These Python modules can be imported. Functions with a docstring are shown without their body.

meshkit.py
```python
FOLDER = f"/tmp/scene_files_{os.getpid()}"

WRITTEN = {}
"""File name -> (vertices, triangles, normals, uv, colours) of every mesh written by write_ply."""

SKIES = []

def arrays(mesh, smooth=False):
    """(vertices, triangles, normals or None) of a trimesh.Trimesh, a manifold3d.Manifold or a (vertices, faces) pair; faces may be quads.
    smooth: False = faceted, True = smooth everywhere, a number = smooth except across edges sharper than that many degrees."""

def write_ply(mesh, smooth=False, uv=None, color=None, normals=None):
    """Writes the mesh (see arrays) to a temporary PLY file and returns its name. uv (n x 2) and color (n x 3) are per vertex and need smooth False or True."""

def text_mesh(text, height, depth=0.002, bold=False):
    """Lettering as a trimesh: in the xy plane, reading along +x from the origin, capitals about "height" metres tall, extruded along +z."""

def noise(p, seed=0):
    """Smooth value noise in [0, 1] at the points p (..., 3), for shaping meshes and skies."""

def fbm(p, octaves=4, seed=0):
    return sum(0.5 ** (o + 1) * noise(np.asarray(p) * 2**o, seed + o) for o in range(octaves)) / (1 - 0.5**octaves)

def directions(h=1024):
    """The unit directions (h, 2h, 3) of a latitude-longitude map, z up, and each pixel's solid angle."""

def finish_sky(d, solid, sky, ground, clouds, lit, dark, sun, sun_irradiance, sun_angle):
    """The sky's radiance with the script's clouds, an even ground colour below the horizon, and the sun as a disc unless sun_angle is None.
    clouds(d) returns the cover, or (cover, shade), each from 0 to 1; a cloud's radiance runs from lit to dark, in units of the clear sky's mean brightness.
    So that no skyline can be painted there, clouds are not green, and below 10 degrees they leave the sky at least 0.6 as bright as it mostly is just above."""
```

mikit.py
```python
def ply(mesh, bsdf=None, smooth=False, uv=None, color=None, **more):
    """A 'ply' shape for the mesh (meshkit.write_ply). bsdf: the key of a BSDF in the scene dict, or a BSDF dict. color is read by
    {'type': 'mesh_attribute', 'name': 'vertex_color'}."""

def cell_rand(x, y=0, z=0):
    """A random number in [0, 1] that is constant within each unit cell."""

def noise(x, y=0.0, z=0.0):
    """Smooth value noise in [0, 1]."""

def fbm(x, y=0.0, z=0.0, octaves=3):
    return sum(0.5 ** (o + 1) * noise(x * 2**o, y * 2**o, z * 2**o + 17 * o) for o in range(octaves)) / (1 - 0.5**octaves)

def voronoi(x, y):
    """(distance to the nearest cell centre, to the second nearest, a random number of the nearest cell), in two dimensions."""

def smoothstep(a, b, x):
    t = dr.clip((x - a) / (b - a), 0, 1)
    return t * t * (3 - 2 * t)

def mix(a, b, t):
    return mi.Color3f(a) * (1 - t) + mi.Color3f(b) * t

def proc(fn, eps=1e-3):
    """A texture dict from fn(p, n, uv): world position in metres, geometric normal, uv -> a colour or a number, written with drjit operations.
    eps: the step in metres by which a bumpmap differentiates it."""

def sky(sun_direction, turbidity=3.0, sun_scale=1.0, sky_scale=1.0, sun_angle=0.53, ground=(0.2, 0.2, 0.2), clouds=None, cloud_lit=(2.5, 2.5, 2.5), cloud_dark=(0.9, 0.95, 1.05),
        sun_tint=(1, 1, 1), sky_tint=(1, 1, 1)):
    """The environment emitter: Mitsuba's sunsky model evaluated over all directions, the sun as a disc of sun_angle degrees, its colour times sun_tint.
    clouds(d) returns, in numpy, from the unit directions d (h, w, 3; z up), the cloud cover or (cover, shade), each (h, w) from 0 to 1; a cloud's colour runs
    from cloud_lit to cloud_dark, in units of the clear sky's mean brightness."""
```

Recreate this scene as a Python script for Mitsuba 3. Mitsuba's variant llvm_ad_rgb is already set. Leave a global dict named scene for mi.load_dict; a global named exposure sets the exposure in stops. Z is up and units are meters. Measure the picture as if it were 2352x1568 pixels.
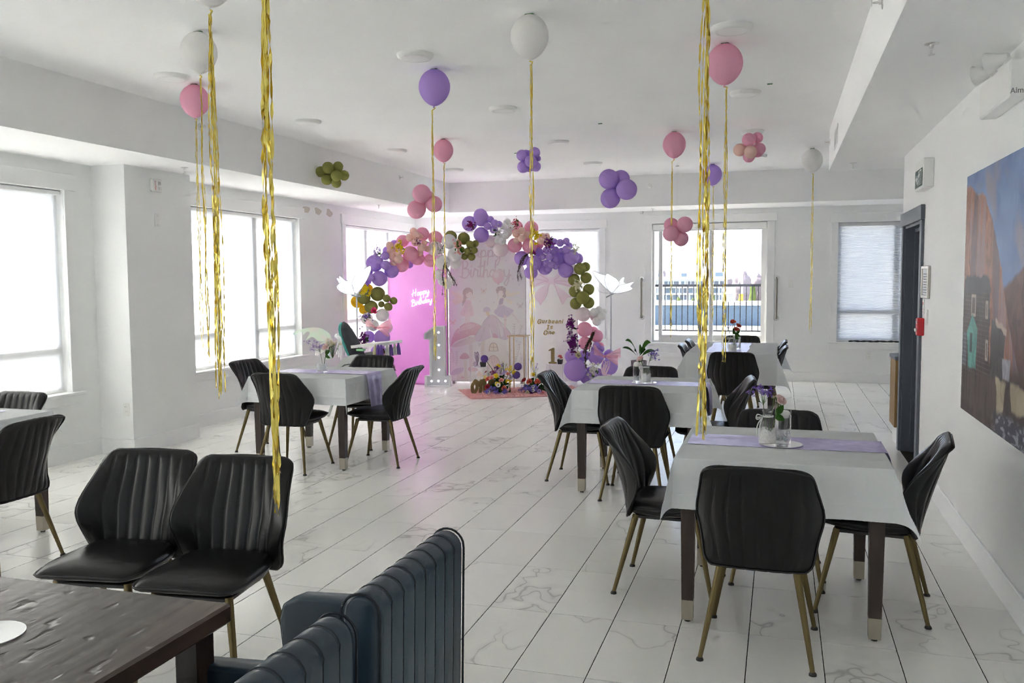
import math, random
import numpy as np, trimesh, drjit as dr, mitsuba as mi, mikit, meshkit
from shapely.geometry import Polygon, LineString, Point, MultiPolygon
from shapely.ops import unary_union
from shapely import affinity
from mikit import proc, noise, fbm, voronoi, cell_rand, smoothstep, mix

T = mi.ScalarTransform4f
PI = math.pi
scene, labels = {}, {}

# ---------------------------------------------------------------- camera, sky, exposure
CAM = np.array([0, 0, 1.58])
YAW, PITCH, ROLL, FPX = 0.2965, 0.07143, 0.00692, 2017.0
_f = np.array([-math.sin(YAW) * math.cos(PITCH), math.cos(YAW) * math.cos(PITCH), -math.sin(PITCH)])
_r0 = np.array([math.cos(YAW), math.sin(YAW), 0.0])
_d0 = np.cross(_f, _r0)
_down = -math.sin(ROLL) * _r0 + math.cos(ROLL) * _d0
_right = math.cos(ROLL) * _r0 + math.sin(ROLL) * _d0
scene['camera'] = {'type': 'perspective', 'fov': math.degrees(2 * math.atan(1176 / FPX)), 'fov_axis': 'x',
                   'near_clip': 0.05, 'far_clip': 2000.0,
                   'to_world': T().look_at(origin=CAM.tolist(), target=(CAM + _f).tolist(), up=(-_down).tolist())}


def clouds(d):
    n = meshkit.fbm(np.stack([d[..., 0], d[..., 1], d[..., 2] * 2.5], -1) * 2.2 + 5, 4)
    return np.clip(0.35 + 1.3 * (n - 0.42), 0.15, 1)


scene['sky'] = mikit.sky((-0.78, 0.16, 0.75), turbidity=4.0, sun_scale=0.8, sky_scale=1.0, sun_tint=(0.84, 0.97, 1.09), ground=(0.30, 0.30, 0.32),
                         clouds=clouds, cloud_lit=(1.9, 1.95, 2.0), cloud_dark=(1.2, 1.25, 1.3))
exposure = 4.2


# ---------------------------------------------------------------- helpers
def numbered(name):
    used = lambda k: k in scene or k in labels or any(s.startswith(k + '__') for s in scene)
    if not used(name):
        return name
    n = 1
    while used(f'{name}_{n:03d}'):
        n += 1
    return f'{name}_{n:03d}'


_count = {}


def child(parent, part):
    """next free key for a part of that name under its holder"""
    k = f'{parent}__{part}'
    n = _count.get(k, 0)
    _count[k] = n + 1
    return k if n == 0 else f'{k}_{n:03d}'


def tag(key, label=None, cat=None, group=None, kind=None):
    d = labels.setdefault(key, {})
    for a, b in (('label', label), ('category', cat), ('group', group), ('kind', kind)):
        if b:
            d[a] = b
    return key


def thing(name, label, cat, group=None):
    k = numbered(name)
    tag(k, label, cat, group)
    return k


def shape(m, mat, smooth=False, **kw):
    return mikit.ply(m, mat, smooth=smooth, **kw)


def put(key, sh, to_world=None, mat=None):
    s = dict(sh)
    if to_world is not None:
        s['to_world'] = to_world
    if mat is not None:
        s['bsdf'] = {'type': 'ref', 'id': mat}
    scene[key] = s
    return key


def part(parent, name, m, mat, smooth=False, to_world=None, **kw):
    return put(child(parent, name), shape(m, mat, smooth, **kw), to_world)


def single(name, m, mat, label, cat, group=None, smooth=False, to_world=None, kind=None, **kw):
    k = numbered(name)
    put(k, shape(m, mat, smooth, **kw), to_world)
    return tag(k, label, cat, group, kind)


def struct(name, m, mat, smooth=False, label=None):
    put(name, shape(m, mat, smooth))
    return tag(name, label, None, None, 'structure')


def TM(v, f):
    return trimesh.Trimesh(np.asarray(v, float), np.asarray(f, int), process=False)


def cat(*ms):
    ms = [m for x in ms for m in (x if isinstance(x, (list, tuple)) else [x])]
    return trimesh.util.concatenate(ms)


def box(x0, x1, y0, y1, z0, z1):
    m = trimesh.creation.box((abs(x1 - x0), abs(y1 - y0), abs(z1 - z0)))
    m.apply_translation(((x0 + x1) / 2, (y0 + y1) / 2, (z0 + z1) / 2))
    return m


def rbox(x0, x1, y0, y1, z0, z1, r=0.004):
    """box with chamfered edges"""
    c = np.array([(x0 + x1) / 2, (y0 + y1) / 2, (z0 + z1) / 2])
    h = np.abs(np.array([x1 - x0, y1 - y0, z1 - z0])) / 2
    r = min(r, h.min() * 0.9)
    pts = []
    for s in np.ndindex(2, 2, 2):
        s = np.array(s) * 2 - 1
        for a in range(3):
            e = h - r
            e[a] = h[a]
            pts.append(c + s * e)
    return trimesh.convex.convex_hull(np.array(pts))


def cyl(p0, p1, r0, r1=None, n=16, caps=True):
    p0, p1 = np.asarray(p0, float), np.asarray(p1, float)
    r1 = r0 if r1 is None else r1
    z = p1 - p0
    z = z / np.linalg.norm(z)
    x = np.cross(z, [0, 0, 1.0] if abs(z[2]) < 0.9 else [1.0, 0, 0])
    x /= np.linalg.norm(x)
    y = np.cross(z, x)
    a = np.arange(n) * 2 * PI / n
    ring = np.cos(a)[:, None] * x + np.sin(a)[:, None] * y
    v = np.vstack([p0 + ring * r0, p1 + ring * r1, [p0], [p1]])
    i = np.arange(n)
    j = (i + 1) % n
    f = [np.stack([i, j, j + n], 1), np.stack([i, j + n, i + n], 1)]
    if caps:
        f += [np.stack([j, i, i * 0 + 2 * n], 1), np.stack([i + n, j + n, i * 0 + 2 * n + 1], 1)]
    return TM(v, np.vstack(f))


def tube(pts, r, n=8, caps=True, closed=False):
    """swept tube along a polyline, r a number or one per point"""
    p = np.asarray(pts, float)
    m = len(p)
    r = np.broadcast_to(np.asarray(r, float), (m,))
    if closed:
        t = np.roll(p, -1, 0) - np.roll(p, 1, 0)
    else:
        t = np.gradient(p, axis=0)
    t /= np.linalg.norm(t, axis=1, keepdims=True) + 1e-12
    u = np.cross(t[0], [0, 0, 1.0] if abs(t[0][2]) < 0.9 else [1.0, 0, 0])
    us = []
    for k in range(m):
        u = u - t[k] * (u @ t[k])
        u /= np.linalg.norm(u) + 1e-12
        us.append(u)
    us = np.array(us)
    w = np.cross(t, us)
    a = np.arange(n) * 2 * PI / n
    v = p[:, None] + r[:, None, None] * (np.cos(a)[None, :, None] * us[:, None] + np.sin(a)[None, :, None] * w[:, None])
    v = v.reshape(-1, 3)
    k = m if closed else m - 1
    i, j = np.meshgrid(np.arange(k), np.arange(n), indexing='ij')
    i2, j2 = (i + 1) % m, (j + 1) % n
    q = np.stack([i * n + j, i * n + j2, i2 * n + j2, i2 * n + j], -1).reshape(-1, 4)
    f = np.vstack([q[:, [0, 1, 2]], q[:, [0, 2, 3]]])
    if caps and not closed:
        v = np.vstack([v, p[:1], p[-1:]])
        jj = np.arange(n)
        f = np.vstack([f, np.stack([(jj + 1) % n, jj, jj * 0 + m * n], 1), np.stack([(m - 1) * n + jj, (m - 1) * n + (jj + 1) % n, jj * 0 + m * n + 1], 1)])
    return TM(v, f)


def lathe(prof, n=32, close=True):
    """prof: (r, z) pairs from the bottom up along the outside"""
    p = np.asarray(prof, float)
    a = np.arange(n) * 2 * PI / n
    v = np.stack([p[:, 0][:, None] * np.cos(a), p[:, 0][:, None] * np.sin(a), np.broadcast_to(p[:, 1][:, None], (len(p), n))], -1).reshape(-1, 3)
    i, j = np.meshgrid(np.arange(len(p) - 1), np.arange(n), indexing='ij')
    j2 = (j + 1) % n
    q = np.stack([i * n + j, i * n + j2, (i + 1) * n + j2, (i + 1) * n + j], -1).reshape(-1, 4)
    m = TM(v, np.vstack([q[:, [0, 1, 2]], q[:, [0, 2, 3]]]))
    m.merge_vertices()
    m.update_faces(m.nondegenerate_faces())
    return m


def grid(P, wrap_u=False):
    """surface from points P (nu, nv, 3)"""
    nu, nv = P.shape[:2]
    iu = np.arange(nu if wrap_u else nu - 1)
    i, j = np.meshgrid(iu, np.arange(nv - 1), indexing='ij')
    i2 = (i + 1) % nu
    q = np.stack([i * nv + j, i2 * nv + j, i2 * nv + j + 1, i * nv + j + 1], -1).reshape(-1, 4)
    return TM(P.reshape(-1, 3), np.vstack([q[:, [0, 1, 2]], q[:, [0, 2, 3]]]))


def extrude(poly, d):
    g = getattr(poly, 'geoms', [poly])
    return cat([trimesh.creation.extrude_polygon(x, d, engine='earcut') for x in g if x.area > 1e-9])


def map_axes(m, ax, origin=(0, 0, 0)):
    """columns: where local x, y, z go"""
    M = np.eye(4)
    M[:3, :3] = np.array(ax, float).T
    M[:3, 3] = origin
    m = m.copy()
    m.apply_transform(M)
    return m


def spline(pts, n=12, closed=False):
    p = np.asarray(pts, float)
    m = len(p)
    out = []
    for k in range(m if closed else m - 1):
        g = (lambda i: p[i % m]) if closed else (lambda i: p[min(max(i, 0), m - 1)])
        a, b, c, d = g(k - 1), g(k), g(k + 1), g(k + 2)
        for t in np.arange(n) / n:
            out.append(0.5 * (2 * b + (c - a) * t + (2 * a - 5 * b + 4 * c - d) * t * t + (3 * b - 3 * c + d - a) * t ** 3))
    if not closed:
        out.append(p[-1])
    return np.array(out)


def xform(loc=(0, 0, 0), rz=0.0, s=1.0):
    return T().translate(list(map(float, loc))).rotate([0, 0, 1], math.degrees(rz)).scale(s)


def align_z(d, loc=(0, 0, 0), s=1.0, spin=0.0):
    """transform taking local +z to direction d"""
    d = np.asarray(d, float)
    d = d / np.linalg.norm(d)
    x = np.cross([0, 0, 1.0] if abs(d[2]) < 0.95 else [1.0, 0, 0], d)
    x /= np.linalg.norm(x)
    y = np.cross(d, x)
    c, s_ = math.cos(spin), math.sin(spin)
    x, y = c * x + s_ * y, -s_ * x + c * y
    M = np.eye(4)
    sv = np.broadcast_to(np.asarray(s, float), (3,))
    M[:3, 0], M[:3, 1], M[:3, 2], M[:3, 3] = x * sv[0], y * sv[1], d * sv[2], loc
    return T(M.tolist())


def srgb(r, g, b):
    c = np.array([r, g, b]) / 255.0
    c = np.where(c <= 0.04045, c / 12.92, ((c + 0.055) / 1.055) ** 2.4)
    return [float(x) for x in c]


def rgb(c):
    return {'type': 'rgb', 'value': list(map(float, c))}


def pr(color, rough=0.5, metallic=0.0, spec=0.5, two=True, **kw):
    d = {'type': 'principled', 'base_color': color if isinstance(color, dict) else rgb(color), 'roughness': rough if isinstance(rough, dict) else float(rough),
         'metallic': float(metallic), 'specular': float(spec), **kw}
    return {'type': 'twosided', 'bsdf': d} if two else d


def mat(key, d):
    scene[key] = d
    return key


# ---------------------------------------------------------------- materials
def plaster(c, k=0.02):
    def fn(p, n, uv):
        v = fbm(p.x * 2.3, p.y * 2.3, p.z * 2.3, 3)
        return mi.Color3f(c) * (1 - k + 2 * k * v)
    return fn


mat('m_wall', pr(proc(plaster((0.86, 0.87, 0.865))), 0.55, spec=0.3))
mat('m_ceiling', pr(proc(plaster((0.88, 0.885, 0.88))), 0.8, spec=0.1))
mat('m_trim', pr((0.87, 0.875, 0.87), 0.35))
mat('m_frame_grey', pr((0.66, 0.66, 0.66), 0.4))
mat('m_dark_grey', pr(srgb(96, 102, 112), 0.45))
mat('m_door_dark', pr(srgb(52, 54, 58), 0.5))
mat('m_grout', pr((0.035, 0.033, 0.030), 0.9, spec=0.1))
mat('m_pane', {'type': 'thindielectric', 'int_ior': 1.5})
mat('m_black', pr((0.012, 0.012, 0.013), 0.5))
mat('m_black_metal', pr((0.02, 0.022, 0.03), 0.4))
mat('m_chrome', pr((0.75, 0.74, 0.72), 0.18, metallic=1.0))
mat('m_brushed', pr((0.55, 0.52, 0.48), 0.32, metallic=1.0))
mat('m_white_plastic', pr((0.82, 0.82, 0.80), 0.35))
mat('m_red', pr((0.55, 0.02, 0.03), 0.35))


def shade_fn(c):
    def fn(p, n, uv):
        v = noise(p.x * 60, p.y * 60, p.z * 400) * 0.04 + noise(p.x * 3, p.y * 3, p.z * 3) * 0.02
        return mi.Color3f(c) * (0.95 + v)
    return fn


mat('m_shade', {'type': 'principledthin', 'base_color': proc(shade_fn((0.90, 0.91, 0.92))), 'roughness': 0.8, 'diff_trans': 1.05, 'specular_tint' if False else 'spec_trans': 0.0, 'eta': 1.3})
mat('m_shade_cell', {'type': 'principledthin', 'base_color': proc(shade_fn((0.70, 0.73, 0.78))), 'roughness': 0.8, 'diff_trans': 0.55, 'spec_trans': 0.0, 'eta': 1.3})


def marble(p, n, uv):
    cx = dr.floor((p.x + 0.112) / 0.3025)
    cy = dr.floor((p.y - 3.93) / 0.62)
    ox = cell_rand(cx, cy, 1) * 40
    oy = cell_rand(cx, cy, 2) * 40
    x, y = p.x + ox, p.y + oy
    wx = fbm(x * 5, y * 5, 1.0, 3) - 0.5
    wy = fbm(x * 5, y * 5, 7.0, 3) - 0.5
    v = fbm(x * 2.1 + wx * 1.1, y * 1.5 + wy * 1.1, 3.0, 3)
    vein = dr.maximum(0, 1 - dr.abs(v - 0.5) * 75)
    wide = dr.maximum(0, 1 - dr.abs(v - 0.5) * 11)
    gate = smoothstep(0.42, 0.7, noise(x * 1.3, y * 1.3, 9.0))
    tone = 0.97 + 0.05 * cell_rand(cx, cy, 3)
    base = mi.Color3f(0.80, 0.795, 0.765) * tone
    return base * (1 - gate * (0.30 * vein + 0.10 * wide))


mat('m_tile', pr(proc(marble), 0.22, spec=0.5, two=False))

# ---------------------------------------------------------------- the room
XL, XR, YB, ZC = -5.96, 1.06, 13.9, 3.08
YF, XE = -3.2, 4.2
WT = 0.22


def slab(poly, ax, origin, d):
    return map_axes(extrude(poly, d), ax, origin)


def rect(a0, a1, b0, b1):
    return Polygon([(a0, b0), (a1, b0), (a1, b1), (a0, b1)])


# openings: (from, to, bottom, top)
W1, W2, W3 = (3.35, 6.21, 0.61, 2.37), (7.72, 10.1, 0.61, 2.37), (11.37, 13.72, 0.61, 2.37)
W0 = (-2.6, 2.6, 0.61, 2.37)
W6 = (-5.2, -0.9, 0.61, 2.37)
W4, W5 = (-5.35, -2.775, 0.61, 2.37), (0.81, 2.6, 0.61, 2.37)
SL = (-1.94, -0.20, 0.56, 2.42)
DR = (7.57, 8.56, 0.0, 2.015)
wl = rect(YF, YB + WT, 0, ZC)
for w in (W0, W1, W2, W3):
    wl = wl.difference(rect(*w))
# local x -> +y, local y -> +z, local z -> +x
struct('wall_left', slab(wl, ([0, 1, 0], [0, 0, 1], [1, 0, 0]), (XL - WT, 0, 0), WT), 'm_wall')
wb = rect(XL, XE, 0, ZC)
for w in (W4, W5, SL):
    wb = wb.difference(rect(*w))
# local x -> -x mirrored to keep the winding: x' = -x, y -> z, z -> +y
wbm = affinity.scale(wb, -1, 1, origin=(0, 0))
struct('wall_back', slab(wbm, ([-1, 0, 0], [0, 0, 1], [0, 1, 0]), (0, YB, 0), WT), 'm_wall')
wr = rect(YF, 8.75, 0, ZC).difference(rect(*DR))
wrm = slab(wr, ([0, 1, 0], [0, 0, 1], [1, 0, 0]), (XR, 0, 0), WT)
struct('wall_right', cat(wrm, box(XR + WT, XE, 8.53, 8.75, 0, ZC)), 'm_wall')
struct('wall_far_right', box(XE, XE + WT, 8.53, YB + WT, 0, ZC), 'm_wall')
wf = rect(XL - WT, XR + WT, 0, ZC).difference(rect(*W6))
struct('wall_front', slab(affinity.scale(wf, -1, 1, origin=(0, 0)), ([-1, 0, 0], [0, 0, 1], [0, 1, 0]), (0, YF - WT, 0), WT), 'm_wall')
struct('wall_column', box(XL, -5.6, 6.55, 7.465, 0, 2.62), 'm_wall')
struct('ceiling', box(XL - WT, XE + WT, YF - WT, YB + WT, ZC, ZC + 0.15), 'm_ceiling')
put('ceiling__beam', shape(box(XL, -4.99, YF, YB, 2.62, ZC), 'm_ceiling'))
put('ceiling__beam_001', shape(box(-4.99, XE, 13.0, YB, 2.62, ZC), 'm_ceiling'))
put('ceiling__soffit', shape(cat(box(0.46, XR, YF, 9.7, 2.66, ZC), box(XR, XE, 8.75, 9.7, 2.66, ZC)), 'm_ceiling'))

# floor: dark grout bed, marble tiles laid one by one
struct('floor', box(XL - WT, XE + WT, YF - WT, YB + WT, -0.12, -0.0015), 'm_grout')
tiles = []
for i in range(-22, 16):
    for j in range(-13, 18):
        x0, x1 = -0.112 + 0.3025 * i, -0.112 + 0.3025 * (i + 1)
        y0, y1 = 3.93 + 0.62 * j, 3.93 + 0.62 * (j + 1)
        full = True
        lim = XR if y0 < 8.6 else XE
        a0, a1, b0, b1 = max(x0, XL), min(x1, lim), max(y0, YF), min(y1, YB)
        if a1 - a0 < 0.01 or b1 - b0 < 0.01:
            continue
        c = np.array([(a0 + a1) / 2, (b0 + b1) / 2, 0]) - CAM
        z = c @ _f
        u, v = (c @ _right / z * FPX, c @ _down / z * FPX) if z > 0.3 else (9e9, 9e9)
        size = (a1 - a0) * (b1 - b0) / max(z, 0.3) ** 3 if abs(u) < 1300 and v < 900 and z > 0.3 else 0
        tiles.append((size, a0, a1, b0, b1))
tiles.sort(key=lambda t: -t[0])


def tile_mesh(a0, a1, b0, b1):
    gx, gy, h, c = 0.0021, 0.0013, 0.010, 0.0012
    a0, a1, b0, b1 = a0 + gx, a1 - gx, b0 + gy, b1 - gy
    lo = [(a0, b0), (a1, b0), (a1, b1), (a0, b1)]
    hi = [(a0 + c, b0 + c), (a1 - c, b0 + c), (a1 - c, b1 - c), (a0 + c, b1 - c)]
    v = [(x, y, -h) for x, y in lo] + [(x, y, -c * 0.5) for x, y in lo] + [(x, y, 0) for x, y in hi]
    f = [(8, 9, 10), (8, 10, 11)]
    for k in range(4):
        n = (k + 1) % 4
        for o in (0, 4):
            f += [(o + k, o + n, o + 4 + n), (o + k, o + 4 + n, o + 4 + k)]
    return TM(v, f)


_tcache = {}
for k, (s, a0, a1, b0, b1) in enumerate(tiles[:300]):
    w, l = round(a1 - a0, 4), round(b1 - b0, 4)
    if (w, l) not in _tcache:
        _tcache[w, l] = shape(tile_mesh(0, w, 0, l), 'm_tile')
    put(child('floor', 'tile'), _tcache[w, l], T().translate([a0, b0, 0]))
rest = cat([tile_mesh(*t[1:]) for t in tiles[300:]])
tag(put('floor__tile_field', shape(rest, 'm_tile')), 'marble floor tiles farther off and outside the main view', None, None, 'stuff')

# baseboards
struct('baseboard_left', cat([rbox(XL, XL + 0.014, a, b, 0, 0.145, 0.003) for a, b in ((YF, 6.55), (7.465, YB))]), 'm_trim')
struct('baseboard_column', cat(rbox(XL, -5.6, 6.536, 6.55, 0, 0.145, 0.003), rbox(-5.6, -5.586, 6.536, 7.479, 0, 0.145, 0.003), rbox(XL, -5.6, 7.465, 7.479, 0, 0.145, 0.003)), 'm_trim')
struct('baseboard_back', cat(rbox(XL, XE, YB - 0.014, YB, 0, 0.145, 0.003)), 'm_trim')
struct('baseboard_right', cat(rbox(XR - 0.014, XR, YF, DR[0] - 0.11, 0, 0.145, 0.003), rbox(XR - 0.014, XR, 8.67, 8.764, 0, 0.145, 0.003), rbox(XR - 0.014, XE, 8.75, 8.764, 0, 0.145, 0.003)), 'm_trim')
# ---------------------------------------------------------------- windows
class Frame:
    """local frame of a wall: a along the wall, o out of the room, z up"""
    def __init__(self, side):
        self.side = side

    def b(self, a0, a1, o0, o1, z0, z1, r=0.0):
        f = (lambda *q: rbox(*q, r)) if r else box
        if self.side == 'left':
            return f(XL - o1, XL - o0, a0, a1, z0, z1)
        if self.side == 'front':
            return f(a0, a1, YF - o1, YF - o0, z0, z1)
        return f(a0, a1, YB + o0, YB + o1, z0, z1)


def window(name, side, w, vbars=(), hbars=(), low=None, casing=0.10, label=None):
    F = Frame(side)
    a0, a1, z0, z1 = w
    tag(name, label, None, None, 'structure')
    part(name, 'casing', cat(F.b(a0 - casing, a0, -0.02, 0, z0, z1, 0.003), F.b(a1, a1 + casing, -0.02, 0, z0, z1, 0.003)), 'm_trim')
    part(name, 'header', F.b(a0 - casing - 0.025, a1 + casing + 0.025, -0.028, 0, z1, z1 + 0.14, 0.004), 'm_trim')
    part(name, 'sill', F.b(a0 - casing - 0.03, a1 + casing + 0.03, -0.06, 0.13, z0 - 0.028, z0, 0.005), 'm_trim')
    part(name, 'apron', F.b(a0 - casing, a1 + casing, -0.02, 0, z0 - 0.11, z0 - 0.028, 0.003), 'm_trim')
    t = 0.05
    fr = [F.b(a0, a0 + t, 0.076, 0.19, z0, z1), F.b(a1 - t, a1, 0.076, 0.19, z0, z1), F.b(a0, a1, 0.076, 0.19, z0, z0 + t), F.b(a0, a1, 0.076, 0.19, z1 - t, z1)]
    part(name, 'frame', cat(fr), 'm_frame_grey')
    for x in vbars:
        part(name, 'mullion', F.b(x - 0.045, x + 0.045, 0.074, 0.195, z0 + t, z1 - t), 'm_frame_grey')
    for (h0, h1, z) in hbars:
        part(name, 'transom', F.b(h0, h1, 0.075, 0.193, z - 0.035, z + 0.035), 'm_frame_grey')
    g = F.b(a0 + t, a1 - t, 0.155, 0.155001, z0 + t, z1 - t)
    # one sheet of glass
    if side == 'left':
        X = XL - 0.155
        g = TM([(X, a0 + t, z0 + t), (X, a1 - t, z0 + t), (X, a1 - t, z1 - t), (X, a0 + t, z1 - t)], [(0, 1, 2), (0, 2, 3)])
    else:
        Y = YB + 0.155 if side == 'back' else YF - 0.155
        g = TM([(a0 + t, Y, z0 + t), (a1 - t, Y, z0 + t), (a1 - t, Y, z1 - t), (a0 + t, Y, z1 - t)], [(0, 1, 2), (0, 2, 3)])
    part(name, 'pane', g, 'm_pane')


def roller_shade(side, w, m, label, zb=None, gap=0.012):
    F = Frame(side)
    a0, a1, z0, z1 = w
    k = thing('roller_shade', label, 'window shade')
    part(k, 'headrail', F.b(a0 + 0.004, a1 - 0.004, 0.02, 0.072, z1 - 0.045, z1 - 0.008, 0.006), 'm_trim')
    n = 40
    o = 0.060
    A = np.array([a0 + gap, a1 - gap])
    Z = np.linspace(z0 + 0.012, z1 - 0.04, n)
    P = np.zeros((2, n, 3))
    for i in range(2):
        for j in range(n):
            P[i, j] = (XL - o, A[i], Z[j]) if side == 'left' else (A[i], YB + o if side == 'back' else YF - o, Z[j])
    part(k, 'fabric', grid(P), m)
    part(k, 'bottom_bar', F.b(a0 + gap, a1 - gap, o - 0.008, o + 0.008, z0 + 0.003, z0 + 0.022, 0.003), 'm_trim')
    return k


window('window_1', 'left', W0, (-0.9, 0.27, 1.43), [(-2.6, 2.6, 0.98)])
window('window_2', 'left', W1, (4.3, 5.26), [(3.35, 6.21, 0.98)])
window('window_3', 'left', W2, (8.44, 9.2), [(7.72, 8.44, 0.98), (9.2, 10.1, 0.98)])
window('window_4', 'left', W3, (12.15, 12.93), [(11.37, 12.15, 0.98), (12.93, 13.72, 0.98)])
window('window_5', 'back', W4, (-4.5, -3.64), [(-5.35, -4.5, 0.98), (-3.64, -2.775, 0.98)])
window('window_6', 'back', W5, (1.62,), [(0.81, 1.62, 1.05), (1.62, 2.6, 1.05)])
window('window_7', 'front', W6, (-3.8, -2.3), [(-5.2, -0.9, 0.98)])
roller_shade('front', W6, 'm_shade', 'white roller shade on the window in the wall behind the camera')
roller_shade('left', W0, 'm_shade', 'white roller shade on the window beyond the left edge of the photo, beside the camera')
roller_shade('left', W1, 'm_shade', 'glowing white roller shade on the leftmost window, in front of the column')
roller_shade('left', W2, 'm_shade', 'glowing white roller shade on the left wall window just past the column')
roller_shade('left', W3, 'm_shade', 'glowing white roller shade in the far left corner behind the lit butterfly')
roller_shade('back', W4, 'm_shade', 'white roller shade on the back wall behind the balloon arch')


# honeycomb shade of the right back window: pleats
def cell_shade(w, label):
    a0, a1, z0, z1 = w
    k = thing('honeycomb_shade', label, 'window shade')
    part(k, 'headrail', box(a0 + 0.004, a1 - 0.004, YB + 0.02, YB + 0.09, z1 - 0.05, z1 - 0.006), 'm_frame_grey')
    n = 2 * 66 + 1
    Z = np.linspace(z0 + 0.02, z1 - 0.05, n)
    P = np.zeros((2, n, 3))
    for i, a in enumerate((a0 + 0.006, a1 - 0.006)):
        for j in range(n):
            P[i, j] = (a, YB + 0.055 + (0.008 if j % 2 else 0.0), Z[j])
    part(k, 'pleats', grid(P), 'm_shade_cell')
    part(k, 'bottom_bar', rbox(a0 + 0.006, a1 - 0.006, YB + 0.045, YB + 0.075, z0 + 0.003, z0 + 0.022, 0.003), 'm_trim')


cell_shade(W5, 'bluish pleated honeycomb shade in the right back window')

# ---------------------------------------------------------------- sliding door in the back wall
tag('door_1', 'sliding glass door in the back wall to the roof terrace', None, None, 'structure')
a0, a1, z0, z1 = SL
part('door_1', 'casing', cat(rbox(a0 - 0.11, a0, YB - 0.022, YB, z0 - 0.03, z1, 0.003), rbox(a1, a1 + 0.11, YB - 0.022, YB, z0 - 0.03, z1, 0.003)), 'm_trim')
part('door_1', 'header', rbox(a0 - 0.14, a1 + 0.14, YB - 0.03, YB, z1, z1 + 0.125, 0.004), 'm_trim')
part('door_1', 'sill', rbox(a0 - 0.13, a1 + 0.13, YB - 0.06, YB + WT, z0 - 0.03, z0, 0.005), 'm_trim')
part('door_1', 'apron', cat(rbox(a0 - 0.1, a1 + 0.1, YB - 0.03, YB, z0 - 0.06, z0 - 0.03, 0.003), rbox(a0 - 0.1, a1 + 0.1, YB - 0.022, YB, 0.33, 0.405, 0.003)), 'm_trim')
fw = 0.055
part('door_1', 'frame', cat(box(a0, a0 + 0.03, YB + 0.07, YB + 0.19, z0, z1), box(a1 - 0.03, a1, YB + 0.07, YB + 0.19, z0, z1), box(a0, a1, YB + 0.07, YB + 0.19, z1 - 0.05, z1), box(a0, a1, YB + 0.07, YB + 0.19, z0, z0 + 0.03)), 'm_frame_grey')


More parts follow.
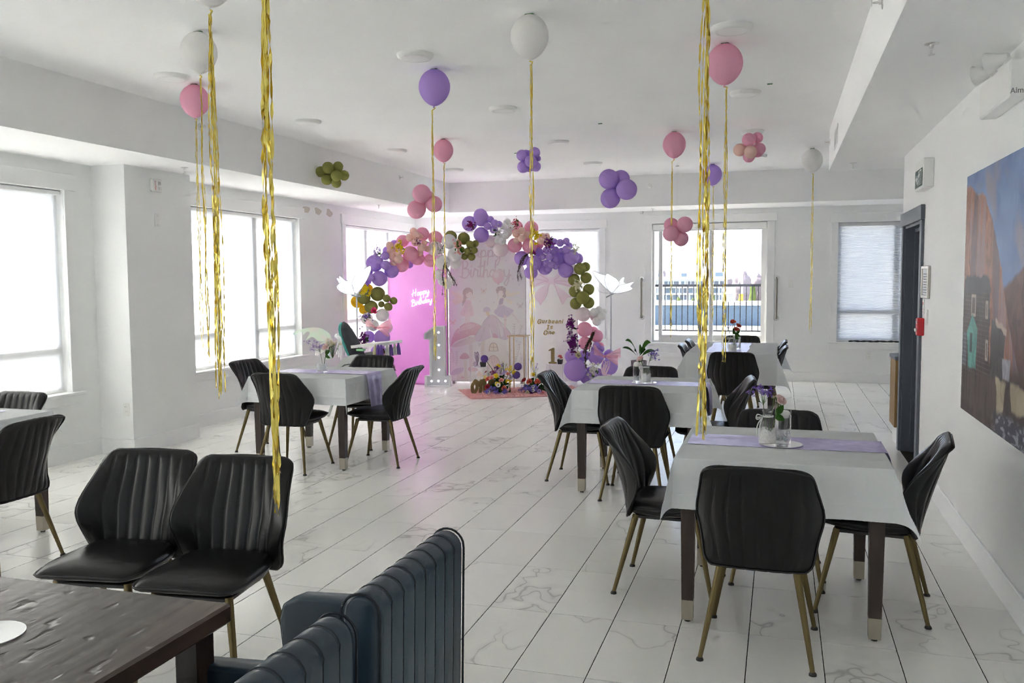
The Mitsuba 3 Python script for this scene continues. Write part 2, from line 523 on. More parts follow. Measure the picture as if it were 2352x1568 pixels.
def leaf(x0, x1, y):
    k = child('door_1', 'sliding_panel')
    zb, zt = z0 + 0.03, z1 - 0.05
    put(k, shape(cat(box(x0, x0 + fw, y, y + 0.04, zb, zt), box(x1 - fw, x1, y, y + 0.04, zb, zt), box(x0, x1, y, y + 0.04, zb, zb + 0.085), box(x0, x1, y, y + 0.04, zt - 0.06, zt)), 'm_frame_grey'))
    Y = y + 0.02
    put(k + '__pane', shape(TM([(x0 + fw, Y, zb + 0.085), (x1 - fw, Y, zb + 0.085), (x1 - fw, Y, zt - 0.06), (x0 + fw, Y, zt - 0.06)], [(0, 1, 2), (0, 2, 3)]), 'm_pane'))
    return k


l1 = leaf(a0 + 0.10, -1.0, YB + 0.075)
put(l1 + '__handle', shape(cat(rbox(-1.045, -1.02, YB + 0.05, YB + 0.075, 1.32, 1.56, 0.004)), 'm_white_plastic'))
leaf(-1.07, a1 - 0.03, YB + 0.135)
kk = thing('shade_cassette', 'white shade cassette rolled up above the sliding glass door', 'window shade')
part(kk, 'cassette', rbox(a0 + 0.01, a1 - 0.01, YB - 0.0, YB + 0.065, z1 - 0.10, z1 - 0.008, 0.01), 'm_trim')
part(kk, 'bottom_bar', rbox(a0 + 0.02, a1 - 0.02, YB + 0.02, YB + 0.045, z1 - 0.118, z1 - 0.10, 0.004), 'm_white_plastic')

# ---------------------------------------------------------------- dark door in the right wall
tag('door_2', 'dark grey door and casing in the right wall', None, None, 'structure')
a0, a1, _, z1 = DR
part('door_2', 'casing', cat(rbox(XR - 0.022, XR, a0 - 0.10, a0, 0, z1, 0.003), rbox(XR - 0.022, XR, a1, a1 + 0.09, 0, z1, 0.003)), 'm_dark_grey')
part('door_2', 'header', rbox(XR - 0.032, XR, a0 - 0.12, a1 + 0.11, z1, z1 + 0.115, 0.003), 'm_dark_grey')
part('door_2', 'jamb', cat(box(XR, XR + WT, a0, a0 + 0.02, 0, z1), box(XR, XR + WT, a1 - 0.02, a1, 0, z1), box(XR, XR + WT, a0, a1, z1 - 0.02, z1)), 'm_dark_grey')
part('door_2', 'stop', cat(box(XR + 0.075, XR + 0.115, a0 + 0.02, a0 + 0.045, 0, z1), box(XR + 0.075, XR + 0.115, a1 - 0.045, a1 - 0.02, 0, z1), box(XR + 0.075, XR + 0.115, a0, a1, z1 - 0.05, z1 - 0.02)), 'm_dark_grey')
part('door_2', 'panel', box(XR + 0.118, XR + 0.16, a0 + 0.02, a1 - 0.02, 0.005, z1 - 0.02), 'm_door_dark')
part('door_2', 'handle', cat(cyl((XR + 0.118, a0 + 0.09, 1.0), (XR + 0.06, a0 + 0.09, 1.0), 0.012), rbox(XR + 0.05, XR + 0.065, a0 + 0.08, a0 + 0.2, 0.988, 1.012, 0.004)), 'm_brushed')
# ---------------------------------------------------------------- furniture materials
def leather(c, s=160.0, k=0.25):
    def fn(p, n, uv):
        v = noise(p.x * 6, p.y * 6, p.z * 6)
        return mi.Color3f(c) * (1 - k / 2 + k * v)
    return fn


def leather_bump(p, n, uv):
    return fbm(p.x * 170, p.y * 170, p.z * 170, 2) * 0.0006


mat('m_leather', pr(proc(leather((0.0055, 0.0055, 0.006))), 0.29, spec=0.34, two=False))
mat('m_piping', pr((0.010, 0.010, 0.011), 0.35, two=False))
mat('m_leather_teal', {'type': 'bumpmap', 'arbitrary': proc(leather_bump, 0.002), 'scale': 1.0, 'bsdf': pr(proc(leather((0.020, 0.038, 0.055), k=0.5)), 0.33, spec=0.55, two=False)})
mat('m_seam', pr((0.006, 0.010, 0.015), 0.6, two=False))
mat('m_bronze', pr((0.155, 0.118, 0.05), 0.34, metallic=0.8, two=False))
mat('m_glide', pr((0.02, 0.02, 0.02), 0.4, two=False))
mat('m_steel_cap', pr((0.44, 0.40, 0.33), 0.33, metallic=0.9, two=False))


def wood_dark(p, n, uv):
    g = fbm(p.x * 40 + 3 * noise(p.z * 3), p.y * 40, p.z * 2.2, 3)
    return mix((0.016, 0.010, 0.007), (0.050, 0.031, 0.022), g)


mat('m_wood_leg', pr(proc(wood_dark), 0.42, two=False))


def plank(p, n, uv):
    w = noise(p.x * 6, p.y * 1.5, 2.0) * 0.6
    g = fbm(p.x * 55 + w * 4, p.y * 3.0, 1.0, 4)
    q = fbm(p.x * 9 + w, p.y * 1.1, 5.0, 2)
    red = smoothstep(0.45, 0.8, q)
    return mix((0.020, 0.014, 0.011), (0.075, 0.052, 0.040), g) * (0.75 + 0.5 * q) + mi.Color3f(0.010, 0.003, 0.002) * red


def plank_h(p, n, uv):
    w = noise(p.x * 6, p.y * 1.5, 2.0) * 0.6
    g = fbm(p.x * 38 + w * 4, p.y * 2.6, 1.0, 3)
    d = smoothstep(0.80, 0.95, noise(p.x * 45, p.y * 22, 4.0)) * smoothstep(0.5, 0.75, noise(p.x * 4, p.y * 3, 8.0))
    return g * 0.0012 - d * 0.003


mat('m_plank', {'type': 'bumpmap', 'arbitrary': proc(plank_h, 0.003), 'scale': 1.0, 'bsdf': pr(proc(plank), 0.28, spec=0.7, two=False)})


def pchip(xs, ys, q):
    from scipy.interpolate import PchipInterpolator
    return PchipInterpolator(xs, ys)(q)


def fix(m):
    """outward normals for a closed mesh"""
    m = TM(m.vertices, m.faces)
    m.merge_vertices()
    trimesh.repair.fix_normals(m, multibody=True)
    return m


def pad(outline, ztop, zbot, rim=0.2, rings=(0.0, 0.35, 0.65, 0.82, 0.9, 0.95, 0.985, 1.0), crown=0.0):
    """cushion: a rounded slab over a closed outline (n, 2); ztop, zbot functions of (x, y)"""
    o = np.asarray(outline, float)
    c = o.mean(0)
    n = len(o)
    rows = []
    rr = [s for s in rings if s > 0]
    def row(s, top):
        q = c + (o - c) * s
        zt, zb = ztop(q[:, 0], q[:, 1]), zbot(q[:, 0], q[:, 1])
        zm = (zt + zb) / 2
        e = max(0.0, (s - (1 - rim)) / rim)
        h = math.sqrt(max(0.0, 1 - e * e))
        z = zm + ((zt - zm) * h + crown * (1 - s * s) if top else (zb - zm) * h)
        return np.column_stack([q, z])
    for s in rr:
        rows.append(row(s, True))
    for s in rr[::-1][1:]:
        rows.append(row(s, False))
    P = np.array(rows)                      # (nr, n, 3)
    m = grid(P.transpose(1, 0, 2), wrap_u=True)
    nr = len(rows)
    tc, bc = row(1e-6, True).mean(0), row(1e-6, False).mean(0)
    v = np.vstack([m.vertices, [tc, bc]])
    i = np.arange(n)
    j = (i + 1) % n
    f = np.vstack([m.faces, np.stack([i * nr, i * 0 + n * nr, j * nr], 1), np.stack([i * nr + nr - 1, j * nr + nr - 1, i * 0 + n * nr + 1], 1)])
    return fix(TM(v, f))


def round_poly(pts, r, n=72):
    p = Polygon(pts).buffer(-r).buffer(r, quad_segs=10)
    L = p.exterior
    return np.array([L.interpolate(t, normalized=True).coords[0] for t in np.arange(n) / n])


# ---------------------------------------------------------------- the black channel-back dining chair
def chair_back():
    nc, per = 8, 8
    us, gi, go = [], [], []
    for c in range(nc):
        for k in range(per):
            t = k / per
            us.append(-1 + 2 * (c + t) / nc)
            b = math.sin(PI * t) ** 0.45 if 0 < t < 1 else 0
            gi.append(0.0075 * b - 0.003)
            go.append(0.009 * b - 0.004)
    us.append(1.0); gi.append(0.0); go.append(0.0)
    gi[0] = go[0] = 0.0
    us, gi, go = map(np.array, (us, gi, go))
    zs = np.concatenate([[0.395, 0.40, 0.41, 0.425], np.linspace(0.45, 0.785, 20), [0.797, 0.806, 0.813, 0.818, 0.821]])
    zk = [0.395, 0.41, 0.43, 0.47, 0.52, 0.57, 0.60, 0.63, 0.68, 0.74, 0.785, 0.806, 0.816, 0.821]
    w = pchip(zk, [0.185, 0.204, 0.214, 0.222, 0.233, 0.247, 0.252, 0.250, 0.239, 0.224, 0.214, 0.205, 0.190, 0.170], zs)
    c = pchip(zk, [0.018, 0.026, 0.036, 0.064, 0.098, 0.122, 0.127, 0.121, 0.098, 0.058, 0.026, 0.012, 0.004, 0.0], zs)
    yb = -0.200 - 0.125 * ((zs - 0.395) / 0.43) ** 1.1
    U, Z = np.meshgrid(us, zs, indexing='ij')
    A = np.abs(U)
    X = U * w
    Yo = yb + c * A ** 2.7
    Zz = Z + 0.010 * (1 - U ** 2) * np.clip((Z - 0.75) / 0.07, 0, 1) - 0.012 * A ** 3 * np.clip((0.45 - Z) / 0.05, 0, 1) * 0
    O = np.stack([X, Yo, Zz], -1)
    du = np.gradient(O, axis=0)
    dv = np.gradient(O, axis=1)
    N = np.cross(dv, du)
    N /= np.linalg.norm(N, axis=-1, keepdims=True) + 1e-12
    N *= np.sign((N * np.array([0, 1, 0.0])).sum(-1).mean())
    edge = (1 - A ** 8) * np.clip((0.822 - Z) / 0.03, 0, 1) ** 0.5 * np.clip((Z - 0.39) / 0.03, 0, 1) ** 0.5
    fade = edge * np.clip((0.815 - Z) / 0.03, 0, 1)
    th = 0.014 + 0.022 * edge
    I = O + N * (th + gi[:, None] * fade)[..., None]
    O2 = O - N * ((go[:, None] * fade))[..., None]
    # a short dart at the top middle of the outer side
    nu, nv = U.shape
    a, b = grid(O2), grid(I)
    ring = [(i, 0) for i in range(nu)] + [(nu - 1, j) for j in range(1, nv)] + [(i, nv - 1) for i in range(nu - 2, -1, -1)] + [(0, j) for j in range(nv - 2, 0, -1)]
    R = len(ring)
    po = np.array([O2[r] for r in ring])
    pi_ = np.array([I[r] for r in ring])
    nr = np.array([N[r] for r in ring])
    out = (po + pi_) / 2 - np.array([0, -0.25, 0.6])
    mid = (po + pi_) / 2
    tang = np.roll(mid, -1, 0) - np.roll(mid, 1, 0)
    side = np.cross(tang, nr)
    side /= np.linalg.norm(side, axis=1, keepdims=True) + 1e-12
    cen = mid.mean(0)
    side *= np.sign((side * (mid - cen)).sum(1, keepdims=True))
    mid = mid + side * 0.006
    P = np.stack([po, mid, pi_], 1)
    rim = grid(P, wrap_u=True)
    m = cat(a, b, rim)
    m = fix(m)
    pip = tube(np.vstack([pi_[R - (nv - 2):][::-1][::-1], pi_[:0]]) if False else po + side * 0.004 - nr * 0.001, 0.0042, 6, closed=True)
    return m, pip


def chair_seat():
    o = round_poly([(-0.175, -0.185), (0.175, -0.185), (0.205, -0.05), (0.218, 0.15), (0.190, 0.246), (-0.190, 0.246), (-0.218, 0.15), (-0.205, -0.05)], 0.035, 72)
    zt = lambda x, y: 0.476 - 0.016 * np.clip((y - 0.05) / 0.21, 0, 1) ** 2 - 0.010 * (x / 0.22) ** 2
    zb = lambda x, y: 0.394 + 0.030 * np.clip((y - 0.0) / 0.26, 0, 1)
    m = pad(o, zt, zb, rim=0.22, crown=0.012)
    oo = round_poly([(-0.175, -0.185), (0.175, -0.185), (0.205, -0.05), (0.218, 0.15), (0.190, 0.246), (-0.190, 0.246), (-0.218, 0.15), (-0.205, -0.05)], 0.035, 60)
    z = (zt(oo[:, 0], oo[:, 1]) + zb(oo[:, 0], oo[:, 1])) / 2
    return m, tube(np.column_stack([oo * 1.004, z + 0.004]), 0.0045, 6, closed=True)


_cb, _cp = chair_back()
_cs, _csp = chair_seat()
CH = {'seat': shape(_cs, 'm_leather', 50), 'backrest': shape(_cb, 'm_leather', 60), 'back_piping': shape(_cp, 'm_piping', True), 'seat_piping': shape(_csp, 'm_piping', True),
      'plate': shape(rbox(-0.16, 0.16, -0.15, 0.17, 0.378, 0.396, 0.004), 'm_glide')}
CHL, CHF = [], []
for sx in (-1, 1):
    for sy in (-1, 1):
        a, b = np.array([sx * 0.150, sy * 0.150 + 0.005, 0.394]), np.array([sx * 0.2215, sy * 0.243, 0.008])
        CHL.append(shape(cyl(a, b, 0.0165, 0.0095, 14), 'm_bronze', 40))
        CHF.append(shape(cat(cyl(b - [0, 0, 0.008], b - [0, 0, 0.002], 0.0155, 0.0155, 14), cyl(b - [0, 0, 0.002], b + [0, 0, 0.006], 0.0155, 0.010, 14)), 'm_glide', 40))


def chair(x, y, deg, label, group):
    k = thing('dining_chair', label, 'chair', group)
    M = T().translate([x, y, 0]).rotate([0, 0, 1], deg)
    put(k + '__seat', CH['seat'], M)
    put(k + '__seat__piping', CH['seat_piping'], M)
    put(k + '__backrest', CH['backrest'], M)
    put(k + '__backrest__piping', CH['back_piping'], M)
    put(k + '__mounting_plate', CH['plate'], M)
    for l, f in zip(CHL, CHF):
        kk = child(k, 'leg')
        put(kk, l, M)
        put(kk + '__glide', f, M)
    return k


G_A, G_B, G_C, G_D, G_E = ['chairs around the ' + s for s in ('front right table', 'middle table', 'long table by the sliding door', 'left table', 'table at the left edge')]
chair(-0.065, 3.835, -2.7, 'black dining chair in the right foreground, its back squarely to the camera', G_A)
chair(-0.525, 4.476, -93, 'black leather dining chair in profile on the left side of the front right table', G_A)
chair(0.445, 4.47, 82.5, 'black leather dining chair between the front right table and the right wall', G_A)
chair(0.0, 4.80, 180, 'black dining chair on the far side of the front right table, behind the vases', G_A)
chair(-1.48, 6.77, -91, 'black dining chair on the left side of the middle table', G_B)
chair(-0.985, 6.30, 0, 'black dining chair at the near side of the middle table, back to the camera', G_B)
chair(-0.50, 6.72, 96, 'black leather dining chair on the right side of the middle table', G_B)
chair(-1.03, 7.08, 180, 'black dining chair on the far side of the middle table, before the potted plant', G_B)
chair(-0.45, 9.28, 0, 'black dining chair at the near end of the long table, back to the camera', G_C)
chair(-0.46, 11.24, 180, 'black leather dining chair at the far end of the long table, against the glass door', G_C)
chair(-0.75, 9.98, -90, 'nearer black dining chair on the left side of the long table', G_C)
chair(-0.75, 10.75, -90, 'farther black dining chair on the left side of the long table', G_C)
chair(-0.24, 9.92, 90, 'nearer black dining chair on the right side of the long table', G_C)
chair(-0.24, 10.8, 90, 'farther black dining chair on the right side of the long table', G_C)
chair(-3.29, 6.89, 91, 'black dining chair on the right of the left table, by the hanging runner', G_D)
chair(-3.89, 6.46, 1.2, 'black dining chair at the near side of the left table, behind a gold streamer', G_D)
chair(-4.52, 7.12, -96, 'black leather dining chair on the left side of the left table, under the window', G_D)
chair(-3.83, 7.56, 180, 'black dining chair on the far side of the left table, before the high chair', G_D)
chair(-4.93, 4.40, 180, 'black dining chair behind the table at the left edge, under the window', G_E)
chair(-4.19, 3.78, 91, 'black dining chair at the left edge, its back to the camera, by the cropped table', G_E)
chair(-2.61, 2.915, 189, 'left one of two black dining chairs side by side behind the bare wooden table', 'chairs behind the bare wooden table')
chair(-2.13, 2.90, 187, 'right one of two black dining chairs side by side behind the bare wooden table', 'chairs behind the bare wooden table')


# ---------------------------------------------------------------- clothed tables
def ctable(cx, cy, w, l, H, label, group='tables under white cloths'):
    k = thing('dining_table', label, 'table', group)
    hx, hy = w / 2 - 0.015, l / 2 - 0.015
    part(k, 'tabletop', rbox(cx - hx, cx + hx, cy - hy, cy + hy, H - 0.035, H - 0.004, 0.004), 'm_wood_leg')
    part(k, 'apron', cat(*[box(cx + s * (hx - 0.06) - 0.01, cx + s * (hx - 0.06) + 0.01, cy - hy + 0.05, cy + hy - 0.05, H - 0.115, H - 0.035) for s in (-1, 1)],
                         *[box(cx - hx + 0.05, cx + hx - 0.05, cy + s * (hy - 0.06) - 0.01, cy + s * (hy - 0.06) + 0.01, H - 0.115, H - 0.035) for s in (-1, 1)]), 'm_wood_leg')
    for sx in (-1, 1):
        for sy in (-1, 1):
            x, y = cx + sx * (hx - 0.04), cy + sy * (hy - 0.04)
            def taper(z0, z1, a0, a1):
                pts = [(x - sx * (0.032 - a) * 0 + q * a, y + r * a, z) for z, a in ((z0, a0), (z1, a1)) for q in (-1, 1) for r in (-1, 1)]
                return trimesh.convex.convex_hull(np.array(pts))
            kk = part(k, 'leg', taper(0.105, H - 0.036, 0.0262, 0.034), 'm_wood_leg')
            put(kk + '__metal_cap', shape(taper(0.012, 0.105, 0.0255, 0.0268), 'm_steel_cap'))
            put(kk + '__glide', shape(cyl((x, y, 0), (x, y, 0.013), 0.014), 'm_glide'))
    return k


def cloth_fn(seed):
    def fn(p, n, uv):
        return mi.Color3f(0.86, 0.885, 0.90) * (0.97 + 0.05 * noise(p.x * 9, p.y * 9, p.z * 9 + seed))
    return fn


mat('m_cloth', {'type': 'principledthin', 'base_color': proc(cloth_fn(1.0)), 'roughness': 0.30, 'diff_trans': 0.25, 'spec_trans': 0.0, 'eta': 1.4})


def cloth(cx, cy, w, l, H, over, label, seed=0, corner=0.36, crease=0.16, wild=1.0):
    """a square thin cloth: flat on the table, hanging at the sides, fins at the corners"""
    hx, hy = w / 2, l / 2
    def axis(h):
        a = list(np.linspace(0, h - 0.012, int(h * 110))) + [h - 0.004, h] + list(h + np.array([0.004, 0.012]) ) + list(h + over * np.linspace(0.12, 1, 26))
        a = np.array(a)
        return np.concatenate([-a[::-1][:-1], a])
    A, B = np.meshgrid(axis(hx), axis(hy), indexing='ij')
    p, q = np.maximum(np.abs(A) - hx, 0), np.maximum(np.abs(B) - hy, 0)
    sx, sy = np.sign(A), np.sign(B)
    r = np.hypot(p, q)
    th = np.arctan2(q, p)
    t = th / (PI / 2)
    bul = np.sin(PI * t) ** 0.9
    # direction in which the cloth hangs off the edge
    s3 = np.array([[cx * 3.1 + seed, cy * 1.7, 0.3]])
    pts = np.stack([A * 2.6 + seed, B * 2.6, A * 0 + 0.5], -1)
    nz = meshkit.fbm(pts, 3, seed) - 0.5
    nz2 = meshkit.noise(np.stack([A * 7.0, B * 7.0 + seed, A * 0], -1), seed + 3) - 0.5
    flare = 0.03 + 0.08 * nz * wild
    outx = sx * (np.cos(th) * flare * (p > 0) + bul * corner * 0.7)
    outy = sy * (np.sin(th) * flare * (q > 0) + bul * corner * 0.7)
    # the fin leans over to one side
    lean = 0.10 * np.sin(seed * 1.7 + sx * 1.1 + sy * 2.3) * wild
    outx = outx + bul * sx * lean
    outy = outy - bul * sy * lean
    n = np.sqrt(outx ** 2 + outy ** 2 + 1)
    X = np.clip(A, -hx, hx) + r * outx / n
    Y = np.clip(B, -hy, hy) + r * outy / n
    Z = H - r / n + 0.004
    rf = np.clip(r / 0.05, 0, 1)
    X = X + sx * (0.004 * rf + nz2 * 0.016 * rf * (p > 0) * wild)
    Y = Y + sy * (0.004 * rf + nz2 * 0.016 * rf * (q > 0) * wild)
    # packing creases: sharp low ridges on a square net, and a little lift on the top
    rid = np.zeros_like(A)
    for a_ in (A, B):
        d = np.abs((a_ / crease + 0.37) % 1.0 - 0.5) * crease
        rid = np.maximum(rid, np.exp(-(d / 0.007) ** 2))
    top = (r == 0)
    sd = (rid * 0.0035 + 0.006 * nz) * rf
    X = X + sx * sd * (p > 0)
    Y = Y + sy * sd * (q > 0)
    Z = Z + top * (0.0012 + 0.0035 * rid * (0.4 + nz) + 0.002 * np.abs(nz))
    m = grid(np.stack([X + cx, Y + cy, Z], -1))
    k = numbered('tablecloth')
    put(k, shape(m, 'm_cloth', True))
    return tag(k, label, 'tablecloth', 'thin white tablecloths')


def satin(p, n, uv):
    v = noise(p.x * 30, p.y * 30, p.z * 30)
    return mix((0.36, 0.31, 0.56), (0.46, 0.40, 0.66), v)


mat('m_satin', pr(proc(satin), 0.36, spec=0.6, sheen=0.6, sheen_tint=0.5))


def runner(c, half, H, along, w, hang0, hang1, label, seed=0, twist=0.0):
    """satin strip through c along 'x' or 'y'; half: half the table in that direction; hang: how far it hangs at each end (0 = stops short)"""
    s = []
    def end(h, sg):
        if h <= 0:
            return [(sg * half * f, 0.0, 0.0) for f in (0.95,)]
        o = [(sg * (half + 0.012), 0.0, 0.003)]
        for t in np.linspace(0.1, 1, 12):
            o.append((sg * (half + 0.012), h * t, sg * 1.0))
        return o
    left = end(hang0, -1)[::-1]
    right = end(hang1, 1)
    mid = [(x, 0.0, 0.0) for x in np.linspace(-half * 0.94, half * 0.94, 40)]
    st = left + mid + right
    nw = 15
    P = np.zeros((len(st), nw, 3))
    for i, (a, dz, sg) in enumerate(st):
        for j in range(nw):
            b = (j / (nw - 1) - 0.5) * w
            nn = float(meshkit.fbm(np.array([a * 4 + seed * 7, b * 11 + dz * 2, 0.2]), 3, seed))
            lift = 0.0075 + 0.012 * max(0.0, nn - 0.45)
            bb = b * (1 + 0.03 * math.sin(a * 9 + seed))
            if dz > 0:
                pl = 0.018 * math.sin(b / w * 14 + seed) * min(1, dz / 0.1)
                bb = bb * (1 - 0.35 * twist * dz / 0.25) + twist * 0.08 * dz
                q = (a + math.copysign(0.012 + 0.05 * dz + pl * 0.3, a) * min(1, dz / 0.03), bb, H + 0.004 - dz)
            else:
                q = (a, bb, H + lift)
            P[i, j] = (c[0] + q[0], c[1] + q[1], q[2]) if along == 'x' else (c[0] + q[1], c[1] + q[0], q[2])
    k = numbered('table_runner')
    put(k, shape(grid(P), 'm_satin', True))
    return tag(k, label, 'table runner', 'lavender satin runners')


HT = 0.762
ctable(0.012, 4.415, 0.91, 0.91, HT, 'square dark wood table under a white cloth, front right')
cloth(0.012, 4.415, 0.92, 0.92, HT, 0.225, 'white plastic cloth with packing creases on the front right table', 1)
runner((0.012, 4.46), 0.46, HT, 'x', 0.30, 0.0, 0.24, 'lavender satin runner under the lace bottle and candle glass on the front right table', 1)
ctable(-0.985, 6.70, 0.91, 0.95, HT, 'square dark wood table under a white cloth in the middle of the room')
cloth(-0.985, 6.70, 0.92, 0.96, HT, 0.24, 'white plastic cloth on the middle table, its right corner hanging in a point', 2)
runner((-0.985, 6.76), 0.46, HT, 'x', 0.27, 0.0, 0.22, 'lavender satin runner across the middle table', 2)
ctable(-0.495, 10.42, 0.93, 1.62, HT, 'long dark wood table under a white cloth in front of the sliding door')
cloth(-0.495, 10.42, 0.94, 1.63, HT, 0.33, 'white plastic cloth on the long table, hanging low at its right corner', 3, corner=0.6)
runner((-0.55, 10.42), 0.80, HT, 'y', 0.44, 0.0, 0.0, 'lavender satin runner lengthwise on the long table by the sliding door', 3)
ctable(-3.85, 6.90, 0.90, 0.93, HT, 'square dark wood table under a white cloth on the left, near the pink panel')
cloth(-3.85, 6.90, 0.91, 0.94, HT, 0.215, 'white plastic cloth on the left table, a pointed fold at its near right corner', 4)
runner((-3.85, 6.93), 0.455, HT, 'x', 0.28, 0.0, 0.33, 'lavender satin runner on the left table, hanging down to a chair seat', 4, twist=0.5)
ctable(-4.86, 3.96, 0.92, 0.92, HT, 'dark wood table under a white cloth cropped by the left edge of the photo')
cloth(-4.86, 3.96, 0.93, 0.93, HT, 0.12, 'white plastic cloth on the table at the left edge', 5, corner=0.3)
runner((-4.86, 3.88), 0.465, HT, 'y', 0.40, 0.0, 0.0, 'lavender satin runner on the table at the left edge', 5)

# ---------------------------------------------------------------- bare wooden table, left foreground
k = thing('wooden_table', 'dark distressed wooden table without a cloth in the left foreground', 'table')


def slab_top():
    nx, ny = 5, 9
    w = []
    for a in range(2):
        pass
    m = rbox(-3.2, -1.32, 0.92, 1.872, 0.714, 0.765, 0.007)
    return m


part(k, 'tabletop', slab_top(), 'm_plank')
part(k, 'apron', cat(box(-3.1, -1.42, 1.79, 1.81, 0.66, 0.714), box(-3.1, -1.42, 0.98, 1.0, 0.66, 0.714), box(-1.44, -1.42, 1.0, 1.8, 0.66, 0.714)), 'm_wood_leg')
for x in (-1.385, -3.12):
    for y in (0.985, 1.805):
        part(k, 'leg', rbox(x - 0.034, x + 0.034, y - 0.034, y + 0.034, 0.0, 0.714, 0.004), 'm_wood_leg')


# ---------------------------------------------------------------- dark teal armchairs
def armchair_meshes():
    """faces -x in the scene: here local +y is forward; width 0.64"""
    W = 0.28
    out = {}
    # back: rounded top slab with vertical channels behind
    nch = 8
    us = np.linspace(-W, W, nch * 6 + 1)
    prof = [(-0.000, 0.30), (-0.004, 0.5), (-0.008, 0.70), (-0.010, 0.795)]
    cy0, r = 0.040, 0.050
    for a in np.linspace(PI, 0, 13)[1:-1]:
        prof.append((cy0 + r * math.cos(a), 0.80 + r * math.sin(a)))
    prof += [(0.092, 0.79), (0.098, 0.65), (0.105, 0.5), (0.11, 0.30)]
    prof = np.array(prof)
    P = np.zeros((len(us), len(prof), 3))
    for i, x in enumerate(us):
        t = (x + W) / (2 * W) * nch
        d = abs(t - round(t)) * 2 * W / nch
        g = 0.0042 * math.exp(-(d / 0.006) ** 2)
        e = 0.02 * max(0, (abs(x) - (W - 0.02)) / 0.02) ** 2
        c = np.array([0.045, 0.55])
        for j, (y, z) in enumerate(prof):
            n = np.array([-1, 0.0]) if j < 4 else (np.array([y - cy0, z - 0.80]) / r if j < 15 else np.array([1.0, 0]))
            q = np.array([y, z]) - n * (g + e * 0.5)
            P[i, j] = (x, q[0], q[1])
    m = grid(P)
    ends = []
    for s, i in ((-1, 0), (1, len(us) - 1)):
        ring = P[i]
        cen = ring.mean(0) + [s * 0.006, 0, 0]
        v = np.vstack([ring, [cen]])
        n = len(ring)
        f = [(a, a + 1, n) for a in range(n - 1)] + [(n - 1, 0, n)]
        ends.append(TM(v, f))
    bot = grid(np.stack([P[:, 0], P[:, -1]], 1))
    out['backrest'] = fix(cat(m, ends, bot))
    seams = []
    for c in range(1, nch):
        x = -W + 2 * W * c / nch
        seams.append(tube([(x, y + (-0.0005 if j < 4 else 0) + (0.0042 if j < 4 else 0) - (0), z) for j, (y, z) in enumerate(prof[:15])], 0.0016, 5))
    out['seam'] = seams
    out['side_piping'] = [tube([(s * (W + 0.001), y, z) for y, z in prof], 0.0035, 6) for s in (-1, 1)]
    # arms: rounded slabs, top 0.64, running forward
    arms = []
    for s in (-1, 1):
        a = np.array([(0.10, 0.30), (0.10, 0.64), (0.50, 0.62), (0.555, 0.595), (0.57, 0.54), (0.545, 0.30)])
        pl = Polygon(a).buffer(-0.02).buffer(0.02, quad_segs=6)
        core = extrude(pl.buffer(-0.012), 0.075)
        full = extrude(pl, 0.051)
        full.apply_translation((0, 0, 0.012))
        hull = trimesh.convex.convex_hull(np.vstack([core.vertices, full.vertices]))
        hull = map_axes(hull, ([0, 1, 0], [0, 0, 1], [1, 0, 0]), (s * W - (0.075 if s > 0 else 0), 0, 0))
        arms.append(hull)
    out['arm'] = arms
    o = round_poly([(-0.20, 0.10), (0.20, 0.10), (0.20, 0.56), (-0.20, 0.56)], 0.04, 60)
    out['seat'] = pad(o, lambda x, y: 0.475 + 0 * x, lambda x, y: 0.33 + 0 * x, rim=0.25, crown=0.012)
    out['base'] = rbox(-0.265, 0.265, 0.03, 0.53, 0.20, 0.34, 0.01)
    out['leg'] = [cyl((sx * 0.225, y, 0.21), (sx * 0.24, y + dy, 0.0), 0.022, 0.013, 12) for sx in (-1, 1) for y, dy in ((0.08, -0.02), (0.48, 0.02))]
    return out


AM = armchair_meshes()
AMS = {k: [shape(x, 'm_leather_teal' if k in ('backrest', 'arm', 'seat', 'base') else ('m_bronze' if k == 'leg' else 'm_seam'), 45) for x in (v if isinstance(v, list) else [v])] for k, v in AM.items()}


def armchair(x, y, deg, label):
    k = thing('armchair', label, 'armchair', 'dark teal tub armchairs at the bare wooden table')
    M = T().translate([x, y, 0]).rotate([0, 0, 1], deg)
    put(k + '__backrest', AMS['backrest'][0], M)
    for n in ('seam', 'side_piping'):
        for s in AMS[n]:
            put(child(k + '__backrest', n), s, M)
    for n in ('arm', 'leg'):
        for s in AMS[n]:
            put(child(k, n), s, M)
    put(k + '__seat', AMS['seat'][0], M)
    put(k + '__base', AMS['base'][0], M)


armchair(-0.885, 2.085, 90, 'dark teal leather armchair in the foreground, the farther and fully seen one of two')
armchair(-0.885, 1.405, 90, 'dark teal leather armchair cut off by the bottom edge of the photo')
# ---------------------------------------------------------------- painting on the right wall
def half(s, t, a, b, w=0.012):
    """soft 1 on the left of the line a -> b"""
    nx, ny = -(b[1] - a[1]), (b[0] - a[0])
    l = math.hypot(nx, ny)
    return smoothstep(-w, w, ((s - a[0]) * nx + (t - a[1]) * ny) / l)


def inside(s, t, pts, w=0.008):
    v = mi.Float(1)
    n = len(pts)
    for i in range(n):
        v = v * half(s, t, pts[i], pts[(i + 1) % n], w)
    return v


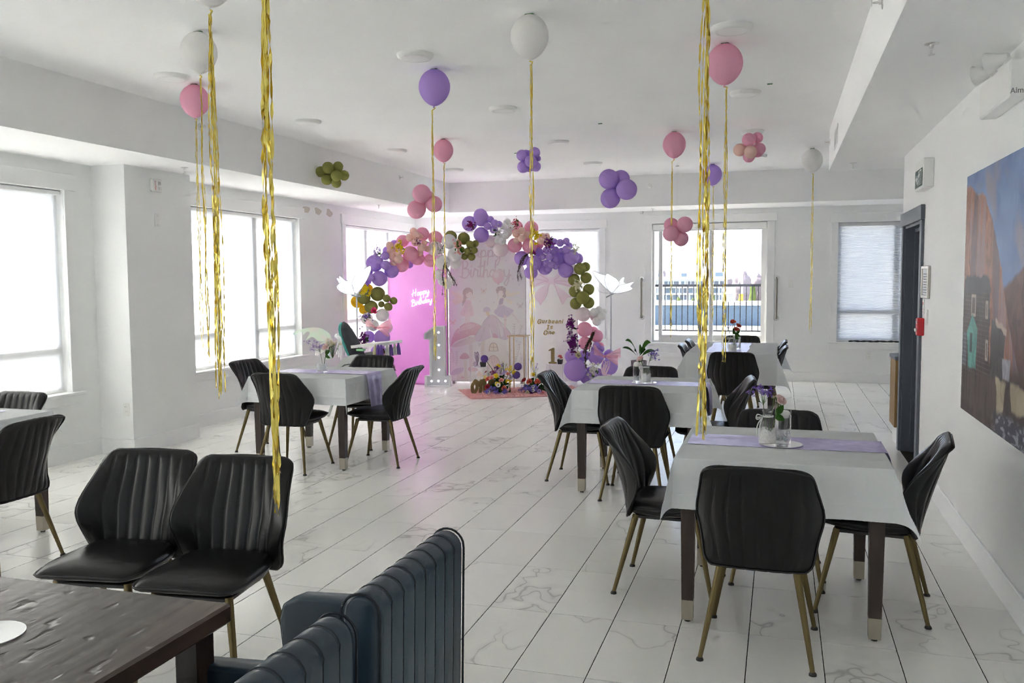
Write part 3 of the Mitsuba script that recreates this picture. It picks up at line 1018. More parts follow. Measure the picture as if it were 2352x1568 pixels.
def painting(p, n, uv):
    s, t = 5.69 - p.y, (p.z - 0.80) / 1.35
    n1 = fbm(s * 9, t * 12, 1.0, 4) - 0.5
    n2 = fbm(s * 28 + n1 * 6, t * 5, 4.0, 3)
    n3 = fbm(s * 4 + n1, t * 6, 9.0, 3)
    ss, tt = s + n1 * 0.05, t + n1 * 0.03
    sky = mix((0.10, 0.17, 0.36), (0.22, 0.33, 0.55), n3)
    cl = smoothstep(0.45, 0.75, fbm(s * 3.2 + 3, t * 5.2 + s * 2, 2.0, 4))
    sky = mix(sky, mi.Color3f(0.30, 0.26, 0.30), cl * 0.75)
    sky = mix(sky, mi.Color3f(0.34, 0.50, 0.72), smoothstep(0.72, 0.5, t) * smoothstep(0.45, 0.7, n3) * 0.9)
    col = sky
    # far cliffs
    cliff2 = half(ss, tt, (1.9, 0.72), (0.9, 0.52)) * half(ss, tt, (0.9, 0.53), (1.5, 0.05))
    col = mix(col, mix((0.06, 0.035, 0.035), (0.20, 0.09, 0.06), n2), cliff2)
    c = half(ss, tt, (1.30, 0.20), (0.78, 0.71)) * half(ss, tt, (0.80, 0.70), (0.45, 0.90)) * half(ss, tt, (0.5, 0.885), (-0.1, 0.975))
    cc = mix((0.17, 0.085, 0.065), (0.46, 0.21, 0.13), n2)
    cc = mix(cc, mi.Color3f(0.30, 0.21, 0.22), smoothstep(0.5, 0.75, fbm(s * 14, t * 2.5, 6.0, 3)) * 0.8)
    cc = mix(cc, mi.Color3f(0.10, 0.075, 0.10), smoothstep(0.62, 0.72, noise(s * 11, t * 1.6, 3.0)) * 0.7)
    col = mix(col, cc, c)
    # dark shore, wooden houses, pilings
    shore = smoothstep(0.30, 0.20, tt + 0.02 * n1)
    col = mix(col, mix((0.02, 0.014, 0.014), (0.11, 0.07, 0.055), n2), shore)
    brd = 0.6 + 0.4 * smoothstep(0.25, 0.45, dr.abs(t * 55 - dr.floor(t * 55) - 0.5)) 
    h1 = inside(ss, tt, [(-0.05, 0.16), (0.72, 0.19), (0.66, 0.55), (0.02, 0.56)])
    col = mix(col, mix((0.045, 0.030, 0.028), (0.15, 0.105, 0.09), n2) * brd, h1)
    roof = inside(ss, tt, [(0.02, 0.50), (0.70, 0.515), (0.66, 0.575), (0.06, 0.575)])
    col = mix(col, mi.Color3f(0.055, 0.05, 0.055) * (0.7 + 0.6 * n2), roof)
    for (a, b, z0, z1) in ((0.22, 0.34, 0.41, 0.50), (0.58, 0.64, 0.41, 0.48), (0.60, 0.66, 0.25, 0.33)):
        win = inside(s, t, [(a, z0), (b, z0), (b, z1), (a, z1)], 0.004)
        pane = inside(s, t, [(a + 0.02, z0 + 0.012), (b - 0.02, z0 + 0.012), (b - 0.02, z1 - 0.012), (a + 0.02, z1 - 0.012)], 0.004)
        col = mix(mix(col, mi.Color3f(0.36, 0.31, 0.26), win), mi.Color3f(0.10, 0.07, 0.065), pane)
    h2 = inside(ss, tt, [(0.72, 0.20), (0.98, 0.20), (1.03, 0.385), (0.72, 0.41)])
    col = mix(col, mix((0.022, 0.022, 0.024), (0.085, 0.075, 0.07), n2), h2)
    snow = inside(ss, tt, [(0.80, 0.395), (1.05, 0.37), (1.05, 0.395), (0.80, 0.415)], 0.006)
    col = mix(col, mi.Color3f(0.45, 0.36, 0.31), snow)
    teal = inside(ss, tt, [(0.16, 0.19), (0.38, 0.20), (0.40, 0.365), (0.26, 0.42), (0.13, 0.345)])
    col = mix(col, mi.Color3f(0.115, 0.33, 0.29) * (0.6 + 0.8 * n2) * (0.8 + 0.2 * brd), teal)
    dk = inside(s, t, [(0.21, 0.26), (0.27, 0.26), (0.27, 0.34), (0.21, 0.34)], 0.006)
    col = mix(col, mi.Color3f(0.03, 0.06, 0.06), dk)
    grey = inside(ss, tt, [(-0.05, 0.19), (0.12, 0.19), (0.12, 0.345), (-0.05, 0.345)])
    col = mix(col, mix((0.10, 0.11, 0.13), (0.25, 0.26, 0.29), n2) * brd, grey)
    pil = smoothstep(0.40, 0.46, noise(s * 26, 0.0, 5.0)) * smoothstep(0.02, 0.06, t) * smoothstep(0.22, 0.18, t)
    col = mix(col, mi.Color3f(0.10, 0.072, 0.055), pil * 0.55 * smoothstep(0.9, 0.7, s))
    cab = inside(s, t, [(0.99, 0.21), (1.12, 0.21), (1.13, 0.285), (0.97, 0.28)], 0.006)
    col = mix(col, mi.Color3f(0.34, 0.34, 0.38) * (0.6 + 0.7 * n2), cab)
    for pts in ([(0.90, 0.07), (1.01, 0.09), (1.06, 0.20), (0.84, 0.205)], [(1.17, 0.11), (1.5, 0.12), (1.6, 0.20), (1.13, 0.205)]):
        b = inside(ss, tt, pts, 0.008)
        col = mix(col, mix((0.22, 0.18, 0.12), (0.46, 0.40, 0.28), n2), b)
    wat = smoothstep(0.10, 0.06, t) * smoothstep(0.75, 0.95, s)
    col = mix(col, mix((0.05, 0.05, 0.07), (0.25, 0.26, 0.30), smoothstep(0.5, 0.7, fbm(s * 20, t * 60, 2.0, 3))), wat)
    return col


mat('m_painting', pr(proc(painting), 0.42, spec=0.35, two=False))
mat('m_canvas_edge', pr((0.10, 0.10, 0.11), 0.6))
k = thing('painting', 'large landscape canvas of red cliffs and harbour houses on the right wall', 'painting')
part(k, 'canvas', rbox(XR - 0.033, XR - 0.003, 3.55, 5.69, 0.80, 2.15, 0.003), 'm_painting')

# ---------------------------------------------------------------- wall and ceiling fittings
mat('m_exit_green', pr(srgb(22, 62, 52), 0.4))
mat('m_paper', pr((0.80, 0.82, 0.84), 0.6))
mat('m_sign_board', pr((0.36, 0.40, 0.46), 0.6))
mat('m_print_grey', pr((0.22, 0.22, 0.24), 0.7))
mat('m_putty', pr((0.62, 0.585, 0.52), 0.8))
mat('m_tape_green', pr((0.03, 0.14, 0.035), 0.4))
mat('m_wood_tan', pr((0.30, 0.18, 0.06), 0.5))
mat('m_lens', pr((0.86, 0.86, 0.85), 0.5, spec=0.3))

k = thing('exit_sign', 'white exit sign with a green running man panel above the dark door', 'exit sign')
part(k, 'housing', rbox(XR - 0.075, XR, 7.08, 7.47, 2.225, 2.44, 0.006), 'm_white_plastic')
part(k, 'panel', box(XR - 0.0775, XR - 0.075, 7.10, 7.45, 2.245, 2.375), 'm_exit_green', )


def on_right(poly, y0, z0, x, d=0.0012):
    """flat shape read from the room: local x runs towards -y"""
    return map_axes(extrude(poly, d), ([0, -1, 0], [0, 0, 1], [-1, 0, 0]), (x, y0, z0))


def limb(a, b, r):
    return LineString([a, b]).buffer(r)


man = unary_union([Point(0.165, 0.106).buffer(0.011), limb((0.155, 0.088), (0.135, 0.055), 0.010), limb((0.155, 0.088), (0.185, 0.075), 0.006), limb((0.185, 0.075), (0.20, 0.088), 0.005), limb((0.150, 0.086), (0.122, 0.080), 0.006),
                   limb((0.122, 0.080), (0.112, 0.062), 0.005), limb((0.135, 0.055), (0.160, 0.038), 0.007), limb((0.160, 0.038), (0.155, 0.012), 0.006), limb((0.135, 0.055), (0.115, 0.030), 0.007), limb((0.115, 0.030), (0.088, 0.028), 0.006)])
door_ = Polygon([(0.215, 0.008), (0.29, 0.008), (0.29, 0.12), (0.215, 0.12)]).difference(Polygon([(0.225, 0.008), (0.28, 0.008), (0.28, 0.11), (0.225, 0.11)]))
arrow = Polygon([(0.03, 0.05), (0.06, 0.05), (0.06, 0.035), (0.085, 0.063), (0.06, 0.09), (0.06, 0.076), (0.03, 0.076)])
part(k, 'pictogram', on_right(unary_union([man, door_, arrow]), 7.44, 2.247, XR - 0.0775), 'm_white_plastic')

k = thing('emergency_light', 'white twin head emergency light box high on the right wall', 'emergency light')
part(k, 'housing', rbox(XR - 0.085, XR, 4.52, 5.15, 2.385, 2.555, 0.008), 'm_white_plastic')
part(k, 'print', map_axes(meshkit.text_mesh('AimLite', 0.022, 0.001, True), ([1, 0, 0], [0, 0, 1], [0, -1, 0]), (XR - 0.08, 4.5195, 2.40)), 'm_print_grey')
for y in (4.72, 5.0):
    kk = child(k, 'lamp_head')
    body = lathe([(0.0, 0.0), (0.022, 0.002), (0.027, 0.03), (0.047, 0.085), (0.052, 0.10), (0.050, 0.102)], 24)
    put(kk, shape(body, 'm_white_plastic', 40), align_z((-0.75, 0.5, -0.12), (XR - 0.045, y, 2.605)))
    put(kk + '__lens', shape(lathe([(0.0, 0.0985), (0.050, 0.0985), (0.050, 0.1005), (0.0, 0.104)], 24), 'm_lens', 40), align_z((-0.75, 0.5, -0.12), (XR - 0.045, y, 2.605)))
    put(kk + '__swivel', shape(cat(cyl((XR - 0.045, y - 0.018, 2.575), (XR - 0.045, y + 0.018, 2.575), 0.022, None, 18), cyl((XR - 0.045, y, 2.55), (XR - 0.045, y, 2.60), 0.013)), 'm_white_plastic', 40))

k = thing('notice_frame', 'small silver framed notice beside the dark door', 'picture frame')
part(k, 'frame', cat(rbox(XR - 0.022, XR, 7.12, 7.145, 1.41, 1.655, 0.004), rbox(XR - 0.022, XR, 7.415, 7.44, 1.41, 1.655, 0.004), rbox(XR - 0.022, XR, 7.12, 7.44, 1.41, 1.435, 0.004), rbox(XR - 0.022, XR, 7.12, 7.44, 1.63, 1.655, 0.004)), 'm_brushed')
part(k, 'paper', box(XR - 0.012, XR, 7.14, 7.42, 1.43, 1.635), 'm_paper')
part(k, 'print', cat([box(XR - 0.0126, XR - 0.012, 7.18 + 0.02 * (i % 3), 7.38, 1.45 + 0.02 * i, 1.456 + 0.02 * i) for i in range(8)]), 'm_print_grey')
k = thing('fire_alarm_pull', 'red fire alarm pull station beside the dark door', 'fire alarm')
part(k, 'housing', rbox(XR - 0.05, XR, 7.355, 7.445, 1.12, 1.255, 0.006), 'm_red')
part(k, 'handle', rbox(XR - 0.062, XR - 0.05, 7.37, 7.43, 1.15, 1.175, 0.003), 'm_white_plastic')
part(k, 'lettering', map_axes(meshkit.text_mesh('FIRE', 0.016, 0.001, True), ([0, -1, 0], [0, 0, 1], [-1, 0, 0]), (XR - 0.0505, 7.425, 1.215)), 'm_white_plastic')
k = thing('instruction_card', 'small white card with red mark above the red fire alarm', 'sign')
part(k, 'card', rbox(XR - 0.006, XR, 7.37, 7.44, 1.285, 1.40, 0.002), 'm_white_plastic')
part(k, 'mark', cat(box(XR - 0.0066, XR - 0.006, 7.39, 7.42, 1.355, 1.375), box(XR - 0.0066, XR - 0.006, 7.39, 7.42, 1.30, 1.305), box(XR - 0.0066, XR - 0.006, 7.39, 7.42, 1.32, 1.325)), 'm_red')


def plate(side, a, z, label, cat_, w=0.072, h=0.117, kind='switch', name='wall_plate'):
    k = thing(name, label, cat_)
    def P(m):
        if side == 'right':
            return map_axes(m, ([0, -1, 0], [0, 0, 1], [-1, 0, 0]), (XR, a, z))
        if side == 'back':
            return map_axes(m, ([1, 0, 0], [0, 0, 1], [0, -1, 0]), (a, YB, z))
        if side == 'column_front':
            return map_axes(m, ([1, 0, 0], [0, 0, 1], [0, -1, 0]), (a, 6.55, z))
        return map_axes(m, ([0, 1, 0], [0, 0, 1], [1, 0, 0]), (-5.6, a, z))
    part(k, 'cover', P(rbox(-w / 2, w / 2, -h / 2, h / 2, 0, 0.007, 0.003)), 'm_white_plastic')
    if kind == 'switch':
        part(k, 'rocker', P(rbox(-0.017, 0.017, -0.033, 0.033, 0.006, 0.011, 0.002)), 'm_white_plastic')
    elif kind == 'outlet':
        for s in (-1, 1):
            part(k, 'socket', P(rbox(-0.017, 0.017, s * 0.022 - 0.014, s * 0.022 + 0.014, 0.006, 0.0095, 0.002)), 'm_white_plastic')
            part(k, 'slot', P(cat(box(-0.008, -0.006, s * 0.022 - 0.002, s * 0.022 + 0.007, 0.0095, 0.010), box(0.006, 0.008, s * 0.022 - 0.002, s * 0.022 + 0.007, 0.0095, 0.010))), 'm_black')
    else:
        part(k, 'screw', P(cat(cyl((0, 0.042, 0.006), (0, 0.042, 0.0085), 0.004), cyl((0, -0.042, 0.006), (0, -0.042, 0.0085), 0.004))), 'm_brushed')


plate('right', 7.22, 1.27, 'white light switch on the right wall under the framed notice', 'light switch', name='light_switch')
plate('back', 0.147, 1.47, 'white light switch on the back wall right of the sliding door', 'light switch', name='light_switch')
plate('back', 1.261, 0.412, 'white outlet under the right back window', 'outlet', kind='outlet', name='wall_outlet')
plate('column_front', -5.667, 0.42, 'white outlet low on the narrow side of the column', 'outlet', kind='outlet', name='wall_outlet')
plate('column', 6.96, 2.15, 'blank white cover plate on the column below the fire alarm', 'cover plate', kind='blank', name='cover_plate')

k = thing('fire_alarm_strobe', 'white fire alarm strobe with red lettering high on the column', 'fire alarm')
CF = lambda m: map_axes(m, ([0, 1, 0], [0, 0, 1], [1, 0, 0]), (-5.6, 6.945, 2.468))
part(k, 'housing', CF(rbox(-0.075, 0.075, -0.062, 0.062, 0, 0.035, 0.012)), 'm_white_plastic')
for i, ch in enumerate('FIRE'):
    part(k, 'letter', CF(map_axes(meshkit.text_mesh(ch, 0.016, 0.001, True), ([1, 0, 0], [0, 1, 0], [0, 0, 1]), (-0.034, 0.026 - 0.022 * i, 0.035))), 'm_red')
part(k, 'grille', CF(cat([box(0.008, 0.045, 0.006 + 0.007 * i, 0.009 + 0.007 * i, 0.035, 0.037) for i in range(5)])), 'm_print_grey')
part(k, 'strobe_lens', CF(rbox(0.008, 0.048, -0.045, -0.01, 0.034, 0.046, 0.006)), 'm_chrome')

for i, x in enumerate((-2.095, -0.054)):
    mat('m_bar', pr((0.30, 0.28, 0.25), 0.35, metallic=0.9)) if 'm_bar' not in scene else None
    k = thing('grab_bar', ('vertical steel grab bar left of the sliding door', 'vertical steel grab bar right of the sliding door')[i], 'grab bar', None)
    part(k, 'bar', tube([(x, YB - 0.004, 0.955), (x, YB - 0.045, 0.958), (x, YB - 0.06, 0.975), (x, YB - 0.06, 1.26), (x, YB - 0.06, 1.545), (x, YB - 0.045, 1.562), (x, YB - 0.004, 1.565)], 0.016, 14), 'm_bar', True)
    for z in (0.955, 1.565):
        part(k, 'flange', cyl((x, YB, z), (x, YB - 0.012, z), 0.04, 0.034, 24), 'm_chrome', 40)

# flat disc lights on the ceiling, in three rows
disc = shape(lathe([(0.0, -0.030), (0.086, -0.030), (0.088, -0.0285)], 40), 'm_lens', 40)
trimr = shape(lathe([(0.088, -0.0285), (0.092, -0.031), (0.108, -0.029), (0.122, -0.016), (0.125, 0.0)], 40), 'm_white_plastic', 40)
rows = [('left', -4.29), ('middle', -2.36), ('right', -0.30)]
for name, X in rows:
    for j, y in enumerate((3.55, 5.55, 7.5, 9.5, 11.4)):
        if j == 0:
            continue
        k = thing('ceiling_light', f"round white flat ceiling light, number {'one two three four'.split()[j - 1]} from the front in the {name} row", 'ceiling light', f'flat ceiling lights in the {name} row')
        M = T().translate([X, y, ZC])
        put(k + '__trim_ring', trimr, M)
        put(k + '__diffuser', disc, M)


def sprinkler(loc, d, label):
    k = thing('fire_sprinkler', label, 'sprinkler')
    M = align_z(d, loc)
    put(k + '__escutcheon', shape(lathe([(0.034, 0.0), (0.030, 0.005), (0.014, 0.007), (0.0, 0.007)], 24), 'm_chrome', 40), M)
    put(k + '__frame', shape(cat(cyl((0, 0, 0.0), (0, 0, 0.02), 0.011), tube([(0.010, 0, 0.016), (0.014, 0, 0.032), (0.003, 0, 0.05)], 0.0025, 6), tube([(-0.010, 0, 0.016), (-0.014, 0, 0.032), (-0.003, 0, 0.05)], 0.0025, 6)), 'm_chrome', 40), M)
    put(k + '__deflector', shape(cyl((0, 0, 0.05), (0, 0, 0.0525), 0.016), 'm_chrome', 40), M)


sprinkler((0.66, 4.58, 2.66), (0, 0, -1), 'chrome sprinkler under the right soffit, near the emergency light')
sprinkler((0.65, 9.08, 2.66), (0, 0, -1), 'chrome sprinkler under the far end of the right soffit')
sprinkler((-5.25, 6.93, 2.62), (0, 0, -1), 'chrome sprinkler under the left beam at the column')
sprinkler((-5.37, 11.27, 2.62), (0, 0, -1), 'chrome sprinkler under the left beam above the corner window')
sprinkler((-1.86, 13.42, 2.62), (0, 0, -1), 'chrome sprinkler above the sliding door')
sprinkler((-4.99, 6.82, 2.955), (1, 0, 0), 'dark sprinkler on the face of the left beam, beside the pink balloon')
sprinkler((-4.99, 11.14, 2.965), (1, 0, 0), 'dark sprinkler on the face of the left beam, right of the olive cluster')
sprinkler((0.46, 4.74, 2.915), (-1, 0, 0), 'chrome sprinkler on the soffit face at the top edge of the photo')
sprinkler((0.46, 9.52, 2.93), (-1, 0, 0), 'chrome sprinkler on the far end of the soffit face')
sprinkler((-1.85, 13.0, 2.915), (0, -1, 0), 'chrome sprinkler on the back beam, right of the purple cluster')
k = thing('vent_grille', 'white vent grille on the side of the right soffit', 'vent')
part(k, 'frame', cat(rbox(0.452, 0.46, 8.22, 8.67, 2.73, 2.75, 0.002), rbox(0.452, 0.46, 8.22, 8.67, 2.885, 2.905, 0.002), rbox(0.452, 0.46, 8.22, 8.24, 2.73, 2.905, 0.002), rbox(0.452, 0.46, 8.65, 8.67, 2.73, 2.905, 0.002)), 'm_white_plastic')
part(k, 'backing', box(0.458, 0.4601, 8.24, 8.65, 2.75, 2.885), 'm_black')
for i in range(8):
    part(k, 'slat', box(0.453, 0.458, 8.265 + 0.048 * i, 8.285 + 0.048 * i, 2.75, 2.885), 'm_white_plastic')
single('motion_sensor', cat(rbox(-2.135, -2.075, YB - 0.03, YB, 2.575, 2.645, 0.012)), 'm_white_plastic', 'small white sensor on the back wall, upper left of the sliding door', 'sensor')
for i, y in enumerate((10.32, 10.62, 10.93)):
    bl = Point(0, 0).buffer(0.06)
    pts = [(0.085 * (1 + 0.25 * math.sin(3 * a + i)) * math.cos(a), 0.05 * (1 + 0.2 * math.cos(2 * a + i)) * math.sin(a)) for a in np.arange(20) * PI / 10]
    put(child('wall_left', 'putty_patch'), shape(map_axes(extrude(Polygon(pts), 0.001), ([0, 1, 0], [0, 0, 1], [1, 0, 0]), (XL, y, 2.50)), 'm_putty'))
k = thing('cloth_strip', 'black strip lying along the sill of the right back window', 'strip')
nn = 26
xs = np.linspace(0.98, 1.75, nn)
part(k, 'strip', tube(np.column_stack([xs, YB - 0.015 + 0.004 * np.sin(xs * 23), 0.622 + 0.003 * np.sin(xs * 37)]), 0.011 + 0.004 * np.sin(np.arange(nn) * 2.1), 8), 'm_black', True)
k = thing('side_cabinet', 'narrow view of a tan wooden cabinet past the end of the right wall', 'cabinet')
part(k, 'body', rbox(1.032, 1.7, 8.80, 9.18, 0.17, 0.80, 0.003), 'm_wood_tan')
part(k, 'top', rbox(1.022, 1.71, 8.79, 9.19, 0.80, 0.835, 0.004), 'm_dark_grey')
part(k, 'plinth', rbox(1.06, 1.68, 8.82, 9.16, 0.0, 0.17, 0.003), 'm_trim')

# ---------------------------------------------------------------- outside: roof terrace, railing, parapet, far buildings and trees
mat('m_terrace', pr((0.60, 0.58, 0.55), 0.8, spec=0.2))
mat('m_rail_sky', pr((0.006, 0.007, 0.011), 0.5, spec=0.3))


def stucco(p, n, uv):
    return mi.Color3f(0.11, 0.155, 0.215) * (0.9 + 0.2 * fbm(p.x * 14, p.y * 14, p.z * 14, 3))


mat('m_parapet', pr(proc(stucco), 0.85, spec=0.2))
mat('m_cap', pr((0.75, 0.74, 0.72), 0.6))
mat('m_far_wall', pr((0.55, 0.58, 0.62), 0.7))
mat('m_far_slab', pr((0.80, 0.80, 0.80), 0.7))
mat('m_far_glass', pr((0.10, 0.15, 0.20), 0.15))
mat('m_far_dark', pr((0.10, 0.12, 0.16), 0.5))


def evergreen(p, n, uv):
    return mix((0.05, 0.08, 0.02), (0.17, 0.21, 0.06), fbm(p.x * 0.9, p.y * 0.9, p.z * 0.9, 3))


def bare(p, n, uv):
    return mix((0.20, 0.16, 0.17), (0.36, 0.31, 0.33), fbm(p.x * 0.25, p.y * 0.05, p.z * 0.4, 3))


mat('m_evergreen', pr(proc(evergreen), 0.9, spec=0.1))
mat('m_bare', pr(proc(bare), 0.9, spec=0.1))
mat('m_ground', pr((0.30, 0.29, 0.26), 0.9, spec=0.1))
mat('m_orange', pr((0.60, 0.26, 0.01), 0.5))
struct('terrace', box(-11, 6, YB + WT, 23.2, 0.15, 0.36), 'm_terrace', label='pale roof terrace outside the sliding door')
k = 'terrace_parapet'
tag(k, None, None, None, 'structure')
part(k, 'wall', box(-11, 6, 22.8, 23.2, 0.36, 0.87), 'm_parapet')
part(k, 'cap', rbox(-11, 6, 22.72, 23.28, 0.87, 0.975, 0.01), 'm_cap')
struct('terrain', box(-900, 900, 23.3, 2500, -14.2, -14.0), 'm_ground')
k = thing('terrace_railing', 'black metal railing with thin balusters on the terrace', 'railing')
YR = 18.7
part(k, 'top_rail', rbox(-6.0, -0.26, YR - 0.03, YR + 0.03, 1.385, 1.435, 0.008), 'm_rail_sky')
part(k, 'bottom_rail', rbox(-6.0, -0.30, YR - 0.015, YR + 0.015, 0.455, 0.48, 0.004), 'm_rail_sky')
for x in (-0.31, -1.605, -2.9, -4.2, -5.5):
    kk = part(k, 'post', rbox(x - 0.038, x + 0.038, YR - 0.038, YR + 0.038, 0.36, 1.40, 0.005), 'm_rail_sky')
    put(kk + '__base', shape(rbox(x - 0.075, x + 0.075, YR - 0.075, YR + 0.075, 0.36, 0.385, 0.006), 'm_rail_sky'))
bal = shape(box(-0.008, 0.008, -0.008, 0.008, 0, 0.91), 'm_rail_sky')
for i in range(46):
    x = -0.43 - 0.1185 * i
    if min(abs(x - q) for q in (-1.605, -2.9, -4.2, -5.5)) > 0.05:
        put(child(k, 'baluster'), bal, T().translate([x, YR, 0.475]))
k = thing('railing_sign', 'white notice sign wired to the terrace railing', 'sign')
SG = lambda m: map_axes(m, ([1, 0, 0], [0, 0, 1], [0, -1, 0]), (-1.165, YR - 0.045, 1.065))
part(k, 'board', SG(extrude(Polygon([(0, 0), (0.285, 0), (0.285, 0.32), (0, 0.32)]).buffer(-0.02).buffer(0.02), 0.004)), 'm_sign_board')
tl = meshkit.text_mesh('SKYLINE', 0.030, 0.001)
part(k, 'lettering', SG(map_axes(tl, ([1, 0, 0], [0, 1, 0], [0, 0, 1]), (0.142 - tl.bounds[1][0] / 2, 0.205, 0.004))), 'm_print_grey')
tl = meshkit.text_mesh('LIVING', 0.012, 0.001)
part(k, 'lettering', SG(map_axes(tl, ([1, 0, 0], [0, 1, 0], [0, 0, 1]), (0.142 - tl.bounds[1][0] / 2, 0.180, 0.004))), 'm_print_grey')
part(k, 'emblem', SG(extrude(unary_union([Polygon([(0.115, 0.25), (0.142, 0.29), (0.169, 0.25)]).difference(Polygon([(0.128, 0.25), (0.142, 0.272), (0.156, 0.25)]))]), 0.005)), 'm_print_grey')
part(k, 'small_print', SG(cat([box(0.03 + 0.01 * (i % 2), 0.255 - 0.012 * (i % 3), 0.035 + 0.028 * i, 0.046 + 0.028 * i, 0.004, 0.005) for i in range(5)])), 'm_print_grey')
for x in (0.08, 0.205):
    part(k, 'wire', cyl((-1.165 + x, YR - 0.042, 1.375), (-1.165 + x, YR - 0.035, 1.40), 0.006), 'm_black')
single('vent_pipe', cat(cyl((-0.95, 23.0, 0.97), (-0.95, 23.0, 1.13), 0.055, 0.055, 20), cyl((-0.95, 23.0, 1.13), (-0.95, 23.0, 1.155), 0.064, 0.04, 20)), 'm_orange', 'orange capped pipe standing on the terrace parapet', 'pipe', smooth=40)


# the long apartment building beyond
k = thing('apartment_building', 'long pale apartment building with glazed balconies beyond the terrace', 'building')
BX0, BX1, BY = -62.0, -23.5, 400.0
part(k, 'wall', box(BX0, BX1, BY, BY + 20, -14, 0.6), 'm_far_wall')
part(k, 'roof', box(BX0 - 0.8, BX1 + 1.2, BY - 2.2, BY + 21, 0.6, 1.9), 'm_far_slab')
rnd = random.Random(4)
for f in range(4):
    z = -2.7 - 3.05 * f
    part(k, 'balcony_slab', box(BX0, BX1 + 0.6, BY - 2.0, BY, z - 0.35, z + 0.15), 'm_far_slab')
    x = BX0 + 0.4
    while x < BX1 - 2.2:
        w = rnd.choice((1.3, 1.8, 2.3))
        part(k, 'window', box(x, x + w, BY - 0.12, BY, z + 0.4, z + 2.5), rnd.choice(('m_far_glass', 'm_far_dark')))
        x += w + rnd.choice((0.5, 0.9))
    for i in range(11):
        xx = BX0 + 1 + i * 3.5
        part(k, 'balcony_divider', box(xx, xx + 0.35, BY - 1.9, BY, z + 0.1, z + 2.75), 'm_far_slab')
for x, w, h in ((-58, 3, 2.2), (-53.5, 2.0, 1.6), (-50, 4.5, 2.6), (-43, 2.4, 1.5), (-39, 3.2, 2.2), (-33, 2.0, 1.3), (-28, 3.4, 1.8)):
    part(k, 'rooftop_unit', box(x, x + w, BY + 4, BY + 8, 1.9, 1.9 + h), rnd.choice(('m_far_wall', 'm_far_slab', 'm_far_glass')))
k = thing('tower_crane', 'faint tower crane jib above the far apartment building', 'crane')
jib = [np.array((-34 + 22 * t, 300, 17.0 - 5.0 * t)) for t in np.linspace(0, 1, 12)]
mem = [tube(np.array(jib), 0.10, 5), tube(np.array(jib) + [0, 0, 0.9], 0.08, 5)] + [tube([jib[i], jib[i + 1] + [0, 0, 0.9]], 0.05, 4) for i in range(11)]
part(k, 'jib', cat(mem), 'm_far_slab')
part(k, 'mast', box(-12.6, -11.8, 299.6, 300.4, -14, 13), 'm_far_slab')
part(k, 'cab', box(-13.4, -12.6, 299.4, 300.6, 9.6, 11.8), 'm_far_wall')


def crown(seed, rx, rz, n=3):
    m = trimesh.creation.icosphere(subdivisions=n)
    v = m.vertices
    d = meshkit.fbm(v * 2.3 + seed * 3.1, 4, seed)
    v = v * (0.65 + 0.7 * d)[:, None]
    return TM(v * [rx, rx, rz], m.faces)


rnd = random.Random(7)
for i in range(9):
    x = -16.5 + i * 2.0 + rnd.uniform(-0.3, 0.3)
    y = 150 + (i % 3) * 3.5
    h = rnd.uniform(11.5, 14.6)
    k = thing('evergreen_tree', 'green tree crown beyond the right part of the railing', 'tree', 'green trees beyond the railing')
    c = cat(*[crown(i * 5 + j, 1.15 - 0.16 * j, 1.9, 2).apply_translation((x + 0.2 * math.sin(i + j * 2), y, -14 + h - 1.6 - (4 - j) * 2.1)) for j in range(5)])
    part(k, 'crown', c, 'm_evergreen', True)
    part(k, 'trunk', cyl((x, y, -14), (x, y, -14 + h * 0.4), 0.25, 0.15, 8), 'm_far_dark')
for i in range(12):
    x = -66 + i * 8.0 + rnd.uniform(-1, 1)
    y = 440 + (i % 2) * 14
    h = rnd.uniform(15.5, 19.5)
    k = thing('bare_tree', 'leafless greyish tree of the far woodland on the horizon', 'tree', 'leafless trees on the horizon')
    c = crown(30 + i, rnd.uniform(4.4, 5.2), h / 2.0)
    c.apply_translation((x, y, -14 + h * 0.5))
    part(k, 'crown', c, 'm_bare', True)
# ---------------------------------------------------------------- balloons
BALLOON_COLOURS = {'L': srgb(200, 168, 236), 'K': srgb(247, 188, 210), 'H': srgb(250, 218, 206), 'W': srgb(248, 247, 245), 'P': srgb(246, 234, 237), 'O': srgb(156, 157, 92), 'Y': srgb(222, 196, 70)}
for c, col in BALLOON_COLOURS.items():
    mat('m_balloon_' + c, {'type': 'principledthin', 'base_color': rgb(col), 'roughness': 0.22, 'diff_trans': 0.5 if c != 'Y' else 1.1, 'spec_trans': 0.0, 'eta': 1.45})
CNAME = {'L': 'lavender', 'K': 'pink', 'H': 'peach', 'W': 'white', 'P': 'pale blush', 'O': 'olive green', 'Y': 'golden yellow'}


def balloon_mesh(stretch=1.06, n=28, rings=18):
    pr_ = []
    for a in np.linspace(-PI / 2, PI / 2, rings):
        z = math.sin(a) * stretch
        r = math.cos(a)
        if z < 0:
            r *= 1 - 0.16 * (-z / stretch) ** 2.0
            z *= 1.08
        pr_.append((max(r, 0.0), z))
    zb = pr_[0][1]
    neck = [(0.0, zb - 0.10), (0.055, zb - 0.11), (0.060, zb - 0.085), (0.030, zb - 0.05), (0.045, zb - 0.005)]
    body = [p for p in pr_[1:]]
    return lathe(neck + body, n)


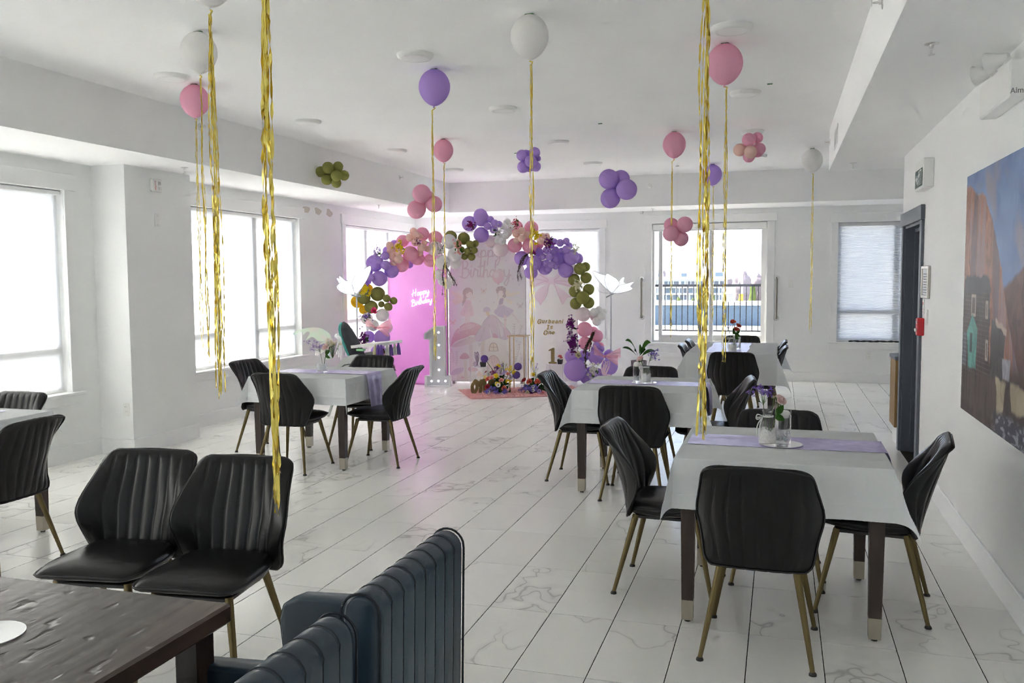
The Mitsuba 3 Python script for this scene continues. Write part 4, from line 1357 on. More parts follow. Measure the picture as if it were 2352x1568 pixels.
ROUND = shape(balloon_mesh(1.02), 'm_balloon_L', True)
LONG = shape(balloon_mesh(1.10, 36, 24), 'm_balloon_L', True)
ARCH = [(-5.517, 11.406, 1.811, 0.121, 'L'), (-5.336, 11.690, 2.081, 0.067, 'L'), (-5.423, 11.624, 1.991, 0.065, 'L'), (-5.336, 11.372, 1.912, 0.060, 'L'), (-5.405, 11.337, 1.841, 0.053, 'L'), (-5.315, 11.334, 1.780, 0.066, 'L'), (-5.304, 11.513, 1.705, 0.105, 'L'), (-5.434, 11.375, 1.595, 0.110, 'L'), (-5.487, 11.224, 1.612, 0.052, 'L'), (-5.632, 11.424, 1.685, 0.069, 'L'), (-5.679, 11.452, 1.586, 0.084, 'L'), (-5.705, 11.390, 1.486, 0.083, 'L'), (-5.136, 11.766, 1.789, 0.051, 'L'), (-5.294, 11.441, 2.061, 0.053, 'H'), (-5.192, 11.492, 2.050, 0.055, 'H'), (-5.285, 11.471, 1.985, 0.066, 'H'), (-5.258, 11.461, 1.913, 0.068, 'H'), (-5.147, 11.417, 1.948, 0.050, 'H'), (-5.133, 11.376, 1.860, 0.061, 'H'), (-5.257, 11.474, 1.814, 0.046, 'H'), (-5.212, 11.702, 2.129, 0.090, 'K'), (-5.036, 11.570, 1.945, 0.108, 'K'), (-5.192, 11.604, 1.793, 0.111, 'K'), (-5.000, 11.734, 1.882, 0.101, 'K'), (-4.929, 11.766, 2.226, 0.098, 'K'), (-5.000, 11.610, 2.259, 0.053, 'H'), (-4.933, 11.547, 2.203, 0.055, 'H'), (-5.032, 11.547, 2.169, 0.057, 'H'), (-4.935, 11.522, 2.098, 0.055, 'H'), (-4.933, 11.692, 2.190, 0.047, 'H'), (-4.870, 11.580, 2.025, 0.057, 'H'), (-4.873, 11.698, 2.095, 0.044, 'H'), (-4.933, 11.670, 1.957, 0.050, 'H'), (-4.845, 11.737, 2.013, 0.047, 'H'), (-4.776, 11.889, 2.171, 0.103, 'K'), (-4.759, 11.827, 2.014, 0.112, 'P'), (-4.835, 11.815, 1.848, 0.095, 'K'), (-4.548, 11.833, 2.116, 0.106, 'W'), (-4.462, 11.829, 1.924, 0.102, 'W'), (-4.625, 11.774, 1.817, 0.108, 'W'), (-4.514, 11.994, 1.802, 0.081, 'W'), (-4.695, 11.788, 1.673, 0.051, 'W'), (-4.708, 11.806, 1.612, 0.045, 'W'), (-4.675, 11.871, 1.550, 0.065, 'W'), (-4.564, 11.948, 1.560, 0.065, 'W'), (-4.623, 11.943, 1.499, 0.068, 'W'), (-4.578, 11.984, 2.193, 0.088, 'O'), (-4.393, 12.026, 2.162, 0.090, 'O'), (-4.450, 11.928, 2.079, 0.054, 'O'), (-4.256, 11.905, 2.072, 0.056, 'O'), (-4.199, 11.979, 2.085, 0.050, 'O'), (-4.201, 11.932, 1.989, 0.051, 'O'), (-4.287, 11.890, 1.973, 0.050, 'O'), (-4.251, 11.955, 1.896, 0.056, 'O'), (-4.350, 11.931, 1.902, 0.050, 'O'), (-4.404, 11.951, 2.001, 0.050, 'O'), (-4.133, 12.056, 2.445, 0.112, 'L'), (-4.191, 12.191, 2.495, 0.104, 'L'), (-4.308, 12.043, 2.376, 0.110, 'L'), (-4.136, 12.056, 2.212, 0.110, 'L'), (-3.992, 12.055, 2.428, 0.049, 'L'), (-4.020, 11.995, 2.328, 0.053, 'L'), (-3.913, 12.000, 2.368, 0.055, 'L'), (-3.881, 12.108, 2.362, 0.047, 'L'), (-3.943, 12.056, 2.285, 0.060, 'L'), (-3.795, 12.218, 2.400, 0.052, 'W'), (-3.826, 12.158, 2.332, 0.052, 'W'), (-3.730, 12.227, 2.331, 0.054, 'W'), (-3.800, 12.262, 2.248, 0.066, 'W'), (-3.888, 12.128, 2.185, 0.056, 'W'), (-3.795, 12.150, 2.198, 0.054, 'W'), (-3.831, 12.110, 2.122, 0.054, 'W'), (-3.918, 12.138, 2.130, 0.045, 'W'), (-3.901, 12.238, 2.010, 0.113, 'P'), (-4.056, 12.234, 2.125, 0.093, 'P'), (-3.716, 12.416, 2.330, 0.100, 'K'), (-3.498, 12.450, 2.315, 0.105, 'K'), (-3.701, 12.287, 2.061, 0.107, 'K'), (-3.498, 12.360, 2.047, 0.109, 'K'), (-3.392, 12.522, 2.069, 0.059, 'K'), (-3.565, 12.464, 2.150, 0.068, 'K'), (-3.573, 12.210, 2.266, 0.054, 'H'), (-3.661, 12.237, 2.230, 0.061, 'H'), (-3.517, 12.282, 2.213, 0.054, 'H'), (-3.562, 12.170, 2.154, 0.054, 'H'), (-3.650, 12.197, 2.128, 0.047, 'H'), (-3.255, 12.406, 2.180, 0.051, 'H'), (-3.331, 12.348, 2.122, 0.051, 'H'), (-3.245, 12.366, 2.088, 0.051, 'H'), (-3.326, 12.463, 2.199, 0.045, 'H'), (-3.380, 12.438, 2.190, 0.045, 'H'), (-3.623, 12.370, 1.874, 0.108, 'L'), (-3.436, 12.367, 1.804, 0.113, 'L'), (-3.501, 12.428, 1.666, 0.097, 'L'), (-3.400, 12.497, 1.964, 0.068, 'L'), (-3.249, 12.365, 1.987, 0.054, 'L'), (-3.303, 12.362, 1.894, 0.047, 'L'), (-3.198, 12.344, 1.892, 0.055, 'L'), (-3.181, 12.464, 1.954, 0.045, 'L'), (-3.152, 12.455, 1.849, 0.051, 'L'), (-3.251, 12.364, 1.798, 0.051, 'L'), (-3.172, 12.357, 1.774, 0.051, 'L'), (-3.134, 12.464, 1.751, 0.045, 'L'), (-3.221, 12.401, 1.712, 0.047, 'L'), (-3.310, 12.517, 1.736, 0.105, 'L'), (-3.162, 12.495, 2.113, 0.048, 'L'), (-3.069, 12.472, 2.093, 0.056, 'L'), (-2.983, 12.489, 2.115, 0.051, 'L'), (-2.956, 12.569, 2.050, 0.051, 'L'), (-2.981, 12.468, 2.002, 0.054, 'L'), (-3.063, 12.519, 1.982, 0.043, 'L'), (-3.151, 12.523, 1.995, 0.051, 'L'), (-3.219, 12.536, 2.056, 0.046, 'L'), (-3.114, 12.629, 1.872, 0.103, 'L'), (-2.930, 12.581, 1.886, 0.116, 'L'), (-2.877, 12.783, 1.872, 0.078, 'L'), (-3.018, 12.607, 1.700, 0.114, 'L'), (-2.812, 12.636, 1.715, 0.089, 'O'), (-2.768, 12.811, 1.745, 0.071, 'O'), (-2.912, 12.678, 1.557, 0.087, 'O'), (-2.743, 12.734, 1.584, 0.083, 'O'), (-2.902, 12.683, 1.385, 0.087, 'O'), (-2.708, 12.750, 1.412, 0.085, 'O'), (-2.760, 12.595, 1.295, 0.097, 'O'), (-2.882, 12.671, 1.208, 0.087, 'O'), (-2.713, 12.770, 1.217, 0.087, 'O'), (-2.781, 12.717, 1.045, 0.108, 'P'), (-2.618, 12.726, 1.076, 0.066, 'W'), (-2.565, 12.794, 1.117, 0.049, 'W'), (-2.492, 12.849, 1.085, 0.042, 'W'), (-2.579, 12.722, 0.942, 0.066, 'W'), (-2.500, 12.736, 1.021, 0.061, 'W'), (-2.544, 12.782, 1.065, 0.055, 'W'), (-2.641, 12.825, 1.001, 0.059, 'P'), (-2.760, 12.705, 0.824, 0.113, 'K'), (-2.606, 12.841, 0.719, 0.097, 'K'), (-2.761, 12.749, 0.617, 0.099, 'K'), (-2.673, 12.920, 0.778, 0.077, 'K'), (-2.564, 12.882, 0.563, 0.062, 'K'), (-2.586, 12.741, 0.583, 0.057, 'L'), (-2.531, 12.810, 0.530, 0.049, 'L'), (-2.630, 12.786, 0.520, 0.052, 'L'), (-2.955, 12.682, 0.421, 0.099, 'L'), (-2.791, 12.801, 0.426, 0.085, 'L'), (-2.592, 12.738, 0.417, 0.117, 'L'), (-2.434, 12.940, 0.433, 0.081, 'L'), (-2.889, 12.668, 0.225, 0.173, 'L'), (-2.683, 12.828, 0.151, 0.112, 'L'), (-2.411, 12.842, 0.268, 0.124, 'L'), (-2.557, 12.732, 0.189, 0.059, 'L'), (-2.488, 12.785, 0.148, 0.049, 'L'), (-2.763, 12.835, 0.097, 0.097, 'L'), (-2.540, 12.827, 0.095, 0.074, 'L'), (-5.633, 11.277, 1.332, 0.099, 'O'), (-5.487, 11.425, 1.375, 0.102, 'O'), (-5.554, 11.344, 1.192, 0.094, 'O'), (-5.328, 11.381, 1.313, 0.055, 'O'), (-5.259, 11.465, 1.277, 0.053, 'O'), (-5.415, 11.388, 1.230, 0.046, 'O'), (-5.301, 11.371, 1.197, 0.059, 'O'), (-5.829, 11.456, 1.263, 0.090, 'Y'), (-5.759, 11.516, 1.147, 0.065, 'Y'), (-5.681, 11.527, 1.446, 0.069, 'Y'), (-5.415, 11.415, 1.074, 0.094, 'W'), (-5.535, 11.356, 0.932, 0.083, 'W'), (-5.678, 11.458, 1.020, 0.084, 'W'), (-5.401, 11.521, 0.893, 0.084, 'P'), (-5.407, 11.372, 0.755, 0.116, 'L'), (-5.641, 11.429, 0.762, 0.087, 'L'), (-5.491, 11.505, 0.579, 0.062, 'L'), (-5.426, 11.464, 0.432, 0.089, 'K'), (-5.590, 11.555, 0.540, 0.079, 'L'), (-5.594, 11.506, 0.397, 0.079, 'K'), (-5.432, 11.524, 0.286, 0.084, 'K')]
CLUSTERS = {
    'O': [(-4.942, 8.900, 2.789, 0.061, 'O'), (-4.826, 8.850, 2.822, 0.066, 'O'), (-4.747, 8.930, 2.839, 0.058, 'O'), (-4.861, 8.880, 2.699, 0.062, 'O'), (-4.705, 8.810, 2.724, 0.061, 'O'), (-4.660, 8.900, 2.737, 0.057, 'O'), (-4.755, 8.900, 2.659, 0.055, 'O'), (-4.844, 8.980, 2.790, 0.055, 'O')],
    'K1': [(-3.948, 9.420, 2.555, 0.107, 'K'), (-4.032, 9.460, 2.384, 0.107, 'K'), (-3.830, 9.500, 2.442, 0.094, 'K'), (-3.954, 9.580, 2.530, 0.086, 'K')],
    'L1': [(-2.580, 8.850, 2.852, 0.059, 'L'), (-2.452, 8.870, 2.875, 0.058, 'L'), (-2.475, 8.800, 2.781, 0.062, 'L'), (-2.572, 8.860, 2.736, 0.062, 'L'), (-2.444, 8.880, 2.738, 0.054, 'L'), (-2.434, 8.940, 2.825, 0.030, 'L'), (-2.567, 8.960, 2.871, 0.054, 'L'), (-2.531, 8.950, 2.740, 0.049, 'L')],
    'L2': [(-1.802, 9.550, 2.650, 0.109, 'L'), (-1.694, 9.670, 2.659, 0.100, 'L'), (-1.602, 9.510, 2.530, 0.112, 'L'), (-1.793, 9.590, 2.449, 0.108, 'L')],
    'K2': [(-0.314, 8.950, 2.908, 0.066, 'K'), (-0.237, 9.050, 2.938, 0.055, 'K'), (-0.398, 8.980, 2.820, 0.062, 'H'), (-0.216, 9.000, 2.823, 0.060, 'K'), (-0.296, 8.900, 2.784, 0.061, 'H'), (-0.311, 8.970, 2.752, 0.058, 'K'), (-0.232, 9.050, 2.805, 0.056, 'K')],
    'K3': [(-1.104, 9.360, 2.127, 0.077, 'K'), (-0.955, 9.270, 2.125, 0.082, 'K'), (-1.094, 9.240, 2.035, 0.082, 'K'), (-0.999, 9.320, 1.985, 0.079, 'K')],}

rnd = random.Random(11)

TUFTS = {'lilac': (-5.355, 11.238, 1.954), 'yellow': (-5.058, 11.388, 2.021)}
LANDMARKS = [('the lilac tuft', (-5.355, 1.954)), ('the left yellow flowers', (-5.058, 2.021)), ('the dark speckled sprig', (-4.840, 2.099)), ('the bare golden twig', (-4.632, 2.075)),
             ('the white daisies', (-4.540, 1.971)), ('the pink wax flowers', (-4.306, 2.044)), ('the magenta tuft', (-4.147, 2.320)), ('the white filler tuft', (-3.806, 2.241)), ('the red sprig', (-3.567, 2.347)),
             ('the right yellow flowers', (-3.323, 2.192)), ('the plum tuft', (-3.140, 2.086)), ('the golden sprig', (-2.833, 1.992)), ('the right hanging twigs', (-3.503, 1.795)), ('the left hanging twigs', (-4.462, 1.584)),
             ('the low yellow flowers', (-5.478, 1.440)), ('the pink rosebud', (-5.398, 1.153)), ('the purple and green tuft', (-5.475, 1.062)), ('the dark violet tuft', (-5.508, 0.751)), ('the left trailing vine', (-5.233, 0.425)),
             ('the cream tuft', (-2.758, 1.476)), ('the dark plum spray', (-2.853, 0.78)), ('the right trailing vine', (-2.636, 0.651)), ('the white flowers near the floor', (-2.577, 0.266))]
pool = {}
todo = []
for x, y, z, r, c in ARCH:
    size = 'giant' if r > 0.15 else 'large' if r > 0.088 else 'small' if r < 0.068 else 'mid-sized'
    d = sorted((math.hypot(x - lx, z - lz), nm, x - lx, z - lz) for nm, (lx, lz) in LANDMARKS)[0]
    a = math.degrees(math.atan2(d[3], d[2])) % 360
    where = ['right of', 'upper right of', 'above', 'upper left of', 'left of', 'lower left of', 'below', 'lower right of'][int((a + 22.5) // 45) % 8]
    todo.append((d[0], x, y, z, r, c, f'{size} {CNAME[c]} balloon {where} {d[1]} on the arch'))
for t in sorted(todo):
    pool.setdefault(t[6], []).append(t)
for lab, ts in pool.items():
    for i, (_, x, y, z, r, c, _) in enumerate(ts):
        o = ['nearest', 'second', 'third', 'fourth', 'fifth', 'sixth', 'seventh', 'eighth'][i] + ' ' if len(ts) > 1 else ''
        dirn = np.array([rnd.uniform(-0.7, 0.7), -0.75, rnd.uniform(-0.6, 0.75)])
        k = thing('balloon', o + lab, 'balloon', 'balloons of the arch')
        put(k, ROUND, align_z(dirn, (x, y, z), (r, r, r)), 'm_balloon_' + c)

mat('m_thread', pr((0.75, 0.75, 0.75), 0.5))
CNAMES = {'O': 'the olive cluster left', 'K1': 'the pink cluster above the arch', 'L1': 'the purple cluster in mid-room', 'L2': 'the purple cluster right of the arch', 'K2': 'the pink and peach cluster on the right', 'K3': 'the pink cluster before the glass door'}
for key, bs in CLUSTERS.items():
    cx, cy, cz = np.mean([b[:3] for b in bs], axis=0)
    bs = sorted(bs, key=lambda b: -b[2])
    for i, (x, y, z, r, c) in enumerate(bs):
        v = np.array([x - cx, y - cy, z - cz])
        o = ['highest', 'second highest', 'third highest', 'fourth highest', 'fifth highest', 'sixth highest', 'seventh highest', 'lowest'][i if i < len(bs) - 1 else 7]
        k = thing('balloon', f'{o} balloon of {CNAMES[key]}, {CNAME[c]}', 'balloon', 'balloons of ' + CNAMES[key])
        put(k, ROUND, align_z(v / (np.linalg.norm(v) + 1e-9) + np.array([0, -0.02, 0.01]), (x, y, z), (r, r, r)), 'm_balloon_' + c)
    single('hanging_thread', cyl((cx, cy, cz), (cx, cy, ZC), 0.0006, None, 5), 'm_thread', f'fine thread that holds up {CNAMES[key]}', 'thread')

# single balloons under the ceiling with gold foil streamers


def foil(p, n, uv):
    return mix((0.60, 0.47, 0.08), (0.90, 0.76, 0.22), noise(p.x * 300, p.y * 300, p.z * 40))


mat('m_foil', pr(proc(foil), 0.16, metallic=1.0))


def streamer(x, y, ztop, zbot, label, n=7, spread=0.014, w=0.0065, seed=0, drift=(0, 0), knot=None):
    """foil strips tied together at the top"""
    rn = random.Random(seed)
    k = thing('foil_streamer', label, 'streamer', 'gold foil streamers')
    for s in range(n):
        m = 90
        zb = zbot + abs(rn.gauss(0, 0.05)) * (1 if s else 0)
        t = np.linspace(0, 1, m)
        z = ztop + (zb - ztop) * t
        ph, fr = rn.uniform(0, 6.28), rn.uniform(2, 6)
        ox, oy = rn.uniform(-1, 1) * spread, rn.uniform(-1, 1) * spread
        open_ = np.clip(t * 3, 0.12, 1)
        cx = x + drift[0] * t + ox * open_ + 0.004 * np.sin(t * fr * 3 + ph)
        cy = y + drift[1] * t + oy * open_ + 0.004 * np.cos(t * fr * 2.6 + ph)
        jit = np.array([meshkit.fbm(np.array([q * 26, s * 3.7, seed * 1.9]), 3, seed) for q in t])
        ang = ph + (jit - 0.5) * 11 + t * rn.uniform(-2, 2) + 0.5 * np.array([rn.gauss(0, 1) for _ in range(m)])
        ww = w * (0.75 + 0.5 * rn.random()) / 2
        dx, dy = np.cos(ang) * ww, np.sin(ang) * ww
        crk = (jit - 0.5) * 0.012
        P = np.stack([np.stack([cx - dx, cy - dy, z + crk], -1), np.stack([cx + dx * 0.1, cy + dy * 0.1 + 0.0008, z], -1), np.stack([cx + dx, cy + dy, z - crk], -1)])
        part(k, 'strand', grid(P), 'm_foil', True)
    if knot:
        part(k, 'tie', tube(spline([knot, ((knot[0] + x) / 2 + 0.012, (knot[1] + y) / 2, (knot[2] + ztop) / 2 + 0.004), (x, y, ztop)], 5), 0.004, 6), 'm_foil', True)
    return k


SINGLES = [('white', 'W', -3.381, 4.632, 0.112, 'above the left gold streamers', 1.07, 5), ('pink', 'K', -4.309, 5.835, 0.112, 'left, partly before the beam', 1.06, 4), ('white', 'W', -1.387, 4.924, 0.113, 'in the middle of the ceiling', 1.01, 5),
           ('lavender', 'L', -2.391, 5.966, 0.116, 'left of the middle white balloon', 0.98, 6), ('pink', 'K', -3.485, 8.93, 0.110, 'above the pink panel of the arch', 1.09, 4), ('pink', 'K', -0.363, 5.919, 0.118, 'upper right, beside a long gold streamer', 1.02, 6),
           ('pink', 'K', -1.068, 9.275, 0.121, 'in front of the sliding door', 0.95, 6), ('lavender', 'L', -0.885, 12.096, 0.125, 'far back above the sliding door, behind a gold streamer', 0.96, 4), ('white', 'W', 0.337, 11.034, 0.125, 'at the far end of the right soffit', 0.905, 5)]
for i, (cn, c, x, y, r, where, zb, n) in enumerate(SINGLES):
    r *= 0.97
    zc = ZC - r * 1.10 - 0.004
    k = thing('ceiling_balloon', f'{cn} balloon on the ceiling {where}', 'balloon', 'single balloons under the ceiling')
    tilt = np.array([rnd.uniform(-0.05, 0.05), rnd.uniform(-0.03, 0.03), 1])
    put(k + '__body', LONG, align_z(tilt, (x, y, zc), (r, r, r)), 'm_balloon_' + c)
    part(k, 'tape', rbox(x - 0.025, x + 0.025, y - 0.012, y + 0.012, ZC - 0.006, ZC - 0.0005, 0.002), 'm_tape_green')
    zn = zc - r * 1.28
    off = ((-0.02, 0) if i in (3, 6) else (0.012, -0.01))
    streamer(x + off[0], y + off[1], zn - 0.02, zb, f'gold streamer of the {cn} balloon {where}', n, 0.010, 0.006, 20 + i, knot=(x, y, zn))
for i, (x, y, zb, lab, n, sp) in enumerate([(-2.49, 3.50, 1.03, 'wide gold foil streamer from the top edge, left of the leftmost window', 10, 0.022), (-1.105, 1.75, 1.035, 'nearest gold foil streamer, hanging down before a black chair', 7, 0.011),
                                            (-0.246, 3.0, 1.03, 'gold foil streamer from the top edge ending over the front right table', 9, 0.016)]):
    r = 0.115
    zn = ZC - r * 1.1 - 0.004 - r * 1.28
    streamer(x, y, zn - 0.02, zb, lab, n, sp, 0.007, 60 + i, knot=(x, y, zn))
    k = thing('ceiling_balloon', ('white', 'pink', 'lavender')[i] + ' balloon on the ceiling above the frame holding the ' + ('left', 'nearest', 'right')[i] + ' streamer', 'balloon', 'single balloons under the ceiling')
    put(k + '__body', LONG, align_z((0, 0, 1), (x, y, ZC - r * 1.1 - 0.004), (r, r, r)), 'm_balloon_' + 'WKL'[i])
for i, (px_, py_) in enumerate([(-1.70, 8.55), (-3.05, 10.2), (-0.10, 7.25), (-1.35, 12.1)]):
    single('tape_scrap', rbox(px_ - 0.02, px_ + 0.02, py_ - 0.012, py_ + 0.012, ZC - 0.006, ZC - 0.0005, 0.002), 'm_tape_green', 'scrap of green tape on the ceiling, ' + ('left of the middle white streamer', 'left of the far pink balloon', 'beside a right row light', 'above the purple cluster by the arch')[i], 'tape')

# ---------------------------------------------------------------- backdrop panels
mat('m_print', pr({'type': 'mesh_attribute', 'name': 'vertex_color'}, 0.65, spec=0.2))
mat('m_panel_white', pr((0.88, 0.87, 0.86), 0.6, spec=0.2))
mat('m_rod', pr((0.35, 0.33, 0.31), 0.35, metallic=0.8))


def moire(p, n, uv):
    x, z = p.x + 5.19, p.z - 1.75
    r = dr.sqrt(x * x * 1.6 + z * z) + 0.10 * fbm(p.x * 3.2, p.z * 3.2, 2.0, 3)
    w = 0.5 + 0.5 * dr.sin(r * 330)
    g = smoothstep(0.75, 1.35, p.z) * smoothstep(0.30, 0.6, noise(p.x * 2.6, p.z * 2.6, 1.0)) 
    g2 = smoothstep(0.35, 0.6, p.z) * smoothstep(1.05, 0.7, p.z) * smoothstep(-5.25, -5.5, p.x) * 0.7
    return mix((0.80, 0.32, 0.74), (0.90, 0.54, 0.86), w * (g + g2) * 0.55)


mat('m_magenta', {'type': 'principledthin', 'base_color': proc(moire), 'roughness': 0.7, 'diff_trans': 1.0, 'spec_trans': 0.0, 'eta': 1.3})


def arch_poly(w, h, n=32):
    r = w / 2
    a = np.linspace(0, PI, n)
    return Polygon([(0, 0), (w, 0)] + [(r + r * math.cos(t), h - r + r * math.sin(t)) for t in a])


def plane_map(A, B, out=0.0):
    """local x from A to B, y up, z towards the viewer's side"""
    A, B = np.array([*A, 0.0]), np.array([*B, 0.0])
    d = (B - A) / np.linalg.norm(B - A)
    n = np.cross(d, [0, 0, 1.0])
    return (d, np.array([0, 0, 1.0]), n), A + n * out


# pink fabric panel: a sheer cover over an arched tube frame
k = thing('pink_backdrop', 'arched magenta fabric panel at the left of the arch, with a white neon sign', 'backdrop panel')
ax, o = plane_map((-5.66, 12.15), (-4.715, 12.15))
ap = arch_poly(0.945, 2.16)
part(k, 'fabric', map_axes(TM(*(lambda m: (m.vertices, m.faces))(cat(*[TM(np.column_stack([v, np.zeros(len(v))]), f) for v, f in [trimesh.creation.triangulate_polygon(ap, engine='earcut')]]))), ax, o), 'm_magenta')
ring = np.array([LineString(ap.exterior.coords).interpolate(t, normalized=True).coords[0] for t in np.linspace(0, 1, 90, endpoint=False)])
pts3 = o + ring[:, :1] * ax[0] + ring[:, 1:] * ax[1] + ax[2] * -0.013
pts3[:, 2] = np.maximum(pts3[:, 2], 0.012)
part(k, 'frame', tube(pts3, 0.011, 8, closed=True), 'm_rod', True)

# ---- handwriting: letters as strokes
GL = {
    'H': ([[(0.1, 0), (0.32, 1.2), (0.5, 2.2)], [(1.05, 0.0), (1.22, 1.2), (1.45, 2.3)], [(-0.25, 0.85), (0.5, 1.12), (1.5, 1.2)]], 1.65),
    'B': ([[(0.30, 0.0), (0.42, 1.1), (0.5, 2.05)], [(0.0, 1.6), (0.5, 2.15), (1.15, 2.0), (1.1, 1.4), (0.5, 1.12)], [(0.5, 1.12), (1.25, 1.05), (1.35, 0.35), (0.75, -0.12), (-0.05, 0.12)]], 1.55),
    'a': ([[(0.85, 0.85), (0.5, 1.0), (0.1, 0.55), (0.25, 0.05), (0.65, 0.25), (0.9, 0.92), (0.85, 0.2), (1.05, 0.03), (1.25, 0.3)]], 1.12),
    'p': ([[(0.0, 0.4), (0.22, 0.98), (0.15, 0.0), (0.0, -1.1)], [(0.18, 0.5), (0.5, 1.0), (0.85, 0.75), (0.7, 0.15), (0.22, 0.1)], [(0.7, 0.15), (0.95, 0.12), (1.15, 0.4)]], 1.08),
    'y': ([[(0.0, 0.6), (0.15, 0.95), (0.2, 0.3), (0.5, 0.05), (0.85, 0.4), (0.95, 0.95)], [(0.95, 0.95), (0.85, -0.3), (0.45, -1.1), (0.15, -0.8), (0.6, -0.2), (1.2, 0.3)]], 1.15),
    'i': ([[(0.0, 0.4), (0.2, 0.95), (0.15, 0.2), (0.38, 0.03), (0.6, 0.35)], [(0.28, 1.42), (0.30, 1.48)]], 0.56),
    'r': ([[(0.0, 0.4), (0.15, 0.9), (0.25, 1.15), (0.5, 0.95), (0.72, 0.92), (0.65, 0.3), (0.82, 0.03), (1.02, 0.3)]], 0.93),
    't': ([[(0.3, 2.0), (0.2, 0.9), (0.2, 0.2), (0.42, 0.03), (0.65, 0.35)], [(-0.12, 1.35), (0.72, 1.5)]], 0.6),
    'h': ([[(0.0, 0.4), (0.3, 1.6), (0.33, 2.15), (0.2, 1.7), (0.1, 0.0)], [(0.12, 0.45), (0.45, 1.0), (0.7, 0.8), (0.65, 0.2), (0.85, 0.03), (1.05, 0.35)]], 0.98),
    'd': ([[(0.82, 0.78), (0.5, 1.0), (0.1, 0.55), (0.25, 0.05), (0.65, 0.25), (0.95, 1.0), (1.05, 2.2)], [(1.05, 2.2), (0.9, 0.7), (0.9, 0.2), (1.08, 0.03), (1.25, 0.3)]], 1.12),
    'o': ([[(0.5, 1.0), (0.1, 0.6), (0.2, 0.08), (0.6, 0.05), (0.85, 0.5), (0.55, 1.0), (0.9, 0.85)]], 0.85),
    'n': ([[(0.0, 0.55), (0.16, 0.95), (0.12, 0.0)], [(0.14, 0.5), (0.5, 1.0), (0.75, 0.8), (0.7, 0.15), (0.88, 0.03), (1.08, 0.3)]], 0.98),
    'e': ([[(0.05, 0.35), (0.6, 0.6), (0.6, 0.95), (0.25, 0.95), (0.05, 0.45), (0.3, 0.02), (0.78, 0.25)]], 0.78)}


def strokes(word, x0, y0, xh, slant=0.0):
    """list of 2-D polylines"""
    out, x = [], 0.0
    for ch in word:
        ss, adv = GL[ch]
        for s in ss:
            p = spline(np.array(s), 7) + [x, 0]
            p = p * xh
            p[:, 0] += p[:, 1] * slant
            out.append(p + [x0, y0])
        x += adv
    return out


# neon sign: glowing tubes on the pink panel
scene['m_neon_dark'] = pr((0.8, 0.8, 0.85), 0.4)
k = thing('neon_sign', 'white glowing neon handwriting on the pink fabric panel', 'neon sign')
ca, sa = math.cos(0.21), math.sin(0.21)
for word, u, v, h in (('Happy', 0.40, 1.315, 0.050), ('Birthday', 0.385, 1.175, 0.046)):
    for s in strokes(word, 0, 0, h):
        q = np.stack([u + s[:, 0] * ca * 0.92 - s[:, 1] * sa * 0.3, v + s[:, 0] * sa + s[:, 1] * 0.95], -1)
        p3 = o + q[:, :1] * ax[0] + q[:, 1:] * ax[1] + ax[2] * 0.014
        put(child(k, 'tube'), shape(tube(p3, 0.0042, 6), 'm_neon_dark', True, emitter={'type': 'area', 'radiance': rgb((0.13, 0.125, 0.14))}))
part(k, 'standoff', cat([cyl(o + a * ax[0] + b * ax[1] + ax[2] * 0.0, o + a * ax[0] + b * ax[1] + ax[2] * 0.014, 0.003, None, 6) for a, b in ((0.42, 1.33), (0.62, 1.39), (0.42, 1.20), (0.66, 1.27))]), 'm_rod')


# ---- printed panels: flat coloured shapes laid over each other
def printed(layers, ax, o, step=0.00003):
    V, F, C, n = [], [], [], 0
    layers = [l for l in layers if not l[0].is_empty]
    vis, acc = [None] * len(layers), Polygon()
    for i in range(len(layers) - 1, -1, -1):          # cut away what later shapes cover, so that the print stays flat
        g = layers[i][0].buffer(0)
        vis[i] = g.difference(acc)
        acc = acc.union(g)
    for i, (g, c0, *c1) in enumerate(layers):
        lo, hi = g.bounds[1], g.bounds[3]
        g = vis[i]
        for q in getattr(g, 'geoms', [g]):
            if q.geom_type != 'Polygon' or q.area < 1e-7:
                continue
            v, f = trimesh.creation.triangulate_polygon(q, engine='earcut')
            t = np.clip((v[:, 1] - lo) / max(hi - lo, 1e-6), 0, 1)
            a = np.minimum(np.array(c0) * 0.95 / 255.0, 0.95)
            b = np.minimum(np.array(c1[0] if c1 else c0) * 0.95 / 255.0, 0.95)
            V.append(np.column_stack([v, np.zeros(len(v))]))
            F.append(np.asarray(f) + n)
            C.append(b[None] * (1 - t[:, None]) + a[None] * t[:, None])
            n += len(v)
    m = map_axes(TM(np.vstack(V), np.vstack(F)), ax, o)
    return shape(m, 'm_print', False, color=np.vstack(C))


def panel_body(k, poly, ax, o, th=0.025, m='m_panel_white', rod=True):
    part(k, 'board', map_axes(extrude(poly, th), ax, o - np.asarray(ax[2]) * th), m)
    if rod:
        r_ = np.array([poly.exterior.interpolate(t, normalized=True).coords[0] for t in np.linspace(0, 1, 90, endpoint=False)])
        p3 = o + r_[:, :1] * ax[0] + r_[:, 1:] * ax[1] - np.asarray(ax[2]) * (th / 2)
        part(k, 'frame', tube(p3, 0.008, 6, closed=True), 'm_rod', True)


def el(cx, cy, rx, ry, rot=0):
    return affinity.rotate(affinity.scale(Point(cx, cy).buffer(1, quad_segs=10), rx, ry), rot)


